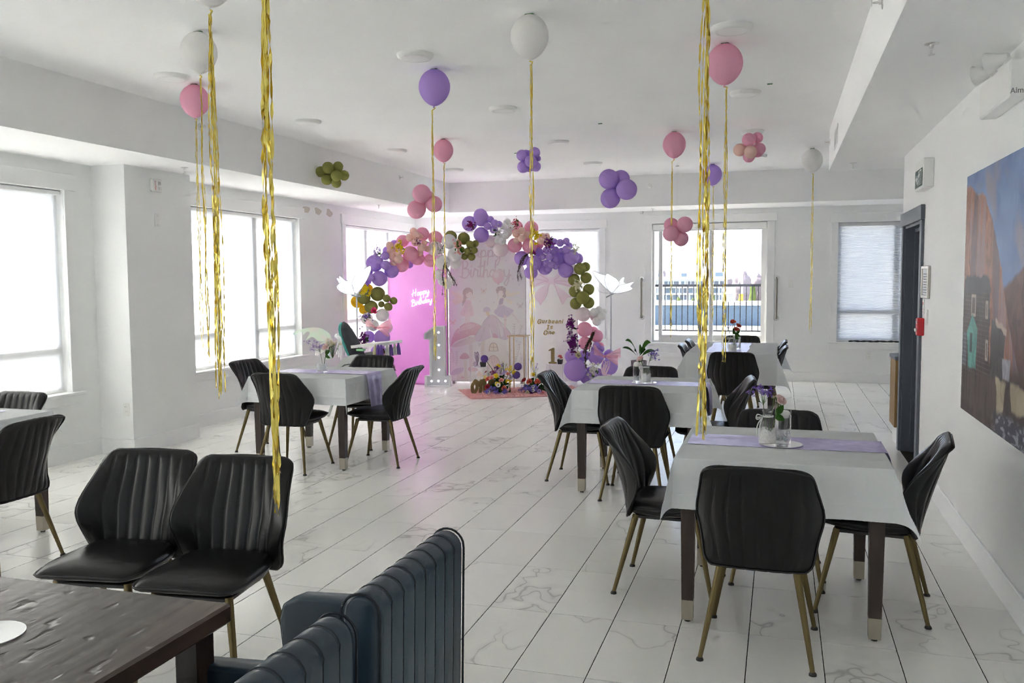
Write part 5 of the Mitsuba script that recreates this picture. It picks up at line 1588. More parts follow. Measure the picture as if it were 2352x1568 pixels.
k = thing('fairy_backdrop', 'arched white panel printed with fairies and mushrooms in the middle of the arch', 'backdrop panel')
ax, o = plane_map((-4.78, 12.42), (-3.66, 12.69))
body = affinity.translate(arch_poly(1.152, 2.10), 0, 0.035)
panel_body(k, body, ax, o)
part(k, 'foot', cat(*[map_axes(rbox(a - 0.02, a + 0.02, 0.0, 0.04, -0.12, 0.08, 0.004), ax, o - ax[2] * 0.02) for a in (0.06, 1.09)]), 'm_rod')
U = lambda px_, py_: ((px_ - 1030) / 153.6, (877 - py_) / 151.7 + 0.02)
Q1 = lambda x, y: U(1030 + x / 8.71, 540 + y / 8.71)
Q2 = lambda x, y: U(1030 + x / 8.255, 700 + y / 8.255)
s1, s2 = 1 / 8.71 / 153, 1 / 8.255 / 153
P1 = lambda *p: Polygon(spline([Q1(*q) for q in p], 5, closed=True)).buffer(0)
P2 = lambda *p: Polygon(spline([Q2(*q) for q in p], 5, closed=True)).buffer(0)
E1 = lambda x, y, a, b, r=0: el(*Q1(x, y), a * s1, b * s1, r)
E2 = lambda x, y, a, b, r=0: el(*Q2(x, y), a * s2, b * s2, r)
L1_ = lambda w, *p: LineString(spline([Q1(*q) for q in p], 6)).buffer(w * s1)
L2_ = lambda w, *p: LineString(spline([Q2(*q) for q in p], 6)).buffer(w * s2)
rose_, rosed, lil, lild = (205, 158, 168), (186, 128, 142), (214, 200, 214), (190, 172, 196)
line = (158, 140, 144)
Ls = []
# lettering
for w, x0, y0, xh in (('Happy', 270, 448, 150), ('Birthday', 225, 842, 160)):
    u, v = Q1(x0, y0)
    wid = sum(GL[c][1] for c in w)
    full = (1065 - 270) if w == 'Happy' else (1240 - 225)
    h = xh * s1
    st = strokes(w, 0, 0, h)
    fx = full * s1 / (wid * h)
    g = unary_union([LineString(np.column_stack([s[:, 0] * fx + u, s[:, 1] * 0.95 + v])).buffer(0.0095 if w == 'Birthday' else 0.0085) for s in st])
    Ls.append((g, (206, 184, 188)))
# pink balloon
Ls += [(E1(995, 835, 122, 132), (232, 206, 208), (228, 180, 188)), (E1(955, 800, 50, 60), (240, 224, 224)), (P1((985, 960), (1005, 960), (1012, 985), (975, 985)), (214, 160, 172)), (L1_(3, (993, 985), (1000, 1100), (985, 1290)), (205, 190, 190))]
# big spotted mushroom
Ls += [(P2((340, 600), (425, 590), (435, 800), (455, 1150), (380, 1150), (370, 800)), (226, 218, 212), (214, 198, 196)),
       (P2((25, 785), (150, 690), (330, 622), (430, 600), (520, 600), (520, 680), (360, 742), (150, 792)), (222, 212, 206), (206, 192, 186))]
for i in range(13):
    Ls.append((L2_(3, (60 + i * 36, 772 - i * 10), (200 + i * 18, 690 - i * 7), (360, 620)), (190, 172, 168)))
Ls += [(P2((18, 775), (55, 600), (150, 450), (280, 350), (400, 320), (520, 350), (612, 412), (560, 560), (400, 572), (330, 612), (200, 652), (100, 702)), (216, 168, 176), (194, 138, 152)),
       (P2((120, 520), (240, 400), (380, 350), (500, 380), (420, 440), (260, 480)), (224, 184, 190))]
for x, y, a, b in ((180, 425, 18, 16), (370, 385, 9, 7), (405, 445, 11, 9), (175, 525, 9, 10), (330, 522, 8, 7), (535, 380, 10, 8), (440, 470, 9, 7), (90, 590, 8, 8)):
    Ls.append((E2(x, y, a, b), (242, 232, 230)))
# mushroom house
Ls += [(P2((612, 690), (850, 620), (1068, 680), (1092, 1000), (1082, 1420), (640, 1420), (600, 1000)), (232, 227, 219), (224, 215, 206)),
       (P2((612, 690), (680, 680), (650, 1000), (690, 1420), (640, 1420), (600, 1000)), (214, 204, 188)),
       (P2((700, 130), (755, 125), (770, 200), (722, 205)), (214, 190, 160)), (P2((650, 122), (665, 62), (720, 36), (770, 60), (792, 108), (720, 132)), (196, 184, 200), (206, 190, 202)),
       (P2((480, 600), (560, 480), (620, 400), (700, 262), (820, 190), (900, 210), (980, 320), (1040, 420), (1090, 430), (1182, 560), (1150, 622), (1070, 665), (980, 640), (920, 622), (830, 612), (740, 642), (640, 682), (540, 692), (500, 650)), (218, 200, 210), (204, 182, 200)),
       (P2((700, 262), (790, 200), (740, 330), (640, 520), (540, 690), (490, 620), (610, 420)), (206, 186, 200)),
       (P2((835, 540), (900, 560), (925, 622), (830, 612)), (200, 150, 168)), (P2((1060, 440), (1150, 520), (1178, 565), (1110, 640), (1080, 560)), (214, 178, 194)),
       (P2((780, 380), (830, 560), (832, 610), (800, 620), (770, 500)), (226, 214, 222)), (P2((900, 320), (1000, 420), (1030, 560), (980, 600), (930, 460)), (226, 212, 220))]
for p in (((760, 360), (800, 480), (832, 612)), ((900, 300), (950, 460), (985, 640)), ((680, 420), (640, 540), (560, 690)), ((1040, 430), (1060, 540), (1075, 662)), ((480, 600), (560, 480), (700, 262), (820, 190), (980, 320), (1090, 430), (1182, 560))):
    Ls.append((L2_(3, *p), line))
Ls += [(P2((762, 872), (762, 780), (798, 722), (842, 710), (890, 728), (922, 790), (924, 872)), (176, 154, 136)), (P2((778, 862), (778, 788), (806, 738), (842, 728), (878, 742), (906, 794), (908, 862)), (226, 212, 192)),
       (L2_(5, (842, 720), (842, 868)), (176, 154, 136)), (L2_(5, (772, 800), (915, 800)), (176, 154, 136)), (L2_(8, (750, 872), (935, 872)), (196, 180, 170)),
       (P2((720, 1420), (735, 1060), (790, 962), (870, 955), (950, 1040), (985, 1200), (990, 1420)), (186, 160, 154)), (P2((735, 1420), (752, 1070), (800, 982), (868, 975), (936, 1052), (968, 1200), (972, 1420)), (208, 178, 176), (214, 192, 188))]
for x in (800, 850, 905):
    Ls.append((L2_(3, (x, 985), (x + 6, 1200), (x + 8, 1420)), (184, 152, 150)))
# small mushrooms
Ls += [(P2((262, 1020), (322, 1020), (325, 1250), (345, 1440), (255, 1460), (275, 1200)), (226, 222, 210), (212, 200, 182)), (P2((185, 1012), (220, 940), (280, 902), (340, 930), (376, 1000), (300, 1026)), (214, 170, 176), (204, 152, 162)),
       (P2((395, 1240), (470, 1240), (470, 1420), (400, 1420)), (222, 214, 206)), (P2((342, 1222), (372, 1172), (440, 1160), (520, 1200), (532, 1248), (400, 1262)), (208, 158, 168)),
       (P2((130, 1320), (230, 1290), (250, 1460), (150, 1465)), (224, 216, 206)), (P2((10, 1292), (80, 1222), (180, 1190), (260, 1195), (240, 1270), (120, 1322), (40, 1332)), (190, 176, 196), (204, 190, 206)),
       (P2((530, 1335), (600, 1335), (600, 1430), (530, 1430)), (226, 214, 200)), (P2((505, 1342), (545, 1270), (560, 1240), (600, 1290), (622, 1342)), (222, 190, 164)),
       (P2((200, 1390), (235, 1345), (275, 1385)), (208, 160, 170))]
rn = random.Random(3)
for i in range(60):
    x = rn.uniform(20, 560) if i < 30 else rn.uniform(560, 1400)
    h = rn.uniform(40, 150)
    Ls.append((L2_(2.0, (x, 1470), (x + rn.uniform(-25, 25), 1470 - h * 0.6), (x + rn.uniform(-50, 50), 1470 - h)), (186, 176, 164)))


def sprig(x0, y0, x1, y1, n, c, side=26):
    out = [(L2_(2.6, (x0, y0), ((x0 + x1) / 2 + 12, (y0 + y1) / 2), (x1, y1)), c)]
    for i in range(n):
        t = (i + 1) / n
        x, y = x0 + (x1 - x0) * t, y0 + (y1 - y0) * t
        for s in (-1, 1):
            out.append((E2(x + s * side * 0.6, y - 14, 15, 6, s * 38), c))
    return out


gr, gr2, pk = (168, 160, 156), (190, 176, 176), (212, 186, 192)
Ls += sprig(1230, 640, 1240, 380, 6, gr) + sprig(1320, 600, 1385, 400, 6, gr) + sprig(1140, 1160, 1105, 900, 6, gr2) + sprig(1250, 1120, 1350, 720, 9, gr2) + sprig(1180, 1300, 1260, 1000, 7, gr) + sprig(1330, 1250, 1390, 950, 8, pk) + sprig(60, 1130, 40, 850, 7, gr2) + sprig(120, 1150, 130, 900, 6, gr2) + sprig(560, 800, 575, 740, 2, gr)
for i in range(26):
    Ls.append((E2(rn.uniform(1090, 1400), rn.uniform(650, 1350), rn.uniform(9, 24), rn.uniform(8, 20), rn.uniform(0, 90)), rn.choice((pk, (222, 202, 206), (204, 190, 200), (226, 210, 196)))))
# left fairy
wing = (243, 234, 212)
Ls += [(P1((285, 1245), (180, 1160), (40, 1110), (70, 1190), (180, 1280)), wing, (240, 226, 196)), (P1((285, 1250), (150, 1260), (60, 1300), (120, 1380), (240, 1340)), wing, (238, 222, 190)), (P1((270, 1220), (220, 1150), (150, 1080), (180, 1180)), (246, 240, 222)),
       (L1_(13, (345, 1270), (300, 1340), (265, 1400)), (188, 168, 164)), (E1(378, 1150, 104, 104), (180, 158, 152), (172, 148, 142)), (L1_(26, (305, 1150), (315, 1250), (285, 1340)), (178, 156, 150)), (E1(402, 1188, 68, 62), (240, 224, 214)),
       (P1((330, 1110), (420, 1080), (470, 1140), (420, 1130), (350, 1170)), (186, 164, 156)), (L1_(16, (425, 1300), (470, 1260), (535, 1225)), (238, 222, 214)), (L1_(15, (345, 1290), (400, 1315), (440, 1300)), (238, 222, 214)),
       (P1((335, 1312), (428, 1308), (470, 1430), (500, 1590), (430, 1625), (330, 1622), (220, 1580), (280, 1440)), (226, 194, 202), (234, 208, 212))]
for x0, x1 in ((350, 290), (370, 345), (395, 400), (415, 450)):
    Ls.append((L1_(3.5, (x0, 1330), ((x0 + x1) / 2, 1470), (x1, 1600)), (210, 178, 186)))
Ls += [(L2_(17, (325, 165), (322, 250), (318, 335)), (236, 216, 208)), (L2_(17, (372, 165), (370, 250), (362, 325)), (236, 216, 208)), (L1_(3, (365, 1185), (380, 1190)), (150, 120, 116)), (L1_(3, (425, 1180), (440, 1176)), (150, 120, 116))]
# right fairy
Ls += [(P1((1130, 1215), (1250, 1150), (1440, 1135), (1390, 1185), (1220, 1230)), wing, (240, 226, 198)), (P1((1130, 1130), (1150, 1080), (1210, 1130), (1180, 1210), (1140, 1220)), wing, (238, 224, 194)), (P1((1120, 1260), (1230, 1290), (1290, 1345), (1230, 1385), (1150, 1320)), wing, (238, 222, 192)),
       (E1(1048, 1112, 98, 84), (170, 146, 144), (162, 138, 136)), (E1(1105, 1190, 40, 66, 20), (168, 144, 142)), (E1(1000, 1170, 28, 40), (172, 148, 146)), (E1(1040, 1165, 62, 58), (240, 224, 214))]
for i in range(14):
    a = i / 14 * 6.28
    Ls.append((E1(1048 + 82 * math.cos(a), 1100 + 62 * math.sin(a), 22, 20), ((184, 160, 158), (158, 134, 134))[i % 2]))
Ls += [(E1(1036, 1172, 50, 48), (241, 226, 217)), (P1((1035, 1215), (1070, 1215), (1100, 1290), (1030, 1290)), (238, 222, 214)), (L1_(14, (1010, 1330), (980, 1300), (975, 1240)), (238, 222, 214)),
       (P1((1028, 1275), (1112, 1275), (1095, 1400), (1002, 1400)), (170, 150, 168), (176, 156, 176)),
       (P1((1000, 1395), (1096, 1395), (1200, 1450), (1298, 1500), (1260, 1560), (1215, 1610), (1130, 1650), (1040, 1640), (960, 1600), (900, 1530), (960, 1460)), (206, 192, 210), (196, 178, 204)), (L1_(14, (1112, 1290), (1090, 1380), (1010, 1420)), (240, 224, 216))]
for x0, x1, y1 in ((1015, 930, 1560), (1030, 1000, 1610), (1050, 1060, 1640), (1070, 1130, 1640), (1085, 1210, 1590)):
    Ls.append((L1_(5, (x0, 1400), ((x0 + x1) / 2 + 6, 1500), (x1, y1)), (182, 164, 190)))
Ls += [(L2_(18, (1066, 205), (1074, 300), (1060, 415)), (230, 204, 204)), (L2_(12, (1190, 160), (1260, 230), (1325, 320)), (222, 204, 206)), (L2_(9, (1050, 282), (1098, 282)), (206, 180, 186))]
for bx, by, f, c in ((695, 1115, Q1, (224, 206, 196)), (1432, 1415, Q1, (206, 194, 202)), (60, 330, Q2, (230, 200, 186))):
    for s in (-1, 1):
        u0, v0 = f(bx, by)
        Ls.append((Polygon([(u0, v0), (u0 + s * 0.040, v0 + 0.050), (u0 + s * 0.052, v0 + 0.030), (u0 + s * 0.022, v0 - 0.002), (u0 + s * 0.034, v0 - 0.032), (u0 + s * 0.012, v0 - 0.034)]).buffer(0.003), c))
    Ls.append((el(u0, v0, 0.0035, 0.020), (150, 130, 126)))
for x, y in ((745, 990), (1150, 515), (1290, 885), (905, 1340), (620, 1325), (1410, 990), (1385, 740)):
    Ls.append((E1(x, y, 13, 11), (190, 180, 186)))
front = body.buffer(-0.006)
Ls = [(g.intersection(front), *c) for g, *c in Ls]
put(k + '__print', printed(Ls, ax, o + ax[2] * 0.0006))

# bow panel with gold lettering
k = thing('bow_backdrop', 'arched white panel printed with a pink bow and bearing gold lettering', 'backdrop panel')
ax, o = plane_map((-3.76, 13.05), (-2.95, 13.05))
body = arch_poly(0.81, 2.02)
panel_body(k, body, ax, o)
BW = lambda x, y: (0.023 + (1190 + x / 5.6 - 1211) / 145.3, 1.574 - (620 + y / 5.6 - 640) / 149.3)
PB = lambda *p: Polygon(spline([BW(*q) for q in p], 5, closed=True)).buffer(0)
LB = lambda w, *p: LineString(spline([BW(*q) for q in p], 6)).buffer(w / 5.6 / 147)
pa, pb, pc = (228, 204, 216), (208, 168, 188), (190, 144, 166)
Bw = [(PB((398, 178), (405, 205), (372, 320), (330, 390), (292, 448), (262, 400), (230, 365), (212, 330), (280, 232)), (226, 200, 212), (214, 172, 192)), (PB((466, 178), (520, 212), (600, 272), (684, 345), (636, 352), (604, 395), (573, 438), (520, 340), (482, 240)), (232, 212, 222), (212, 170, 190)),
      (PB((398, 102), (350, 62), (290, 42), (215, 58), (160, 95), (140, 130), (152, 190), (175, 218), (230, 214), (300, 192), (398, 172)), pa, (222, 190, 206)), (PB((462, 102), (500, 55), (540, 18), (640, 20), (710, 60), (715, 200), (660, 215), (580, 198), (520, 182), (462, 172)), pa, (222, 190, 206))]
for p in (((392, 150), (330, 150), (230, 190)), ((392, 140), (320, 130), (230, 110)), ((392, 125), (340, 92), (290, 62)), ((466, 130), (520, 90), (560, 40)), ((466, 145), (560, 140), (660, 150)), ((466, 160), (560, 175), (650, 205))):
    Bw.append((LB(8, *p), pb))
Bw += [(PB((392, 97), (430, 94), (468, 96), (462, 140), (466, 184), (430, 180), (396, 184), (400, 140)), (232, 212, 222), (216, 184, 200)), (LB(2.5, (398, 178), (372, 320), (292, 448)), pc), (LB(2.5, (466, 178), (573, 438)), pc), (LB(2.5, (573, 438), (636, 352), (684, 345)), pc), (LB(2.5, (292, 448), (230, 365), (212, 330)), pc), (LB(3, (405, 190), (350, 300), (300, 400)), pb), (LB(3, (480, 200), (520, 300), (560, 390)), pb)]
put(k + '__print', printed([(g.intersection(body.buffer(-0.006)), *c) for g, *c in Bw], ax, o + ax[2] * 0.0006))
mat('m_gold_card', pr((0.33, 0.235, 0.07), 0.35, metallic=0.75))
for word, cx, base, h in (('Gurbaani', 0.396, 0.894, 0.058), ('Is', 0.385, 0.810, 0.058), ('One', 0.375, 0.725, 0.058)):
    x = 0.0
    ms = []
    for j, ch in enumerate(word):
        m = meshkit.text_mesh(ch, h * (1.18 if j == 0 else 1.0), 0.006, True)
        sh = np.eye(4)
        sh[0, 1] = 0.18
        m.apply_transform(sh)
        m.apply_translation((x - m.bounds[0][0], -0.012 if j == 0 else 0, 0))
        x += m.extents[0] + 0.010
        ms.append(m)
    for m in ms:
        m.apply_translation((cx - x / 2, base, 0.0008))
        part(k, 'gold_letter', map_axes(m, ax, o), 'm_gold_card')
# ---------------------------------------------------------------- flowers and leaves
FL = {'f_purple': (0.22, 0.13, 0.46), 'f_lilac': (0.42, 0.30, 0.60), 'f_violet': (0.16, 0.02, 0.18), 'f_magenta': (0.24, 0.02, 0.14), 'f_yellow': (0.80, 0.62, 0.02), 'f_cream': (0.72, 0.68, 0.48), 'f_white': (0.80, 0.80, 0.76),
      'f_pink': (0.78, 0.38, 0.44), 'f_blush': (0.90, 0.72, 0.69), 'f_coral': (0.74, 0.20, 0.13), 'f_red': (0.45, 0.05, 0.06), 'f_blue': (0.20, 0.16, 0.55), 'f_rose': (0.80, 0.10, 0.26), 'f_wax': (0.85, 0.42, 0.36)}
for n_, c_ in FL.items():
    mat('m_' + n_, {'type': 'principledthin', 'base_color': rgb(c_), 'roughness': 0.6, 'diff_trans': 0.4, 'spec_trans': 0.0, 'eta': 1.35})
mat('m_leaf', {'type': 'principledthin', 'base_color': rgb((0.045, 0.12, 0.025)), 'roughness': 0.4, 'diff_trans': 0.35, 'spec_trans': 0.0, 'eta': 1.4})
mat('m_leaf_dark', {'type': 'principledthin', 'base_color': rgb((0.022, 0.055, 0.018)), 'roughness': 0.35, 'diff_trans': 0.3, 'spec_trans': 0.0, 'eta': 1.45})
mat('m_leaf_brown', {'type': 'principledthin', 'base_color': rgb((0.085, 0.065, 0.035)), 'roughness': 0.6, 'diff_trans': 0.3, 'spec_trans': 0.0, 'eta': 1.4})
mat('m_stem', pr((0.07, 0.13, 0.03), 0.6))
mat('m_centre', pr((0.12, 0.08, 0.02), 0.7))


def petal_flower(r=0.012, n=5, cup=0.35, w=0.75):
    """a small open flower along +z"""
    ms = []
    for i in range(n):
        a = i * 2 * PI / n
        pts = np.array([(0.05, 0, 0), (0.5, -w / 2, cup * 0.35), (0.95, -w * 0.28, cup), (1.0, 0, cup * 1.05), (0.95, w * 0.28, cup), (0.5, w / 2, cup * 0.35), (0.5, 0, cup * 0.22)]) * r
        c, s = math.cos(a), math.sin(a)
        pts = np.column_stack([pts[:, 0] * c - pts[:, 1] * s, pts[:, 0] * s + pts[:, 1] * c, pts[:, 2]])
        ms.append(TM(pts, [(0, 1, 6), (1, 2, 6), (2, 3, 6), (3, 4, 6), (4, 5, 6), (5, 0, 6)]))
    return cat(ms)


def leaf_mesh(l=0.05, w=0.02, bend=0.25):
    t = np.linspace(0, 1, 7)
    ww = w / 2 * np.sin(PI * t ** 0.85) ** 0.8
    P = np.stack([np.stack([t * l, s * ww, -bend * l * t ** 2 + abs(s) * ww * 0.35], -1) for s in (-1, 0, 1)])
    return grid(P)


def rose_mesh(r=0.03, n=22, seed=0):
    """petals wound round the middle, opening outwards, along +z"""
    rn_ = random.Random(seed)
    ms = []
    for i in range(n):
        f = i / (n - 1)
        rad = r * (0.10 + 0.62 * f)
        h = r * (1.25 - 0.55 * f)
        a0 = i * 2.399 + rn_.uniform(-0.2, 0.2)
        sp = 1.5 - 0.5 * f
        u, v = np.linspace(-1, 1, 6), np.linspace(0, 1, 5)
        U_, V_ = np.meshgrid(u, v, indexing='ij')
        rr = rad * (0.45 + 0.55 * V_ + 0.45 * f * V_ ** 3)
        top = (1 - 0.25 * U_ ** 4)
        z = h * V_ * top - r * 0.15 * f * V_ ** 4
        an = a0 + U_ * sp * 0.62
        ms.append(grid(np.stack([rr * np.cos(an), rr * np.sin(an), z], -1)))
    return cat(ms)


def moved(m, d=(0, 0, 1), loc=(0, 0, 0), s=1.0, spin=0.0):
    m = m.copy()
    m.apply_transform(np.array(align_z(d, loc, s, spin).matrix, float))
    return m


def rdir(rn_, tilt=0.8):
    v = np.array([rn_.gauss(0, tilt), rn_.gauss(0, tilt), 1.0])
    return v / np.linalg.norm(v)


_PF = {n: petal_flower(0.012, n) for n in (4, 5, 6)}
_LEAF = leaf_mesh()


def tuft(loc, label, m, n=16, R=0.06, fr=0.014, leaves=5, lm='m_leaf', seed=0, d=(0, -1, 0.15), centre=True, flat=0.6, name='flower_tuft', cat_='flowers', stretch=(1, 1, 1)):
    """a bunch of little open flowers tucked between the balloons"""
    rn_ = random.Random(seed)
    n, fr, R = int(n * 1.7), fr * 1.25, R * 1.05
    if loc[1] > 10.5:
        loc = (loc[0], loc[1] - 0.06, loc[2])
    k = thing(name, label, cat_)
    fl, ce, st = [], [], []
    for i in range(n):
        q = np.array([rn_.gauss(0, 0.45), rn_.gauss(0, 0.45), rn_.uniform(0, flat)]) * R * np.array(stretch)
        dd = np.array([q[0] * 6, q[1] * 6, 0.6]) + np.array([rn_.gauss(0, 0.25) for _ in range(3)])
        fl.append(moved(_PF[5], dd, q, fr / 0.012 * rn_.uniform(0.75, 1.2), rn_.uniform(0, 6)))
        ce.append(moved(trimesh.creation.icosphere(subdivisions=1, radius=fr * 0.24), dd, q + dd / np.linalg.norm(dd) * fr * 0.10))
        st.append(cyl((0, 0, -0.13), q, 0.0012, None, 4, False))
    lv = [moved(_LEAF, rdir(rn_, 0.5), np.array([rn_.gauss(0, 0.3), rn_.gauss(0, 0.3), -0.1]) * R, R / 0.06 * rn_.uniform(0.5, 0.9), rn_.uniform(0, 6)) for _ in range(leaves)]
    M = align_z(d, loc)
    put(k + '__blossoms', shape(cat(fl), m), M)
    if centre:
        put(k + '__centres', shape(cat(ce), 'm_centre'), M)
    put(k + '__stems', shape(cat(st), 'm_stem'), M)
    if lv:
        put(k + '__leaves', shape(cat(lv), lm), M)
    return k


def vine(pts, label, m='m_leaf_brown', n=120, ls=0.022, spread=0.03, strands=4, seed=0, name='hanging_vine'):
    """trailing twigs with many small leaves along a path"""
    rn_ = random.Random(seed)
    k = thing(name, label, 'vine')
    n, ls = int(n * 2.2), ls * 1.15
    base = spline(pts, 8)
    lv = [tube([base[0] + [0, 0.16, 0.02], base[0]], 0.003, 5)]
    for s in range(strands):
        L = rn_.uniform(0.6, 1.0) if s else 1.0
        nn = max(6, int(len(base) * L))
        ph, am = rn_.uniform(0, 6.28), spread
        t = np.linspace(0, 1, nn)
        p = base[:nn] + np.stack([am * np.sin(ph + t * 2.5) * t, -0.4 * am * np.cos(ph) * np.ones(nn), 0.3 * am * np.cos(ph + t * 4) * t], -1)
        part(k, 'twig', tube(p, 0.0016, 5), 'm_leaf_brown')
        for i in range(n // strands):
            j = rn_.randrange(1, nn)
            lv.append(moved(_LEAF, (rn_.gauss(0, 1), rn_.gauss(0, 1) - 0.3, rn_.gauss(0, 0.6)), p[j], ls / 0.05 * rn_.uniform(0.6, 1.2), rn_.uniform(0, 6)))
    tag(part(k, 'leaves', cat(lv), m), None, None, None, 'stuff')
    return k


tuft((-5.355, 11.20, 1.954), 'lilac flower tuft on the left shoulder of the arch', 'm_f_lilac', 22, 0.075, 0.012, 4, seed=1, centre=False)
tuft((-5.058, 11.33, 2.021), 'yellow flowers among the peach balloons on the left of the arch', 'm_f_yellow', 20, 0.075, 0.016, 0, seed=2, stretch=(0.8, 1.2, 1))
tuft((-4.845, 11.44, 2.10), 'dark speckled sprig among the peach balloons', 'm_f_magenta', 14, 0.05, 0.007, 2, seed=3, centre=False)
vine([(-4.66, 11.52, 2.13), (-4.61, 11.50, 2.09), (-4.60, 11.5, 2.02), (-4.57, 11.52, 1.96)], 'bare golden twig over the blush balloon', 'm_f_yellow', 16, 0.008, 0.05, 4, 4, 'twig_sprig')
tuft((-4.54, 11.56, 1.975), 'white daisies between the white balloons left of the fairy panel', 'm_f_white', 12, 0.07, 0.012, 7, 'm_leaf_dark', seed=5)
tuft((-4.306, 11.62, 2.044), 'pink wax flowers on the olive balloons', 'm_f_wax', 16, 0.09, 0.014, 8, 'm_leaf', seed=6, stretch=(0.7, 1.3, 1))
tuft((-4.147, 11.72, 2.325), 'magenta leafy tuft between the top lavender balloons', 'm_f_magenta', 20, 0.065, 0.011, 6, 'm_leaf', seed=7, centre=False)
tuft((-3.806, 11.86, 2.245), 'white filler flowers at the top of the arch', 'm_f_white', 18, 0.075, 0.010, 9, 'm_leaf_dark', seed=8)
tuft((-3.575, 11.98, 2.35), 'red speckled sprig on the pink balloons at the top right', 'm_f_red', 18, 0.075, 0.008, 2, seed=9, centre=False)
tuft((-3.323, 12.09, 2.185), 'yellow flowers on the right half of the arch', 'm_f_yellow', 20, 0.085, 0.017, 3, 'm_leaf_dark', seed=10, stretch=(1, 1.2, 1))
tuft((-3.14, 12.16, 2.08), 'plum coloured tuft between the peach and lavender balloons', 'm_f_violet', 34, 0.085, 0.012, 3, 'm_leaf_dark', seed=11, centre=False, stretch=(0.9, 1.2, 1))
tuft((-2.80, 12.33, 1.995), 'pale golden sprig on the right shoulder of the arch', 'm_f_cream', 18, 0.085, 0.008, 5, 'm_f_cream', seed=12, centre=False)
tuft((-3.35, 12.08, 1.932), 'small magenta sprig above the right hanging twigs', 'm_f_magenta', 14, 0.05, 0.011, 2, 'm_leaf_dark', seed=13, centre=False)
vine([(-4.53, 11.60, 1.80), (-4.47, 11.56, 1.72), (-4.42, 11.55, 1.60), (-4.37, 11.56, 1.49)], 'dark hanging twigs below the white balloons, right strand', 'm_leaf_brown', 150, 0.014, 0.05, 5, 14)
vine([(-4.54, 11.60, 1.78), (-4.535, 11.55, 1.62), (-4.525, 11.55, 1.48), (-4.53, 11.56, 1.33)], 'dark hanging twigs below the white balloons, left strand', 'm_leaf_brown', 150, 0.014, 0.025, 4, 15)
vine([(-3.44, 12.06, 1.93), (-3.50, 12.0, 1.86), (-3.54, 12.0, 1.70), (-3.53, 12.02, 1.52)], 'dark hanging twigs on the lavender balloons beside the bow panel', 'm_leaf_brown', 240, 0.015, 0.05, 6, 16)
tuft((-5.478, 11.08, 1.445), 'yellow flowers above the olive balloons on the left leg', 'm_f_yellow', 24, 0.085, 0.016, 6, 'm_leaf_dark', seed=17, stretch=(0.8, 1.2, 1))
tuft((-5.475, 11.10, 1.065), 'purple flowers with green between the white balloons on the left leg', 'm_f_purple', 22, 0.085, 0.010, 7, 'm_leaf', seed=18, centre=False, stretch=(1.3, 0.7, 1))
tuft((-5.508, 11.06, 0.755), 'dark violet flowers by the high chair tray', 'm_f_violet', 34, 0.11, 0.013, 8, 'm_leaf_dark', seed=19, centre=False, stretch=(0.8, 1.2, 1))
k = thing('rosebud', 'pink rosebud between the olive and white balloons on the left leg', 'rose')
put(k + '__bloom', shape(rose_mesh(0.05, 20, 3), 'm_f_rose'), align_z((0.35, -1, 0.35), (-5.398, 11.12, 1.14)))
put(k + '__leaves', shape(cat(moved(_LEAF, (1, 0.2, -0.6), (0, 0, 0), 1.6), moved(_LEAF, (0.5, 1, -0.3), (0, 0, 0), 1.3)), 'm_leaf'), T().translate([-5.37, 11.14, 1.13]))
vine([(-5.36, 11.22, 0.62), (-5.25, 11.2, 0.52), (-5.17, 11.2, 0.36), (-5.13, 11.2, 0.06)], 'brown trailing vine at the foot of the left leg of the arch', 'm_leaf_brown', 260, 0.026, 0.03, 5, 20)
tuft((-2.758, 12.36, 1.476), 'cream flower tuft among the olive balloons', 'm_f_cream', 46, 0.075, 0.013, 0, seed=21, centre=False)
tuft((-2.86, 12.33, 0.93), 'dark plum spray, the upper of two on the right leg', 'm_f_violet', 36, 0.105, 0.014, 2, 'm_leaf_dark', seed=22, centre=False, stretch=(0.6, 1.3, 1))
tuft((-2.83, 12.32, 0.67), 'dark plum spray, the lower and bigger of two on the right leg', 'm_f_violet', 54, 0.125, 0.015, 3, 'm_leaf_dark', seed=23, centre=False, stretch=(0.7, 1.35, 1))
vine([(-2.56, 12.40, 0.80), (-2.60, 12.36, 0.68), (-2.66, 12.36, 0.52), (-2.69, 12.36, 0.28)], 'brown leafy trailing vine over the lavender balloons at the right foot', 'm_leaf_brown', 260, 0.024, 0.045, 5, 24)
tuft((-2.76, 12.34, 0.485), 'dark centred flower at the tip of the vine', 'm_f_cream', 5, 0.03, 0.03, 2, 'm_leaf_dark', seed=25)
tuft((-2.55, 12.44, 0.27), 'white flowers with green leaves on the low lavender balloons', 'm_f_white', 24, 0.10, 0.018, 12, 'm_leaf', seed=26, stretch=(0.8, 1.1, 1))
mat('m_tulle', {'type': 'principledthin', 'base_color': rgb((0.98, 0.66, 0.70)), 'roughness': 0.7, 'diff_trans': 0.9, 'spec_trans': 0.6, 'eta': 1.1})
for i, (c, lab) in enumerate([((-5.36, 11.10, 0.915), 'pink tulle bow on the left leg of the arch'), ((-2.42, 12.50, 0.45), 'pink tulle bow on the lavender balloons at the right foot')]):
    k = thing('tulle_bow', lab, 'bow')
    rn = random.Random(i)
    for s, L, up in ((-1, 0.15, 0.10), (1, 0.24, 0.06), (1, 0.20, -0.05)):
        P = np.zeros((7, 9, 3))
        for a in range(7):
            for b in range(9):
                t = a / 6
                w_ = (0.012 + 0.14 * t) * (b / 8 - 0.5)
                P[a, b] = (c[0] + s * L * t, c[1] - 0.03 + 0.02 * math.sin(b * 1.7 + a), c[2] + up * t + w_)
        part(k, 'tail', grid(P), 'm_tulle', True)
    part(k, 'knot', rbox(c[0] - 0.018, c[0] + 0.018, c[1] - 0.05, c[1] - 0.015, c[2] - 0.015, c[2] + 0.015, 0.006), 'm_tulle')

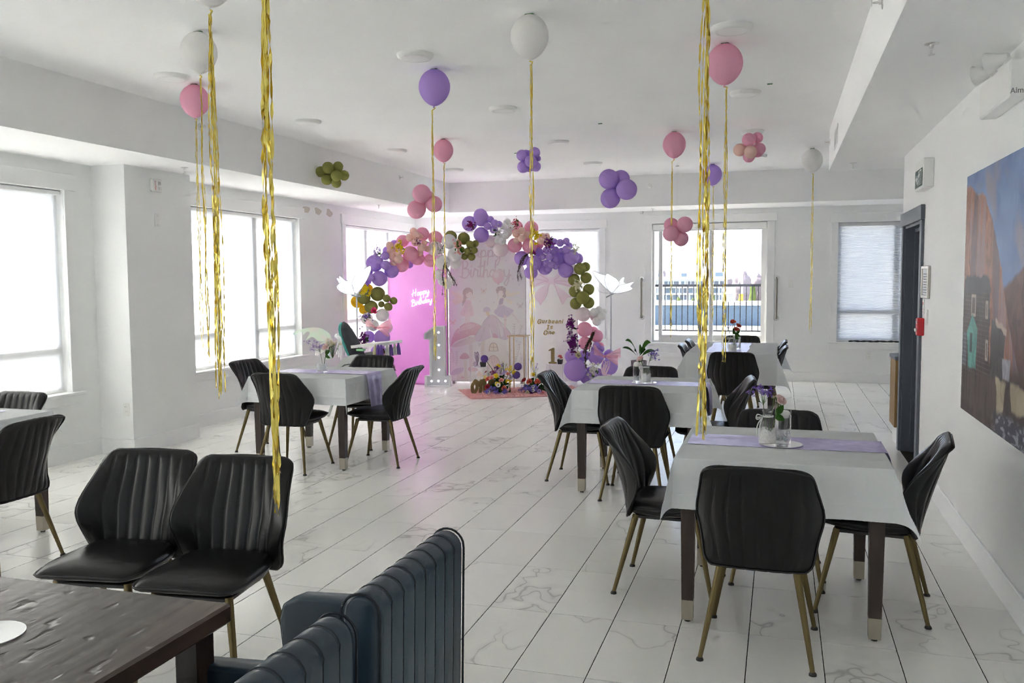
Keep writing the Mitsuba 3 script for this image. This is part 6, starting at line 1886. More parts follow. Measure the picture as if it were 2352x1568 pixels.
# ---------------------------------------------------------------- lit butterflies on stands
mat('m_lit_wing', pr((0.8, 0.82, 0.83), 0.6))
mat('m_pole', pr((0.55, 0.58, 0.62), 0.4))
mat('m_wire', pr((0.30, 0.32, 0.34), 0.5))


def lamp(base, yaw, wings, sc, top, label, pole_x=0.0):
    """wings: list of (outline in metres around the hinge, fold angle, veins)"""
    k = thing('butterfly_lamp', label, 'lamp')
    x, y = base
    part(k, 'pole', cyl((x, y, 0.012), (x, y, top), 0.011, 0.011, 10), 'm_pole', 40)
    part(k, 'foot', cyl((x, y, 0.0), (x, y, 0.014), 0.13, 0.125, 28), 'm_pole', 40)
    part(k, 'crossbar', tube([(x - 0.07, y - 0.01, top - 0.03 + yaw * 0.02), (x + 0.07, y - 0.01, top + 0.0 - yaw * 0.02)], 0.010, 8), 'm_wire')
    for pts, fold, dy in wings:
        p = spline(np.array(pts, float) * sc, 6, closed=True)
        q = Polygon(p).buffer(0)
        v, f = trimesh.creation.triangulate_polygon(q.segmentize(0.02), engine='earcut')
        c, s = math.cos(fold), math.sin(fold)
        W = lambda a: np.column_stack([x + a[:, 0], y + dy + np.abs(a[:, 1]) * s * 0.55 + a[:, 0] * 0.10 * np.sign(dy if dy else 1), top + a[:, 1]])
        kk = child(k, 'wing')
        m = TM(W(v), f)
        t = 0.004
        back = TM(W(v) + [0, t, 0], np.asarray(f)[:, ::-1])
        put(kk, shape(cat(m, back), 'm_lit_wing', emitter={'type': 'area', 'radiance': rgb((0.042, 0.044, 0.046))}))
        put(kk + '__edge_wire', shape(tube(W(p[::2]), 0.0028, 5, closed=True), 'm_wire', True))
        vs = []
        for g in range(6):
            e = p[(g * 2 + 3) * len(p) // 18 % len(p)]
            mid = e * 0.55 + np.array([0.012 * math.sin(g * 2.0), 0.012 * math.cos(g)])
            vs.append(tube(W(spline([(0, 0), mid, e * 0.9], 6)) - [0, 0.003, 0], 0.0013, 4))
        put(child(kk, 'vein'), shape(cat(vs), 'm_pole'))
    part(k, 'body', tube([(x, y - 0.01, top - 0.03), (x + yaw * 0.01, y - 0.012, top + 0.03), (x + yaw * 0.02, y - 0.01, top + 0.10)], [0.008, 0.013, 0.007], 8), 'm_pole', True)
    part(k, 'antenna', cat(*[tube(spline([(x, y - 0.01, top), (x + s * 0.16, y - 0.03, top + 0.03), (x + s * 0.20, y - 0.03, top + 0.10)], 6), 0.002, 5) for s in (yaw,)]), 'm_wire')


sl = 1 / 6.892 / 170.5
LW = lambda *p: [((a - 478), (570 - b)) for a, b in p]
lamp((-5.46, 10.72), 1, [(LW((490, 548), (428, 445), (425, 335), (520, 202), (590, 180), (700, 120), (742, 126), (744, 185), (700, 300), (620, 430), (540, 520)), 0.3, -0.05),
                         (LW((462, 562), (330, 540), (202, 500), (156, 442), (162, 402), (210, 368), (184, 292), (200, 268), (250, 300), (310, 345), (375, 346), (436, 445)), -0.1, -0.03),
                         (LW((440, 568), (300, 562), (170, 520), (102, 460), (96, 420), (130, 388), (76, 312), (95, 298), (165, 332), (230, 380), (380, 500)), 0.5, 0.06),
                         (LW((470, 540), (400, 450), (330, 335), (375, 240), (440, 290), (470, 420)), 0.3, 0.07)], sl, 1.375, 'white glowing butterfly lamp on a pole left of the arch')
sr = 1 / 8.143 / 155
RW = lambda *p: [((a - 540), (625 - b)) for a, b in p]
lamp((-2.40, 12.90), -1, [(RW((545, 605), (478, 572), (330, 432), (220, 312), (170, 222), (200, 195), (270, 232), (380, 270), (440, 290), (500, 450)), 0.4, 0.05),
                          (RW((560, 602), (478, 530), (430, 422), (424, 330), (448, 260), (482, 244), (530, 270), (600, 312), (650, 340), (700, 402), (708, 440), (650, 522), (600, 582)), 0.2, -0.05),
                          (RW((570, 606), (650, 526), (722, 460), (800, 446), (920, 410), (972, 400), (984, 416), (918, 482), (964, 520), (940, 550), (850, 582), (700, 612)), -0.1, -0.03),
                          (RW((600, 560), (690, 362), (742, 318), (766, 330), (754, 400), (792, 440), (720, 460)), 0.3, 0.06)], sr, 1.345, 'white glowing butterfly lamp on a pole right of the arch')

# ---------------------------------------------------------------- lit number one, letters, stands and toys on the floor
mat('m_marquee', pr((0.72, 0.72, 0.72), 0.5))
mat('m_marquee_face', pr((0.60, 0.60, 0.61), 0.5))
k = thing('marquee_number', 'large white marquee number 1 with light bulbs at the right of the pink panel', 'marquee light')
one = Polygon([(0.0, 0.0), (0.38, 0.0), (0.38, 0.165), (0.305, 0.165), (0.305, 0.895), (0.15, 0.895), (0.015, 0.80), (0.0, 0.785), (0.0, 0.70), (0.075, 0.70), (0.075, 0.165), (0.0, 0.165)]).buffer(0)
ax, o = plane_map((-4.99, 11.96), (-4.615, 12.02))
rim = one.difference(one.buffer(-0.012, join_style=2))
part(k, 'side_wall', map_axes(extrude(rim, 0.12), ax, o - ax[2] * 0.05), 'm_marquee')
part(k, 'back_face', map_axes(extrude(one, 0.006), ax, o - ax[2] * 0.05), 'm_marquee_face')
for a, b in ((0.205, 0.80), (0.205, 0.615), (0.205, 0.43), (0.205, 0.25), (0.09, 0.082), (0.195, 0.085), (0.30, 0.085)):
    c = o + ax[0] * a + ax[1] * b
    kk = child(k, 'bulb')
    put(kk, shape(moved(trimesh.creation.icosphere(subdivisions=2, radius=0.017), (0, 0, 1), c + ax[2] * 0.012), 'm_lit_wing', True, emitter={'type': 'area', 'radiance': rgb((0.16, 0.16, 0.18))}))
    put(kk + '__socket', shape(cyl(c - ax[2] * 0.044, c, 0.012, None, 14), 'm_white_plastic', 40))

mat('m_gold_board', pr((0.26, 0.20, 0.075), 0.5, metallic=0.35))
k = thing('gold_word', 'gold cursive letters spelling one on the pink rug', 'letters')
ax, o = plane_map((-4.02, 11.20), (-3.70, 11.47))
x = 0.0
for ch, w in (('o', 0.10), ('n', 0.13), ('e', 0.11)):
    st = [LineString(np.column_stack([s[:, 0] * 0.095, s[:, 1] * 0.155 + 0.026])) for s in strokes(ch, 0, 0, 1.0, 0.12)]
    g = unary_union([q.buffer(0.022) for q in st])
    g = affinity.translate(g, x - g.bounds[0], 0.017 - g.bounds[1])
    part(k, 'letter', map_axes(extrude(g, 0.02), ax, o), 'm_gold_board')
    x += g.bounds[2] - g.bounds[0] - 0.012
k = numbered('gold_number')
serif = Polygon([(0.0, 0.0), (0.125, 0.0), (0.125, 0.022), (0.09, 0.03), (0.09, 0.24), (0.062, 0.24), (0.0, 0.208), (0.0, 0.19), (0.038, 0.196), (0.038, 0.03), (0.0, 0.022)])
ax, o = plane_map((-3.362, 12.92), (-3.237, 12.92))
put(k, shape(map_axes(extrude(serif, 0.02), ax, o + np.array([0, 0, 0.286])), 'm_gold_board'))
tag(k, 'gold number 1 standing on the right clear pedestal', 'number')

mat('m_acrylic', {'type': 'thindielectric', 'int_ior': 1.49})
mat('m_acrylic_edge', pr((0.72, 0.68, 0.74), 0.3))


def pedestal(x0, x1, y0, y1, h, label):
    k = thing('acrylic_pedestal', label, 'pedestal', None)
    for q in ([(x0, y0), (x1, y0)], [(x0, y1), (x1, y1)], [(x0, y0), (x0, y1)], [(x1, y0), (x1, y1)]):
        (a, b), (c, d) = q
        part(k, 'side', TM([(a, b, 0.002), (c, d, 0.002), (c, d, h), (a, b, h)], [(0, 1, 2), (0, 2, 3)]), 'm_acrylic')
    for a in (x0, x1):
        for b in (y0, y1):
            part(k, 'edge', box(a - 0.004, a + 0.004, b - 0.004, b + 0.004, 0, h), 'm_acrylic_edge')
    part(k, 'top', rbox(x0 - 0.006, x1 + 0.006, y0 - 0.006, y1 + 0.006, h, h + 0.006, 0.002), 'm_acrylic_edge')


pedestal(-4.33, -4.13, 12.10, 12.30, 0.285, 'clear acrylic pedestal with a butterfly cutout, left of the flower arrangement')
pedestal(-3.365, -3.115, 12.80, 13.0, 0.28, 'clear acrylic pedestal carrying the gold number 1')
mat('m_pot_black', pr((0.025, 0.023, 0.022), 0.6))
mat('m_mush_red', pr((0.55, 0.10, 0.09), 0.4))
mat('m_mush_stem', pr((0.75, 0.70, 0.60), 0.6))
for (x, y, z, lab) in ((-4.165, 12.17, 0.291, 'small black pot with red toadstools on the left clear pedestal'), (-3.175, 12.88, 0.286, 'small black pot with a red toadstool on the right clear pedestal')):
    k = thing('mushroom_pot', lab, 'toadstool pot')
    part(k, 'pot', trimesh.convex.convex_hull(np.array([(x + a * w, y + b * w, z + h) for h, w in ((0, 0.030), (0.07, 0.038)) for a in (-1, 1) for b in (-1, 1)])), 'm_pot_black')
    for dx, h, r in ((0.0, 0.115, 0.034), (0.022, 0.095, 0.024)):
        kk = part(k, 'toadstool', lathe([(0.0, z + h - 0.004), (r * 0.9, z + h - 0.006), (r, z + h), (r * 0.8, z + h + r * 0.5), (r * 0.4, z + h + r * 0.72), (0.0, z + h + r * 0.78)], 18).apply_translation((x + dx, y - 0.01 - dx * 0.5, 0)), 'm_mush_red', 40)
        put(kk + '__stalk', shape(cyl((x + dx, y - 0.01 - dx * 0.5, z + 0.06), (x + dx, y - 0.01 - dx * 0.5, z + h), 0.009, 0.007, 10), 'm_mush_stem', 40))
mat('m_lav_card', pr((0.28, 0.22, 0.30), 0.5))
mat('m_pink_card', pr((0.80, 0.58, 0.72), 0.5))


def butterfly_cut(k, ax, o, s, m, mirror=False):
    """openwork butterfly wings"""
    up = [(0.05, 0.0), (-0.12, 0.35), (-0.26, 0.72), (-0.27, 0.97), (-0.10, 1.0), (0.12, 0.80), (0.24, 0.45), (0.20, 0.12)]
    up2 = [(0.10, 0.05), (0.02, 0.45), (0.02, 0.85), (0.10, 1.06), (0.24, 1.02), (0.34, 0.70), (0.32, 0.30), (0.22, 0.08)]
    lo = [(0.06, 0.04), (-0.20, 0.12), (-0.38, -0.06), (-0.30, -0.32), (-0.06, -0.36), (0.12, -0.15)]
    for n_, pts in enumerate((up2, up, lo)):
        p = Polygon(spline(np.array(pts) * s, 6, closed=True)).buffer(0)
        if mirror:
            p = affinity.scale(p, -1, 1, origin=(0, 0)).buffer(0)
        frame = p.difference(p.buffer(-0.045 * s))
        hx_, hy_ = (-0.12 if mirror else 0.12) * s, 0.02 * s
        c = p.centroid
        aim = math.atan2(c.y - hy_, c.x - hx_)
        ribs = unary_union([LineString([(hx_, hy_), (hx_ + 1.3 * s * math.cos(aim + a), hy_ + 1.3 * s * math.sin(aim + a))]).buffer(0.016 * s) for a in (-0.45, -0.22, 0.0, 0.22, 0.45)] + [p.buffer(-0.16 * s).boundary.buffer(0.014 * s)]).intersection(p)
        part(k, 'wing', map_axes(extrude(unary_union([frame, ribs]).buffer(0.0008), 0.004), ax, o + np.asarray(ax[2]) * (0.006 * n_)), m)
    part(k, 'body', map_axes(extrude(el((-0.14 if mirror else 0.14) * s, 0.0, 0.04 * s, 0.30 * s), 0.007), ax, o), m)


k = thing('butterfly_cutout', 'mauve openwork butterfly cutout standing on the left clear pedestal', 'butterfly')
ax, o = plane_map((-4.29, 12.16), (-4.19, 12.10))
butterfly_cut(k, ax, o + np.array([0.03, 0, 0.346]), 0.155, 'm_lav_card')
k = thing('butterfly_cutout', 'pale pink openwork butterfly cutout by the lavender balloons, behind the middle table', 'butterfly')
ax, o = plane_map((-2.36, 12.30), (-2.26, 12.33))
butterfly_cut(k, ax, o + np.array([0.0, 0, 0.19]), 0.21, 'm_pink_card', True)
part(k, 'stick', cyl(o + np.array([0, 0.0, 0.0]), o + np.array([0, 0.0, 0.16]), 0.003, None, 6), 'm_pink_card')

# gold tube stand
mat('m_gold_tube', pr((0.62, 0.47, 0.28), 0.3, metallic=0.9))
k = thing('gold_stand', 'tall slim gold tube stand between the flower arrangements', 'stand')
gx0, gx1, gy0, gy1 = -3.61, -3.40, 11.70, 11.90
for x in (gx0, gx1):
    for y in (gy0, gy1):
        part(k, 'post', cyl((x, y, 0.0), (x, y, 0.775), 0.008, None, 10), 'm_gold_tube', 40)
part(k, 'top_frame', cat(rbox(gx0 - 0.03, gx1 + 0.03, gy0 - 0.03, gy1 + 0.03, 0.775, 0.785, 0.003)), 'm_gold_tube')
part(k, 'base_frame', cat([tube([(gx0, gy0, 0.01), (gx1, gy0, 0.01), (gx1, gy1, 0.01), (gx0, gy1, 0.01)], 0.008, 8, closed=True)]), 'm_gold_tube')

# shaggy pink rug
mat('m_rug', pr((0.80, 0.50, 0.49), 0.95, spec=0.05))
ru = np.array([0.864, 0.503, 0.0])
rv = np.array([-0.503, 0.864, 0.0])
ro = np.array([-3.86, 10.80, 0.0])
k = thing('rug', 'shaggy pink rug under the gold letters and flowers', 'rug')
rp = Polygon([(0, 0), (1.62, 0), (1.62, 0.88), (0, 0.88)]).buffer(-0.06).buffer(0.06)
part(k, 'base', map_axes(extrude(rp, 0.018), (ru, rv, [0, 0, 1]), ro), 'm_rug')
rs = np.random.default_rng(5)
N = 9000
ab = rs.random((N, 2)) * [1.66, 0.92] - 0.02
dirs = rs.normal(0, 0.55, (N, 2))
c3 = ro + ab[:, :1] * ru + ab[:, 1:] * rv
tip = c3 + (dirs[:, :1] * ru + dirs[:, 1:] * rv) * 0.035 + [0, 0, 0.034]
wv = np.stack([-dirs[:, 1], dirs[:, 0]], 1)
wv /= np.linalg.norm(wv, axis=1, keepdims=True)
w3 = (wv[:, :1] * ru + wv[:, 1:] * rv) * 0.007
V = np.stack([c3 + [0, 0, 0.012] - w3, c3 + [0, 0, 0.012] + w3, np.maximum(tip, [-99, -99, 0.006])], 1).reshape(-1, 3)
tag(part(k, 'pile', TM(V, np.arange(3 * N).reshape(-1, 3)), 'm_rug'), None, None, None, 'stuff')

# two flower arrangements on the rug
_ROSE = shape(rose_mesh(1.0, 22, 1), 'm_f_coral')


def arrangement(c, label, spec, R, seed):
    rn_ = random.Random(seed)
    k = thing('flower_arrangement', label, 'flower arrangement')
    part(k, 'bowl', lathe([(0.0, 0.028), (0.07, 0.028), (0.09, 0.05), (0.085, 0.085), (0.0, 0.08)], 20).apply_translation(c), 'm_pot_black', 40)
    lv = []
    for i in range(110):
        a, e = rn_.uniform(0, 6.28), rn_.uniform(0.05, 1.0)
        d = np.array([math.cos(a) * (1 - e * 0.7), math.sin(a) * (1 - e * 0.7), e])
        p = np.array(c) + d * R * rn_.uniform(0.45, 0.95) * np.array([1, 0.8, 1.15])
        lv.append(moved(_LEAF, (rn_.gauss(0, 1), rn_.gauss(0, 1), rn_.gauss(0, 0.7)), p + [0, 0, 0.03], rn_.uniform(0.9, 1.8), rn_.uniform(0, 6)))
    tag(part(k, 'leaves', cat(lv[:70]), 'm_leaf_dark'), None, None, None, 'stuff')
    tag(part(k, 'leaves', cat(lv[70:]), 'm_leaf'), None, None, None, 'stuff')
    for what, m, off, s in spec:
        p = np.array(c) + np.array(off)
        d = np.array(off) * [1, 1, 0.8] + [0, -0.15, 0.02]
        if what == 'rose':
            put(child(k, 'rose'), dict(_ROSE), align_z(d, p, s), m)
        elif what == 'ball':
            kk = child(k, 'allium')
            ms = [moved(_PF[6], v, v * s * 0.92, s * 20) for v in trimesh.creation.icosphere(subdivisions=2).vertices]
            put(kk, shape(cat(trimesh.creation.icosphere(subdivisions=2, radius=s * 0.85), *ms), m), T().translate(p.tolist()))
            mid = p * 0.5 + np.array(c) * 0.5 + np.array([off[0] * -0.12, 0, 0.05])
            put(kk + '__stem', shape(tube(spline([np.array(c) + [off[0] * 0.2, 0, 0.08], mid, p], 6), 0.004, 6), 'm_stem'))
        elif what == 'bunch':
            ms = []
            for i in range(26):
                q = np.array([rn_.gauss(0, 0.5), rn_.gauss(0, 0.5), rn_.gauss(0, 0.4)]) * s
                ms.append(moved(_PF[4], q * 8 + d, q, rn_.uniform(0.9, 1.4), rn_.uniform(0, 6)))
            put(child(k, 'blossoms'), shape(cat(ms), m), T().translate(p.tolist()))
        elif what == 'sprig':
            kk = child(k, 'sprig')
            ms, st = [], []
            for i in range(9):
                q = np.array([rn_.gauss(0, 0.4), rn_.gauss(0, 0.3), rn_.uniform(0, 1.3)]) * s
                ms.append(moved(_PF[5], q + [0, -0.05, 0.02], q, rn_.uniform(0.7, 1.2)))
                st.append(cyl((0, 0, -s), q, 0.0014, None, 4, False))
            put(kk, shape(cat(ms), m), T().translate(p.tolist()))
            put(kk + '__stem', shape(cat(st), 'm_stem'), T().translate(p.tolist()))
        elif what == 'anemone':
            kk = child(k, 'anemone')
            put(kk, shape(petal_flower(s, 7, 0.3, 0.85), m), align_z(d, p))
            put(kk + '__centre', shape(trimesh.creation.icosphere(subdivisions=1, radius=s * 0.28), 'm_pot_black', True), T().translate((p + np.array(d) / np.linalg.norm(d) * s * 0.15).tolist()))
        elif what == 'blade':
            p1 = np.array(c) + np.array(off)
            part(k, 'blade', tube(spline([np.array(c) + [off[0] * 0.15, 0, 0.1], np.array(c) + [off[0] * 0.45, off[1] * 0.5, off[2] * 0.6], p1], 6), np.linspace(s, 0.001, 13), 5), m)


arrangement((-3.665, 11.42, 0.0), 'large colourful flower arrangement beside the gold word on the rug',
            [('ball', 'm_f_purple', (-0.24, 0.05, 0.475), 0.052), ('ball', 'm_f_purple', (0.235, 0.08, 0.375), 0.052), ('ball', 'm_f_purple', (0.225, 0.03, 0.265), 0.052),
             ('blade', 'm_leaf_dark', (-0.17, 0.05, 0.40), 0.006), ('blade', 'm_leaf_dark', (-0.14, 0.06, 0.44), 0.006), ('blade', 'm_leaf', (-0.10, 0.05, 0.36), 0.006), ('blade', 'm_leaf_dark', (-0.21, 0.02, 0.36), 0.004),
             ('rose', 'm_f_coral', (-0.13, -0.10, 0.205), 0.042), ('rose', 'm_f_wax', (-0.08, -0.12, 0.225), 0.038), ('rose', 'm_f_red', (-0.12, -0.15, 0.11), 0.045), ('rose', 'm_f_coral', (0.10, -0.15, 0.10), 0.038), ('rose', 'm_f_wax', (0.06, -0.13, 0.20), 0.036), ('rose', 'm_f_wax', (0.12, -0.03, 0.275), 0.032),
             ('bunch', 'm_f_yellow', (-0.03, -0.10, 0.26), 0.035), ('bunch', 'm_f_yellow', (0.02, -0.16, 0.16), 0.03), ('bunch', 'm_f_yellow', (0.15, -0.06, 0.19), 0.03), ('bunch', 'm_f_yellow', (-0.20, -0.04, 0.22), 0.04), ('bunch', 'm_f_yellow', (0.13, 0.0, 0.35), 0.045), ('bunch', 'm_f_yellow', (0.20, 0.0, 0.30), 0.03), ('bunch', 'm_f_yellow', (-0.02, 0.0, 0.39), 0.025),
             ('bunch', 'm_f_blue', (-0.05, -0.19, 0.09), 0.055), ('bunch', 'm_f_blue', (0.0, -0.20, 0.05), 0.06), ('bunch', 'm_f_blue', (-0.11, -0.20, 0.06), 0.045), ('bunch', 'm_f_lilac', (-0.05, 0.0, 0.30), 0.05), ('bunch', 'm_f_lilac', (0.07, -0.02, 0.30), 0.05), ('bunch', 'm_f_violet', (-0.05, 0.02, 0.36), 0.03), ('bunch', 'm_f_magenta', (-0.09, -0.02, 0.30), 0.04), ('bunch', 'm_f_blue', (0.12, -0.18, 0.06), 0.04),
             ('anemone', 'm_f_white', (0.04, -0.20, 0.145), 0.034), ('anemone', 'm_f_white', (-0.09, -0.22, 0.055), 0.026), ('anemone', 'm_f_white', (0.09, -0.22, 0.03), 0.022), ('anemone', 'm_f_red', (-0.20, 0.0, 0.30), 0.025),
             ('sprig', 'm_f_cream', (0.05, 0.03, 0.36), 0.07), ('sprig', 'm_f_lilac', (0.0, 0.04, 0.34), 0.07), ('sprig', 'm_f_white', (-0.16, -0.02, 0.27), 0.05), ('sprig', 'm_f_lilac', (0.16, -0.05, 0.21), 0.05)], 0.22, 1)
arrangement((-3.20, 11.56, 0.0), 'flower arrangement at the foot of the gold stand, half hidden by a chair',
            [('rose', 'm_f_coral', (-0.05, -0.10, 0.17), 0.045), ('rose', 'm_f_coral', (0.06, -0.11, 0.175), 0.045), ('rose', 'm_f_red', (-0.14, -0.04, 0.18), 0.04), ('bunch', 'm_f_blue', (-0.10, -0.14, 0.10), 0.06), ('bunch', 'm_f_blue', (-0.03, -0.16, 0.08), 0.06), ('bunch', 'm_f_purple', (-0.17, -0.10, 0.06), 0.05), ('bunch', 'm_f_blue', (0.05, -0.16, 0.10), 0.05),
             ('anemone', 'm_f_white', (0.02, -0.18, 0.12), 0.026), ('anemone', 'm_f_white', (0.02, -0.19, 0.07), 0.026), ('anemone', 'm_f_lilac', (0.10, -0.17, 0.06), 0.03), ('rose', 'm_f_cream', (-0.06, -0.18, 0.04), 0.03), ('rose', 'm_f_violet', (0.0, -0.19, 0.03), 0.026), ('rose', 'm_f_pink', (0.14, -0.14, 0.04), 0.03),
             ('sprig', 'm_f_lilac', (-0.03, 0.05, 0.33), 0.11), ('sprig', 'm_f_white', (0.0, 0.02, 0.26), 0.06), ('bunch', 'm_f_yellow', (-0.04, 0.02, 0.27), 0.025), ('sprig', 'm_f_lilac', (0.18, 0.02, 0.22), 0.08), ('bunch', 'm_f_lilac', (0.16, 0.0, 0.20), 0.05), ('bunch', 'm_f_purple', (0.30, 0.03, 0.21), 0.045), ('sprig', 'm_f_purple', (0.24, 0.02, 0.21), 0.06)], 0.19, 2)

# potted plant behind the middle table
mat('m_pot_grey', pr((0.13, 0.115, 0.115), 0.6))
k = thing('potted_plant', 'broad leaved green plant in a grey pot under the left grab bar', 'potted plant')
x, y = -1.96, 12.75
part(k, 'pot', lathe([(0.0, 0.0), (0.085, 0.0), (0.105, 0.02), (0.115, 0.36), (0.120, 0.375), (0.105, 0.375), (0.10, 0.34), (0.0, 0.34)], 28).apply_translation((x, y, 0)), 'm_pot_grey', 40)
for i, (dx, dz, l, w) in enumerate([(-0.20, 0.27, 0.33, 0.085), (-0.24, 0.16, 0.32, 0.06), (0.18, 0.25, 0.36, 0.10), (0.10, 0.14, 0.26, 0.11), (0.04, 0.18, 0.24, 0.10), (-0.06, 0.12, 0.2, 0.10), (0.24, 0.12, 0.30, 0.07)]):
    t = np.linspace(0, 1, 10)
    cx = x + dx * t ** 1.1
    cz = 0.345 + 0.06 + dz * np.sin(t * 1.75) / math.sin(1.75) * (0.95) + 0
    cz[0] = 0.34
    ww = w / 2 * np.sin(PI * np.clip((t - 0.22) / 0.78, 0, 1)) ** 0.8 + 0.003
    P = np.stack([np.stack([cx - s * ww * 0.35 * np.sign(dz), y - 0.02 * (i % 3) + s * ww * 0.75 + 0 * t, cz + abs(s) * ww * 0.3 + s * ww * 0.55], -1) for s in (-1, -0.5, 0, 0.5, 1)])
    part(k, 'leaf', grid(P), 'm_leaf_dark' if i % 2 else 'm_leaf', True)

# ---------------------------------------------------------------- high chair with fairy wings
mat('m_hc_grey', pr((0.50, 0.52, 0.50), 0.4))
mat('m_hc_dark', pr((0.045, 0.052, 0.06), 0.6))
mat('m_hc_teal', pr((0.06, 0.36, 0.32), 0.5))
mat('m_hc_mesh', pr((0.36, 0.37, 0.38), 0.7))
mat('m_hc_green', pr((0.32, 0.66, 0.36), 0.4))
k = thing('high_chair', 'grey baby high chair with dark padded back and white tray behind the left table', 'high chair')
hx, hy = -4.74, 9.30
hc = np.array([hx, hy, 0])
# shell of the back: reclined, curved round the child, opening to +x
ts = np.linspace(0, 1, 14)
us = np.linspace(-1, 1, 13)
cenx = pchip([0, 0.25, 0.6, 0.85, 1.0], [0.10, 0.03, -0.06, -0.14, -0.19], ts)
cenz = pchip([0, 0.25, 0.6, 0.85, 1.0], [0.56, 0.66, 0.86, 1.00, 1.065], ts)
hw = pchip([0, 0.3, 0.6, 0.85, 1.0], [0.17, 0.19, 0.19, 0.155, 0.07], ts)
wrapd = pchip([0, 0.3, 0.6, 0.85, 1.0], [0.14, 0.16, 0.15, 0.10, 0.03], ts)
def shell(off):
    P = np.zeros((len(us), len(ts), 3))
    ca_, sa_ = math.cos(0.55), math.sin(0.55)
    for i, u in enumerate(us):
        dx = cenx - wrapd * u * u - off * (1 - 0.3 * u * u) + 0.06
        dy = hw * u * (1 - 0.12 * u * u)
        P[i, :, 0] = hx + dx * ca_ - dy * sa_
        P[i, :, 1] = hy + dx * sa_ + dy * ca_
        P[i, :, 2] = cenz + 0.02 * u * u - off * 0.3
    return P
So, Si = shell(-0.02), shell(0.03)
part(k, 'back_shell', cat(grid(So)), 'm_hc_dark', True)
part(k, 'padding', cat(grid(Si)), 'm_hc_mesh', True)
ed = np.vstack([Si[0], Si[1:-1, -1], Si[-1][::-1]])
part(k, 'teal_piping', tube(ed, 0.009, 6), 'm_hc_teal', True)
eo = np.vstack([So[0], So[1:-1, -1], So[-1][::-1]])
part(k, 'edge_trim', grid(np.stack([eo, ed])), 'm_hc_dark', True)
for s in (-1, 1):
    arm = Polygon(spline([(-0.12, 0.42), (-0.16, 0.56), (-0.09, 0.66), (0.05, 0.72), (0.16, 0.70), (0.24, 0.58), (0.27, 0.42)], 6, closed=True)).buffer(0)
    m = map_axes(extrude(arm, 0.03), ([1, 0, 0], [0, 0, 1], [0, -1, 0]), (hx, hy + s * 0.205 + 0.015, 0))
    part(k, 'side_panel', m, 'm_hc_grey')
    part(k, 'side_trim', tube(spline([(hx - 0.15, hy + s * 0.205 - 0.017, 0.52), (hx - 0.05, hy + s * 0.205 - 0.017, 0.60), (hx + 0.10, hy + s * 0.205 - 0.017, 0.60), (hx + 0.23, hy + s * 0.205 - 0.017, 0.50)], 6), 0.006, 6), 'm_hc_dark', True)
    for dx, dx2 in ((-0.10, -0.26), (0.20, 0.34)):
        part(k, 'leg', cyl((hx + dx, hy + s * 0.205, 0.45), (hx + dx2, hy + s * 0.26, 0.0), 0.018, 0.016, 12), 'm_hc_grey', 40)
part(k, 'seat', rbox(hx - 0.12, hx + 0.24, hy - 0.19, hy + 0.19, 0.44, 0.52, 0.02), 'm_hc_mesh')
part(k, 'footrest', rbox(hx + 0.27, hx + 0.40, hy - 0.14, hy + 0.14, 0.20, 0.22, 0.006), 'm_hc_grey')
tr = Polygon([(-0.02, -0.24), (0.36, -0.26), (0.46, -0.18), (0.46, 0.18), (0.36, 0.26), (-0.02, 0.24), (0.06, 0.0)]).buffer(-0.03).buffer(0.03)
tray = extrude(tr, 0.032)
rotm = np.eye(4); a_ = math.radians(-5.5); rotm[0, 0] = rotm[2, 2] = math.cos(a_); rotm[0, 2] = math.sin(a_); rotm[2, 0] = -math.sin(a_)
tray.apply_transform(rotm)
tray.apply_translation((hx + 0.04, hy, 0.795))
part(k, 'tray', tray, 'm_white_plastic')
part(k, 'tray_clip', rbox(hx + 0.10, hx + 0.19, hy - 0.235, hy - 0.16, 0.765, 0.79, 0.006), 'm_hc_green')
# crepe tassels hanging from the tray
k = thing('tassel_garland', 'white and purple tassel garland hanging from the high chair tray', 'garland')
for i in range(7):
    x = hx + 0.36 + 0.05 * min(i, 3) * 0.75 + 0.012 * max(0, i - 3)
    y = hy - 0.27 + 0.085 * max(0, i - 2) * 0.9
    z = 0.838
    ms = [tube([(x + 0.004 * math.cos(a), y + 0.004 * math.sin(a), z), (x + 0.018 * math.cos(a), y + 0.018 * math.sin(a), z - 0.05), (x + 0.024 * math.cos(a), y + 0.024 * math.sin(a), z - 0.13)], 0.0055, 5) for a in np.arange(9) * 0.698]
    part(k, 'tassel', cat(ms, trimesh.creation.icosphere(subdivisions=1, radius=0.011).apply_translation((x, y, z))), ('m_f_cream', 'm_f_purple', 'm_f_purple', 'm_f_white', 'm_f_purple', 'm_f_white', 'm_f_purple')[i])
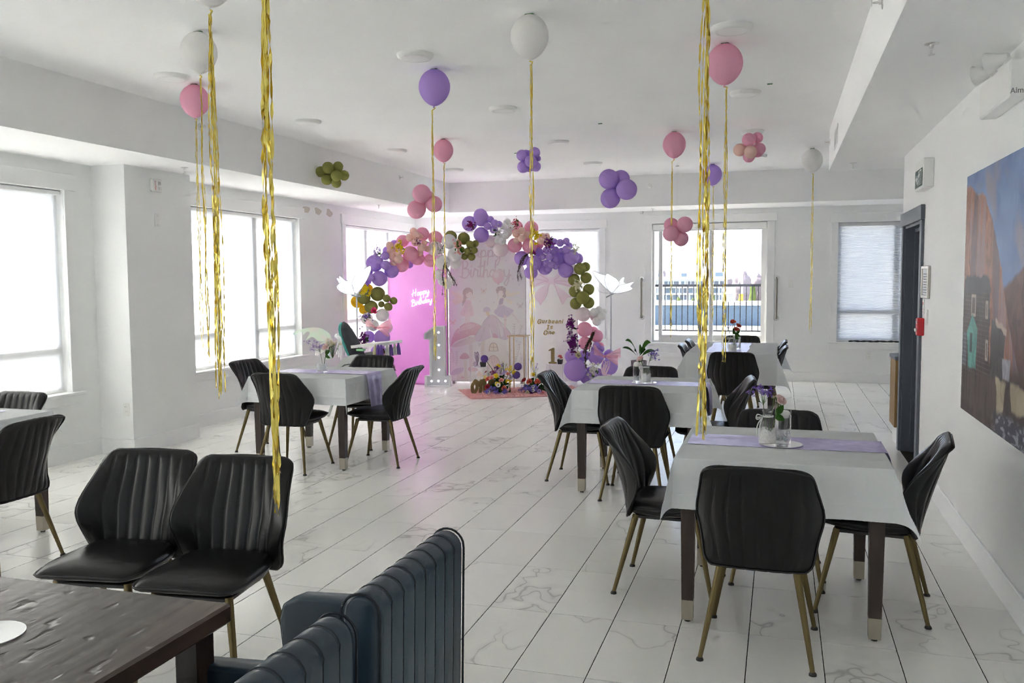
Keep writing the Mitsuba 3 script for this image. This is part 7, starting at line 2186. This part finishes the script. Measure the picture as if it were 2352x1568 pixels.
# iridescent wings hung on the back
def irid(p, n, uv):
    t = fbm(p.x * 7, p.y * 7, p.z * 7, 2)
    c = mix((0.97, 0.90, 0.87), (0.88, 0.96, 0.86), smoothstep(0.3, 0.5, t))
    return mix(c, mi.Color3f(0.72, 0.90, 0.93), smoothstep(0.58, 0.72, t))
mat('m_irid', {'type': 'principledthin', 'base_color': proc(irid), 'roughness': 0.15, 'diff_trans': 0.9, 'spec_trans': 0.25, 'eta': 1.7})
mat('m_white_ribbon', pr((0.85, 0.85, 0.85), 0.4))
k = thing('fairy_wings', 'iridescent costume fairy wings hung on the back of the high chair', 'costume wings')
ax, o = plane_map((-5.42, 9.02), (-4.90, 9.12))
wl_ = lambda a, b: ((a - 700) / 196.0, (833 - b) / 196.0 + 0.62)
WS = [[(789, 772), (770, 756), (745, 752), (718, 757), (702, 764), (701, 769), (708, 769), (714, 762), (723, 764), (722, 771), (728, 766), (733, 762), (739, 765), (733, 776), (730, 782), (745, 774), (760, 784), (778, 782)],
      [(788, 776), (772, 784), (758, 796), (762, 797), (776, 790)], [(789, 777), (776, 795), (760, 812), (763, 814), (780, 800), (788, 786)], [(790, 778), (786, 800), (778, 822), (782, 820), (790, 800), (792, 784)],
      [(776, 800), (782, 808), (791, 815), (793, 812), (786, 806)], [(784, 820), (793, 816), (794, 808), (789, 822), (779, 826), (768, 824)]]
for w in WS:
    q = Polygon(spline([wl_(*p) for p in w], 5, closed=True)).buffer(0)
    q = q if q.geom_type == 'Polygon' else max(q.geoms, key=lambda g: g.area)
    part(k, 'wing', map_axes(extrude(q, 0.002), ax, o), 'm_irid')
part(k, 'ribbon', cat([tube(spline([(-4.91, 9.10, 0.93), (-4.87 + 0.02 * i, 9.08, 0.90), (-4.88 + 0.025 * i, 9.06, 0.72 - 0.03 * i)], 6), 0.008, 6) for i in range(3)] + [trimesh.creation.icosphere(subdivisions=2, radius=0.03).apply_translation((-4.90, 9.11, 0.93))]), 'm_white_ribbon')

# ---------------------------------------------------------------- table centrepieces
mat('m_glass', {'type': 'thindielectric', 'int_ior': 1.5})
mat('m_glass_solid', {'type': 'dielectric', 'int_ior': 1.5})
mat('m_water', {'type': 'dielectric', 'int_ior': 1.33})
mat('m_wax', pr((0.86, 0.85, 0.82), 0.5))
mat('m_mirror', pr((0.85, 0.86, 0.87), 0.05, metallic=1.0))
mat('m_bead', pr((0.75, 0.78, 0.80), 0.1, spec=0.9))


def lace(p, n, uv):
    a = noise(p.x * 420, p.y * 420, p.z * 420)
    return mi.Color3f(0.82, 0.82, 0.80) * (0.55 + 0.45 * smoothstep(0.30, 0.42, a))


mat('m_lace', pr(proc(lace), 0.8, spec=0.1))
TOP = HT + 0.014


def bottle_vase(c, h, where, seed):
    rn_ = random.Random(seed)
    k = thing('lace_bottle', f'clear bottle vase with a white lace band {where}', 'vase')
    r = 0.036 * h / 0.17
    pro = [(r * 0.9, 0.0), (r, 0.006), (r, h * 0.40), (r * 0.92, h * 0.52), (r * 0.60, h * 0.72), (r * 0.56, h * 0.80), (r * 0.62, h * 0.88), (r * 0.80, h * 0.97), (r * 0.84, h)]
    M = T().translate(list(c))
    put(k + '__glass', shape(lathe(pro, 32), 'm_glass', True), M)
    put(k + '__base', shape(cyl((0, 0, 0), (0, 0, 0.007), r * 0.95, None, 32), 'm_glass_solid', 40), M)
    a = np.linspace(0, 2 * PI, 97)
    zz = np.linspace(0, 1, 7)
    scal = 0.006 * np.abs(np.sin(a * 8)) + 0.010 * np.abs(np.sin(a * 2.5))
    P = np.stack([np.stack([(r + 0.0012) * np.cos(a), (r + 0.0012) * np.sin(a), 0.010 + (h * 0.30 + scal) * q], -1) for q in zz])
    put(k + '__lace_band', shape(grid(P), 'm_lace', True), M)
    nr = r * 0.62
    bow = [tube(np.column_stack([(nr + 0.001) * np.cos(a), (nr + 0.001) * np.sin(a), 0 * a + h * 0.74]), 0.0045, 6)]
    for s in (-1, 1):
        bow.append(tube(spline([(-nr * 0.8, -nr * 0.6, h * 0.74), (-nr - 0.02, -nr - 0.012, h * 0.74 + s * 0.012), (-nr - 0.026, -nr - 0.01, h * 0.72), (-nr * 0.9, -nr * 0.7, h * 0.73)], 6), 0.003, 5))
        bow.append(tube(spline([(-nr * 0.9, -nr * 0.7, h * 0.73), (-nr - 0.016 - 0.006 * s, -nr * 0.9, h * 0.5), (-nr - 0.012 - 0.010 * s, -nr, h * 0.2)], 6), 0.0028, 5))
    put(k + '__lace_bow', shape(cat(bow), 'm_lace', True), M)
    return k


def cylinder_vase(c, h, r, where, water=0.62, candle=True, beads=40, seed=0):
    rn_ = random.Random(seed)
    short = where.replace('with water and a floating candle ', '').replace('with flowers and pebbles ', '')
    k = thing('cylinder_vase', f'clear glass cylinder {where}', 'vase')
    M = T().translate(list(c))
    put(k + '__glass', shape(lathe([(0.0, 0.0), (r - 0.001, 0.0), (r, 0.002), (r, h)], 40), 'm_glass', 40), M)
    put(k + '__rim', shape(tube([(r * math.cos(q), r * math.sin(q), h) for q in np.arange(40) * PI / 20], 0.0013, 6, closed=True), 'm_glass_solid', True), M)
    put(k + '__base', shape(cyl((0, 0, 0.0005), (0, 0, 0.006), r * 0.94, None, 32), 'm_glass_solid', 40), M)
    rw = r * 0.955
    if water:
        put(k + '__water', shape(cyl((0, 0, 0.0075), (0, 0, h * water), rw, None, 48), 'm_water', 40), M)
    if beads:
        ms = []
        for i in range(beads):
            q, a = r * 0.80 * math.sqrt(rn_.random()), rn_.uniform(0, 6.28)
            ms.append(trimesh.creation.icosphere(subdivisions=0, radius=rn_.uniform(0.004, 0.0065)).apply_translation((q * math.cos(a), q * math.sin(a), 0.014 + rn_.random() ** 1.6 * h * (0.17 if candle else 0.3))))
        kb = numbered('acrylic_pebbles')
        put(kb, shape(cat(ms), 'm_bead'), M)
        tag(kb, f'clear pebbles in the glass cylinder {short}', 'pebbles', None, 'stuff')
    if candle:
        rc = r * 0.86
        kc = thing('floating_candle', f'floating candle in the glass cylinder {short}', 'candle')
        z = h * water
        put(kc + '__wax', shape(lathe([(0.0, z - 0.012), (rc * 0.86, z - 0.010), (rc, z + 0.002), (rc * 0.97, z + 0.014), (rc * 0.75, z + 0.022), (0.0, z + 0.022)], 32), 'm_wax', 40), M)
        put(kc + '__wick', shape(cyl((0, 0, z + 0.02), (0, 0, z + 0.032), 0.0012, None, 6), 'm_black'), M)
    return k


def mirror_disc(c, r, where):
    single('mirror_disc', cyl((c[0], c[1], c[2]), (c[0], c[1], c[2] + 0.003), r, None, 48), 'm_mirror', 'round mirror plate under the vases ' + where, 'mirror', smooth=40)


def statice(base, tip, where, n=70, R=0.05, seed=0, m='m_f_purple'):
    rn_ = random.Random(seed)
    k = thing('statice_sprig', f'{where}', 'flower')
    base, tip = np.array(base), np.array(tip)
    stems, fl = [tube([base, base * 0.5 + tip * 0.5, tip - (tip - base) * 0.25], 0.0018, 5)], []
    fork = tip - (tip - base) * 0.28
    for i in range(9):
        e = tip + np.array([rn_.gauss(0, 0.55), rn_.gauss(0, 0.55), rn_.gauss(0, 0.25)]) * R
        stems.append(tube([fork, fork * 0.4 + e * 0.6 + [0, 0, 0.004], e], 0.0011, 4))
        for j in range(n // 9):
            q = e + np.array([rn_.gauss(0, 0.20), rn_.gauss(0, 0.20), rn_.gauss(0, 0.13)]) * R
            fl.append(moved(_PF[5], rdir(rn_, 0.7), q, R / 0.05 * rn_.uniform(0.35, 0.6), rn_.uniform(0, 6)))
    part(k, 'stem', cat(stems), 'm_stem')
    part(k, 'blossoms', cat(fl), m)


def rose(base, tip, d, r, m, where, seed=0, leaf=True):
    k = thing('rose', where, 'rose')
    base, tip = np.array(base), np.array(tip)
    put(k + '__bloom', shape(rose_mesh(r, 22, seed), m), align_z(d, tip))
    put(k + '__sepal', shape(cat([moved(_LEAF, (math.cos(a), math.sin(a), -0.5), (0, 0, 0), r / 0.05 * 0.9) for a in (0, 1.6, 3.1, 4.7)]), 'm_leaf'), align_z(d, tip))
    part(k, 'stem', tube(spline([base, base * 0.45 + tip * 0.55 + [0.004, 0, 0], tip], 6), 0.0025, 6), 'm_stem')
    if leaf:
        for s in (-1, 1):
            part(k, 'leaf', moved(leaf_mesh(0.055, 0.036), (s * 0.2, -0.9, -0.2), base * 0.30 + tip * 0.70, 1.0, s * 0.8), 'm_leaf')


# front right table
c = (-0.012, 4.385, TOP)
mirror_disc((0.015, 4.40, TOP - 0.004), 0.10, 'on the front right table')
bottle_vase((-0.05, 4.36, TOP), 0.185, 'on the front right table', 1)
cylinder_vase((0.022, 4.42, TOP), 0.225, 0.038, 'with water and a floating candle on the front right table', 0.60, True, 46, 1)
statice((-0.05, 4.36, TOP + 0.02), (-0.078, 4.36, 1.035), 'purple statice in the lace bottle on the front right table', 110, 0.055, 1)
rose((-0.045, 4.36, TOP + 0.02), (0.000, 4.345, 0.985), (0.55, -0.5, 0.62), 0.033, 'm_f_blush', 'pale pink rose leaning over the candle glass on the front right table', 2)
rose((-0.055, 4.365, TOP + 0.02), (-0.022, 4.36, 1.0), (-0.35, -0.2, 1), 0.012, 'm_f_cream', 'small cream bud beside the pale pink rose on the front right table', 5, False)
# middle table
mirror_disc((-0.995, 6.74, TOP - 0.004), 0.095, 'on the middle table')
bottle_vase((-0.975, 6.70, TOP), 0.165, 'on the middle table', 2)
cylinder_vase((-1.045, 6.75, TOP), 0.20, 0.038, 'with water and a floating candle on the middle table', 0.66, True, 40, 2)
statice((-0.975, 6.70, TOP + 0.02), (-0.94, 6.70, 1.0), 'purple statice in the lace bottle on the middle table', 90, 0.06, 3)
rose((-0.98, 6.70, TOP + 0.02), (-1.01, 6.68, 0.952), (-0.6, -0.4, 0.8), 0.032, 'm_f_blush', 'pale pink rose in the lace bottle on the middle table', 4, False)
# long table
bottle_vase((-0.485, 9.72, TOP), 0.20, 'on the long table by the sliding door', 3)
cylinder_vase((-0.455, 10.12, TOP), 0.20, 0.04, 'behind the roses on the long table', 0.6, True, 30, 3)
for i, (dx, dz, r) in enumerate(((0.0, 0.315, 0.034), (0.055, 0.275, 0.032), (0.035, 0.235, 0.034))):
    rose((-0.485, 9.72, TOP + 0.02), (-0.485 + dx, 9.70, TOP + dz), (dx * 6 + 0.1, -0.6, 0.7), r, 'm_f_coral', ('topmost', 'right hand', 'lower')[i] + ' coral rose in the vase on the long table', 10 + i)
statice((-0.485, 9.72, TOP + 0.02), (-0.53, 9.70, 1.04), 'thin lilac sprig beside the coral roses on the long table', 40, 0.05, 13, 'm_f_lilac')
# left table
cylinder_vase((-3.84, 6.86, TOP), 0.20, 0.055, 'with flowers and pebbles on the left table', 0.0, False, 150, 4)
statice((-3.83, 6.86, TOP + 0.03), (-3.865, 6.85, 1.01), 'lilac statice in the glass cylinder on the left table', 110, 0.07, 21, 'm_f_lilac')
rose((-3.84, 6.87, TOP + 0.03), (-3.79, 6.85, 0.985), (-0.1, -0.8, 0.5), 0.036, 'm_f_blush', 'pale pink rose in the glass cylinder on the left table', 22)
tuft((-3.745, 6.87, 1.01), 'yellow green filler beside the rose on the left table', 'm_f_cream', 14, 0.06, 0.012, 12, 'm_leaf', 23, (0.2, -0.4, 1), centre=False)
# bare wooden table
mirror_disc((-1.745, 1.535, 0.7655), 0.082, 'at the left edge of the bare wooden table')
cylinder_vase((-1.775, 1.535, 0.7695), 0.20, 0.035, 'at the left edge of the bare wooden table', 0.6, True, 24, 6)
# table at the left edge is bare of vases in view
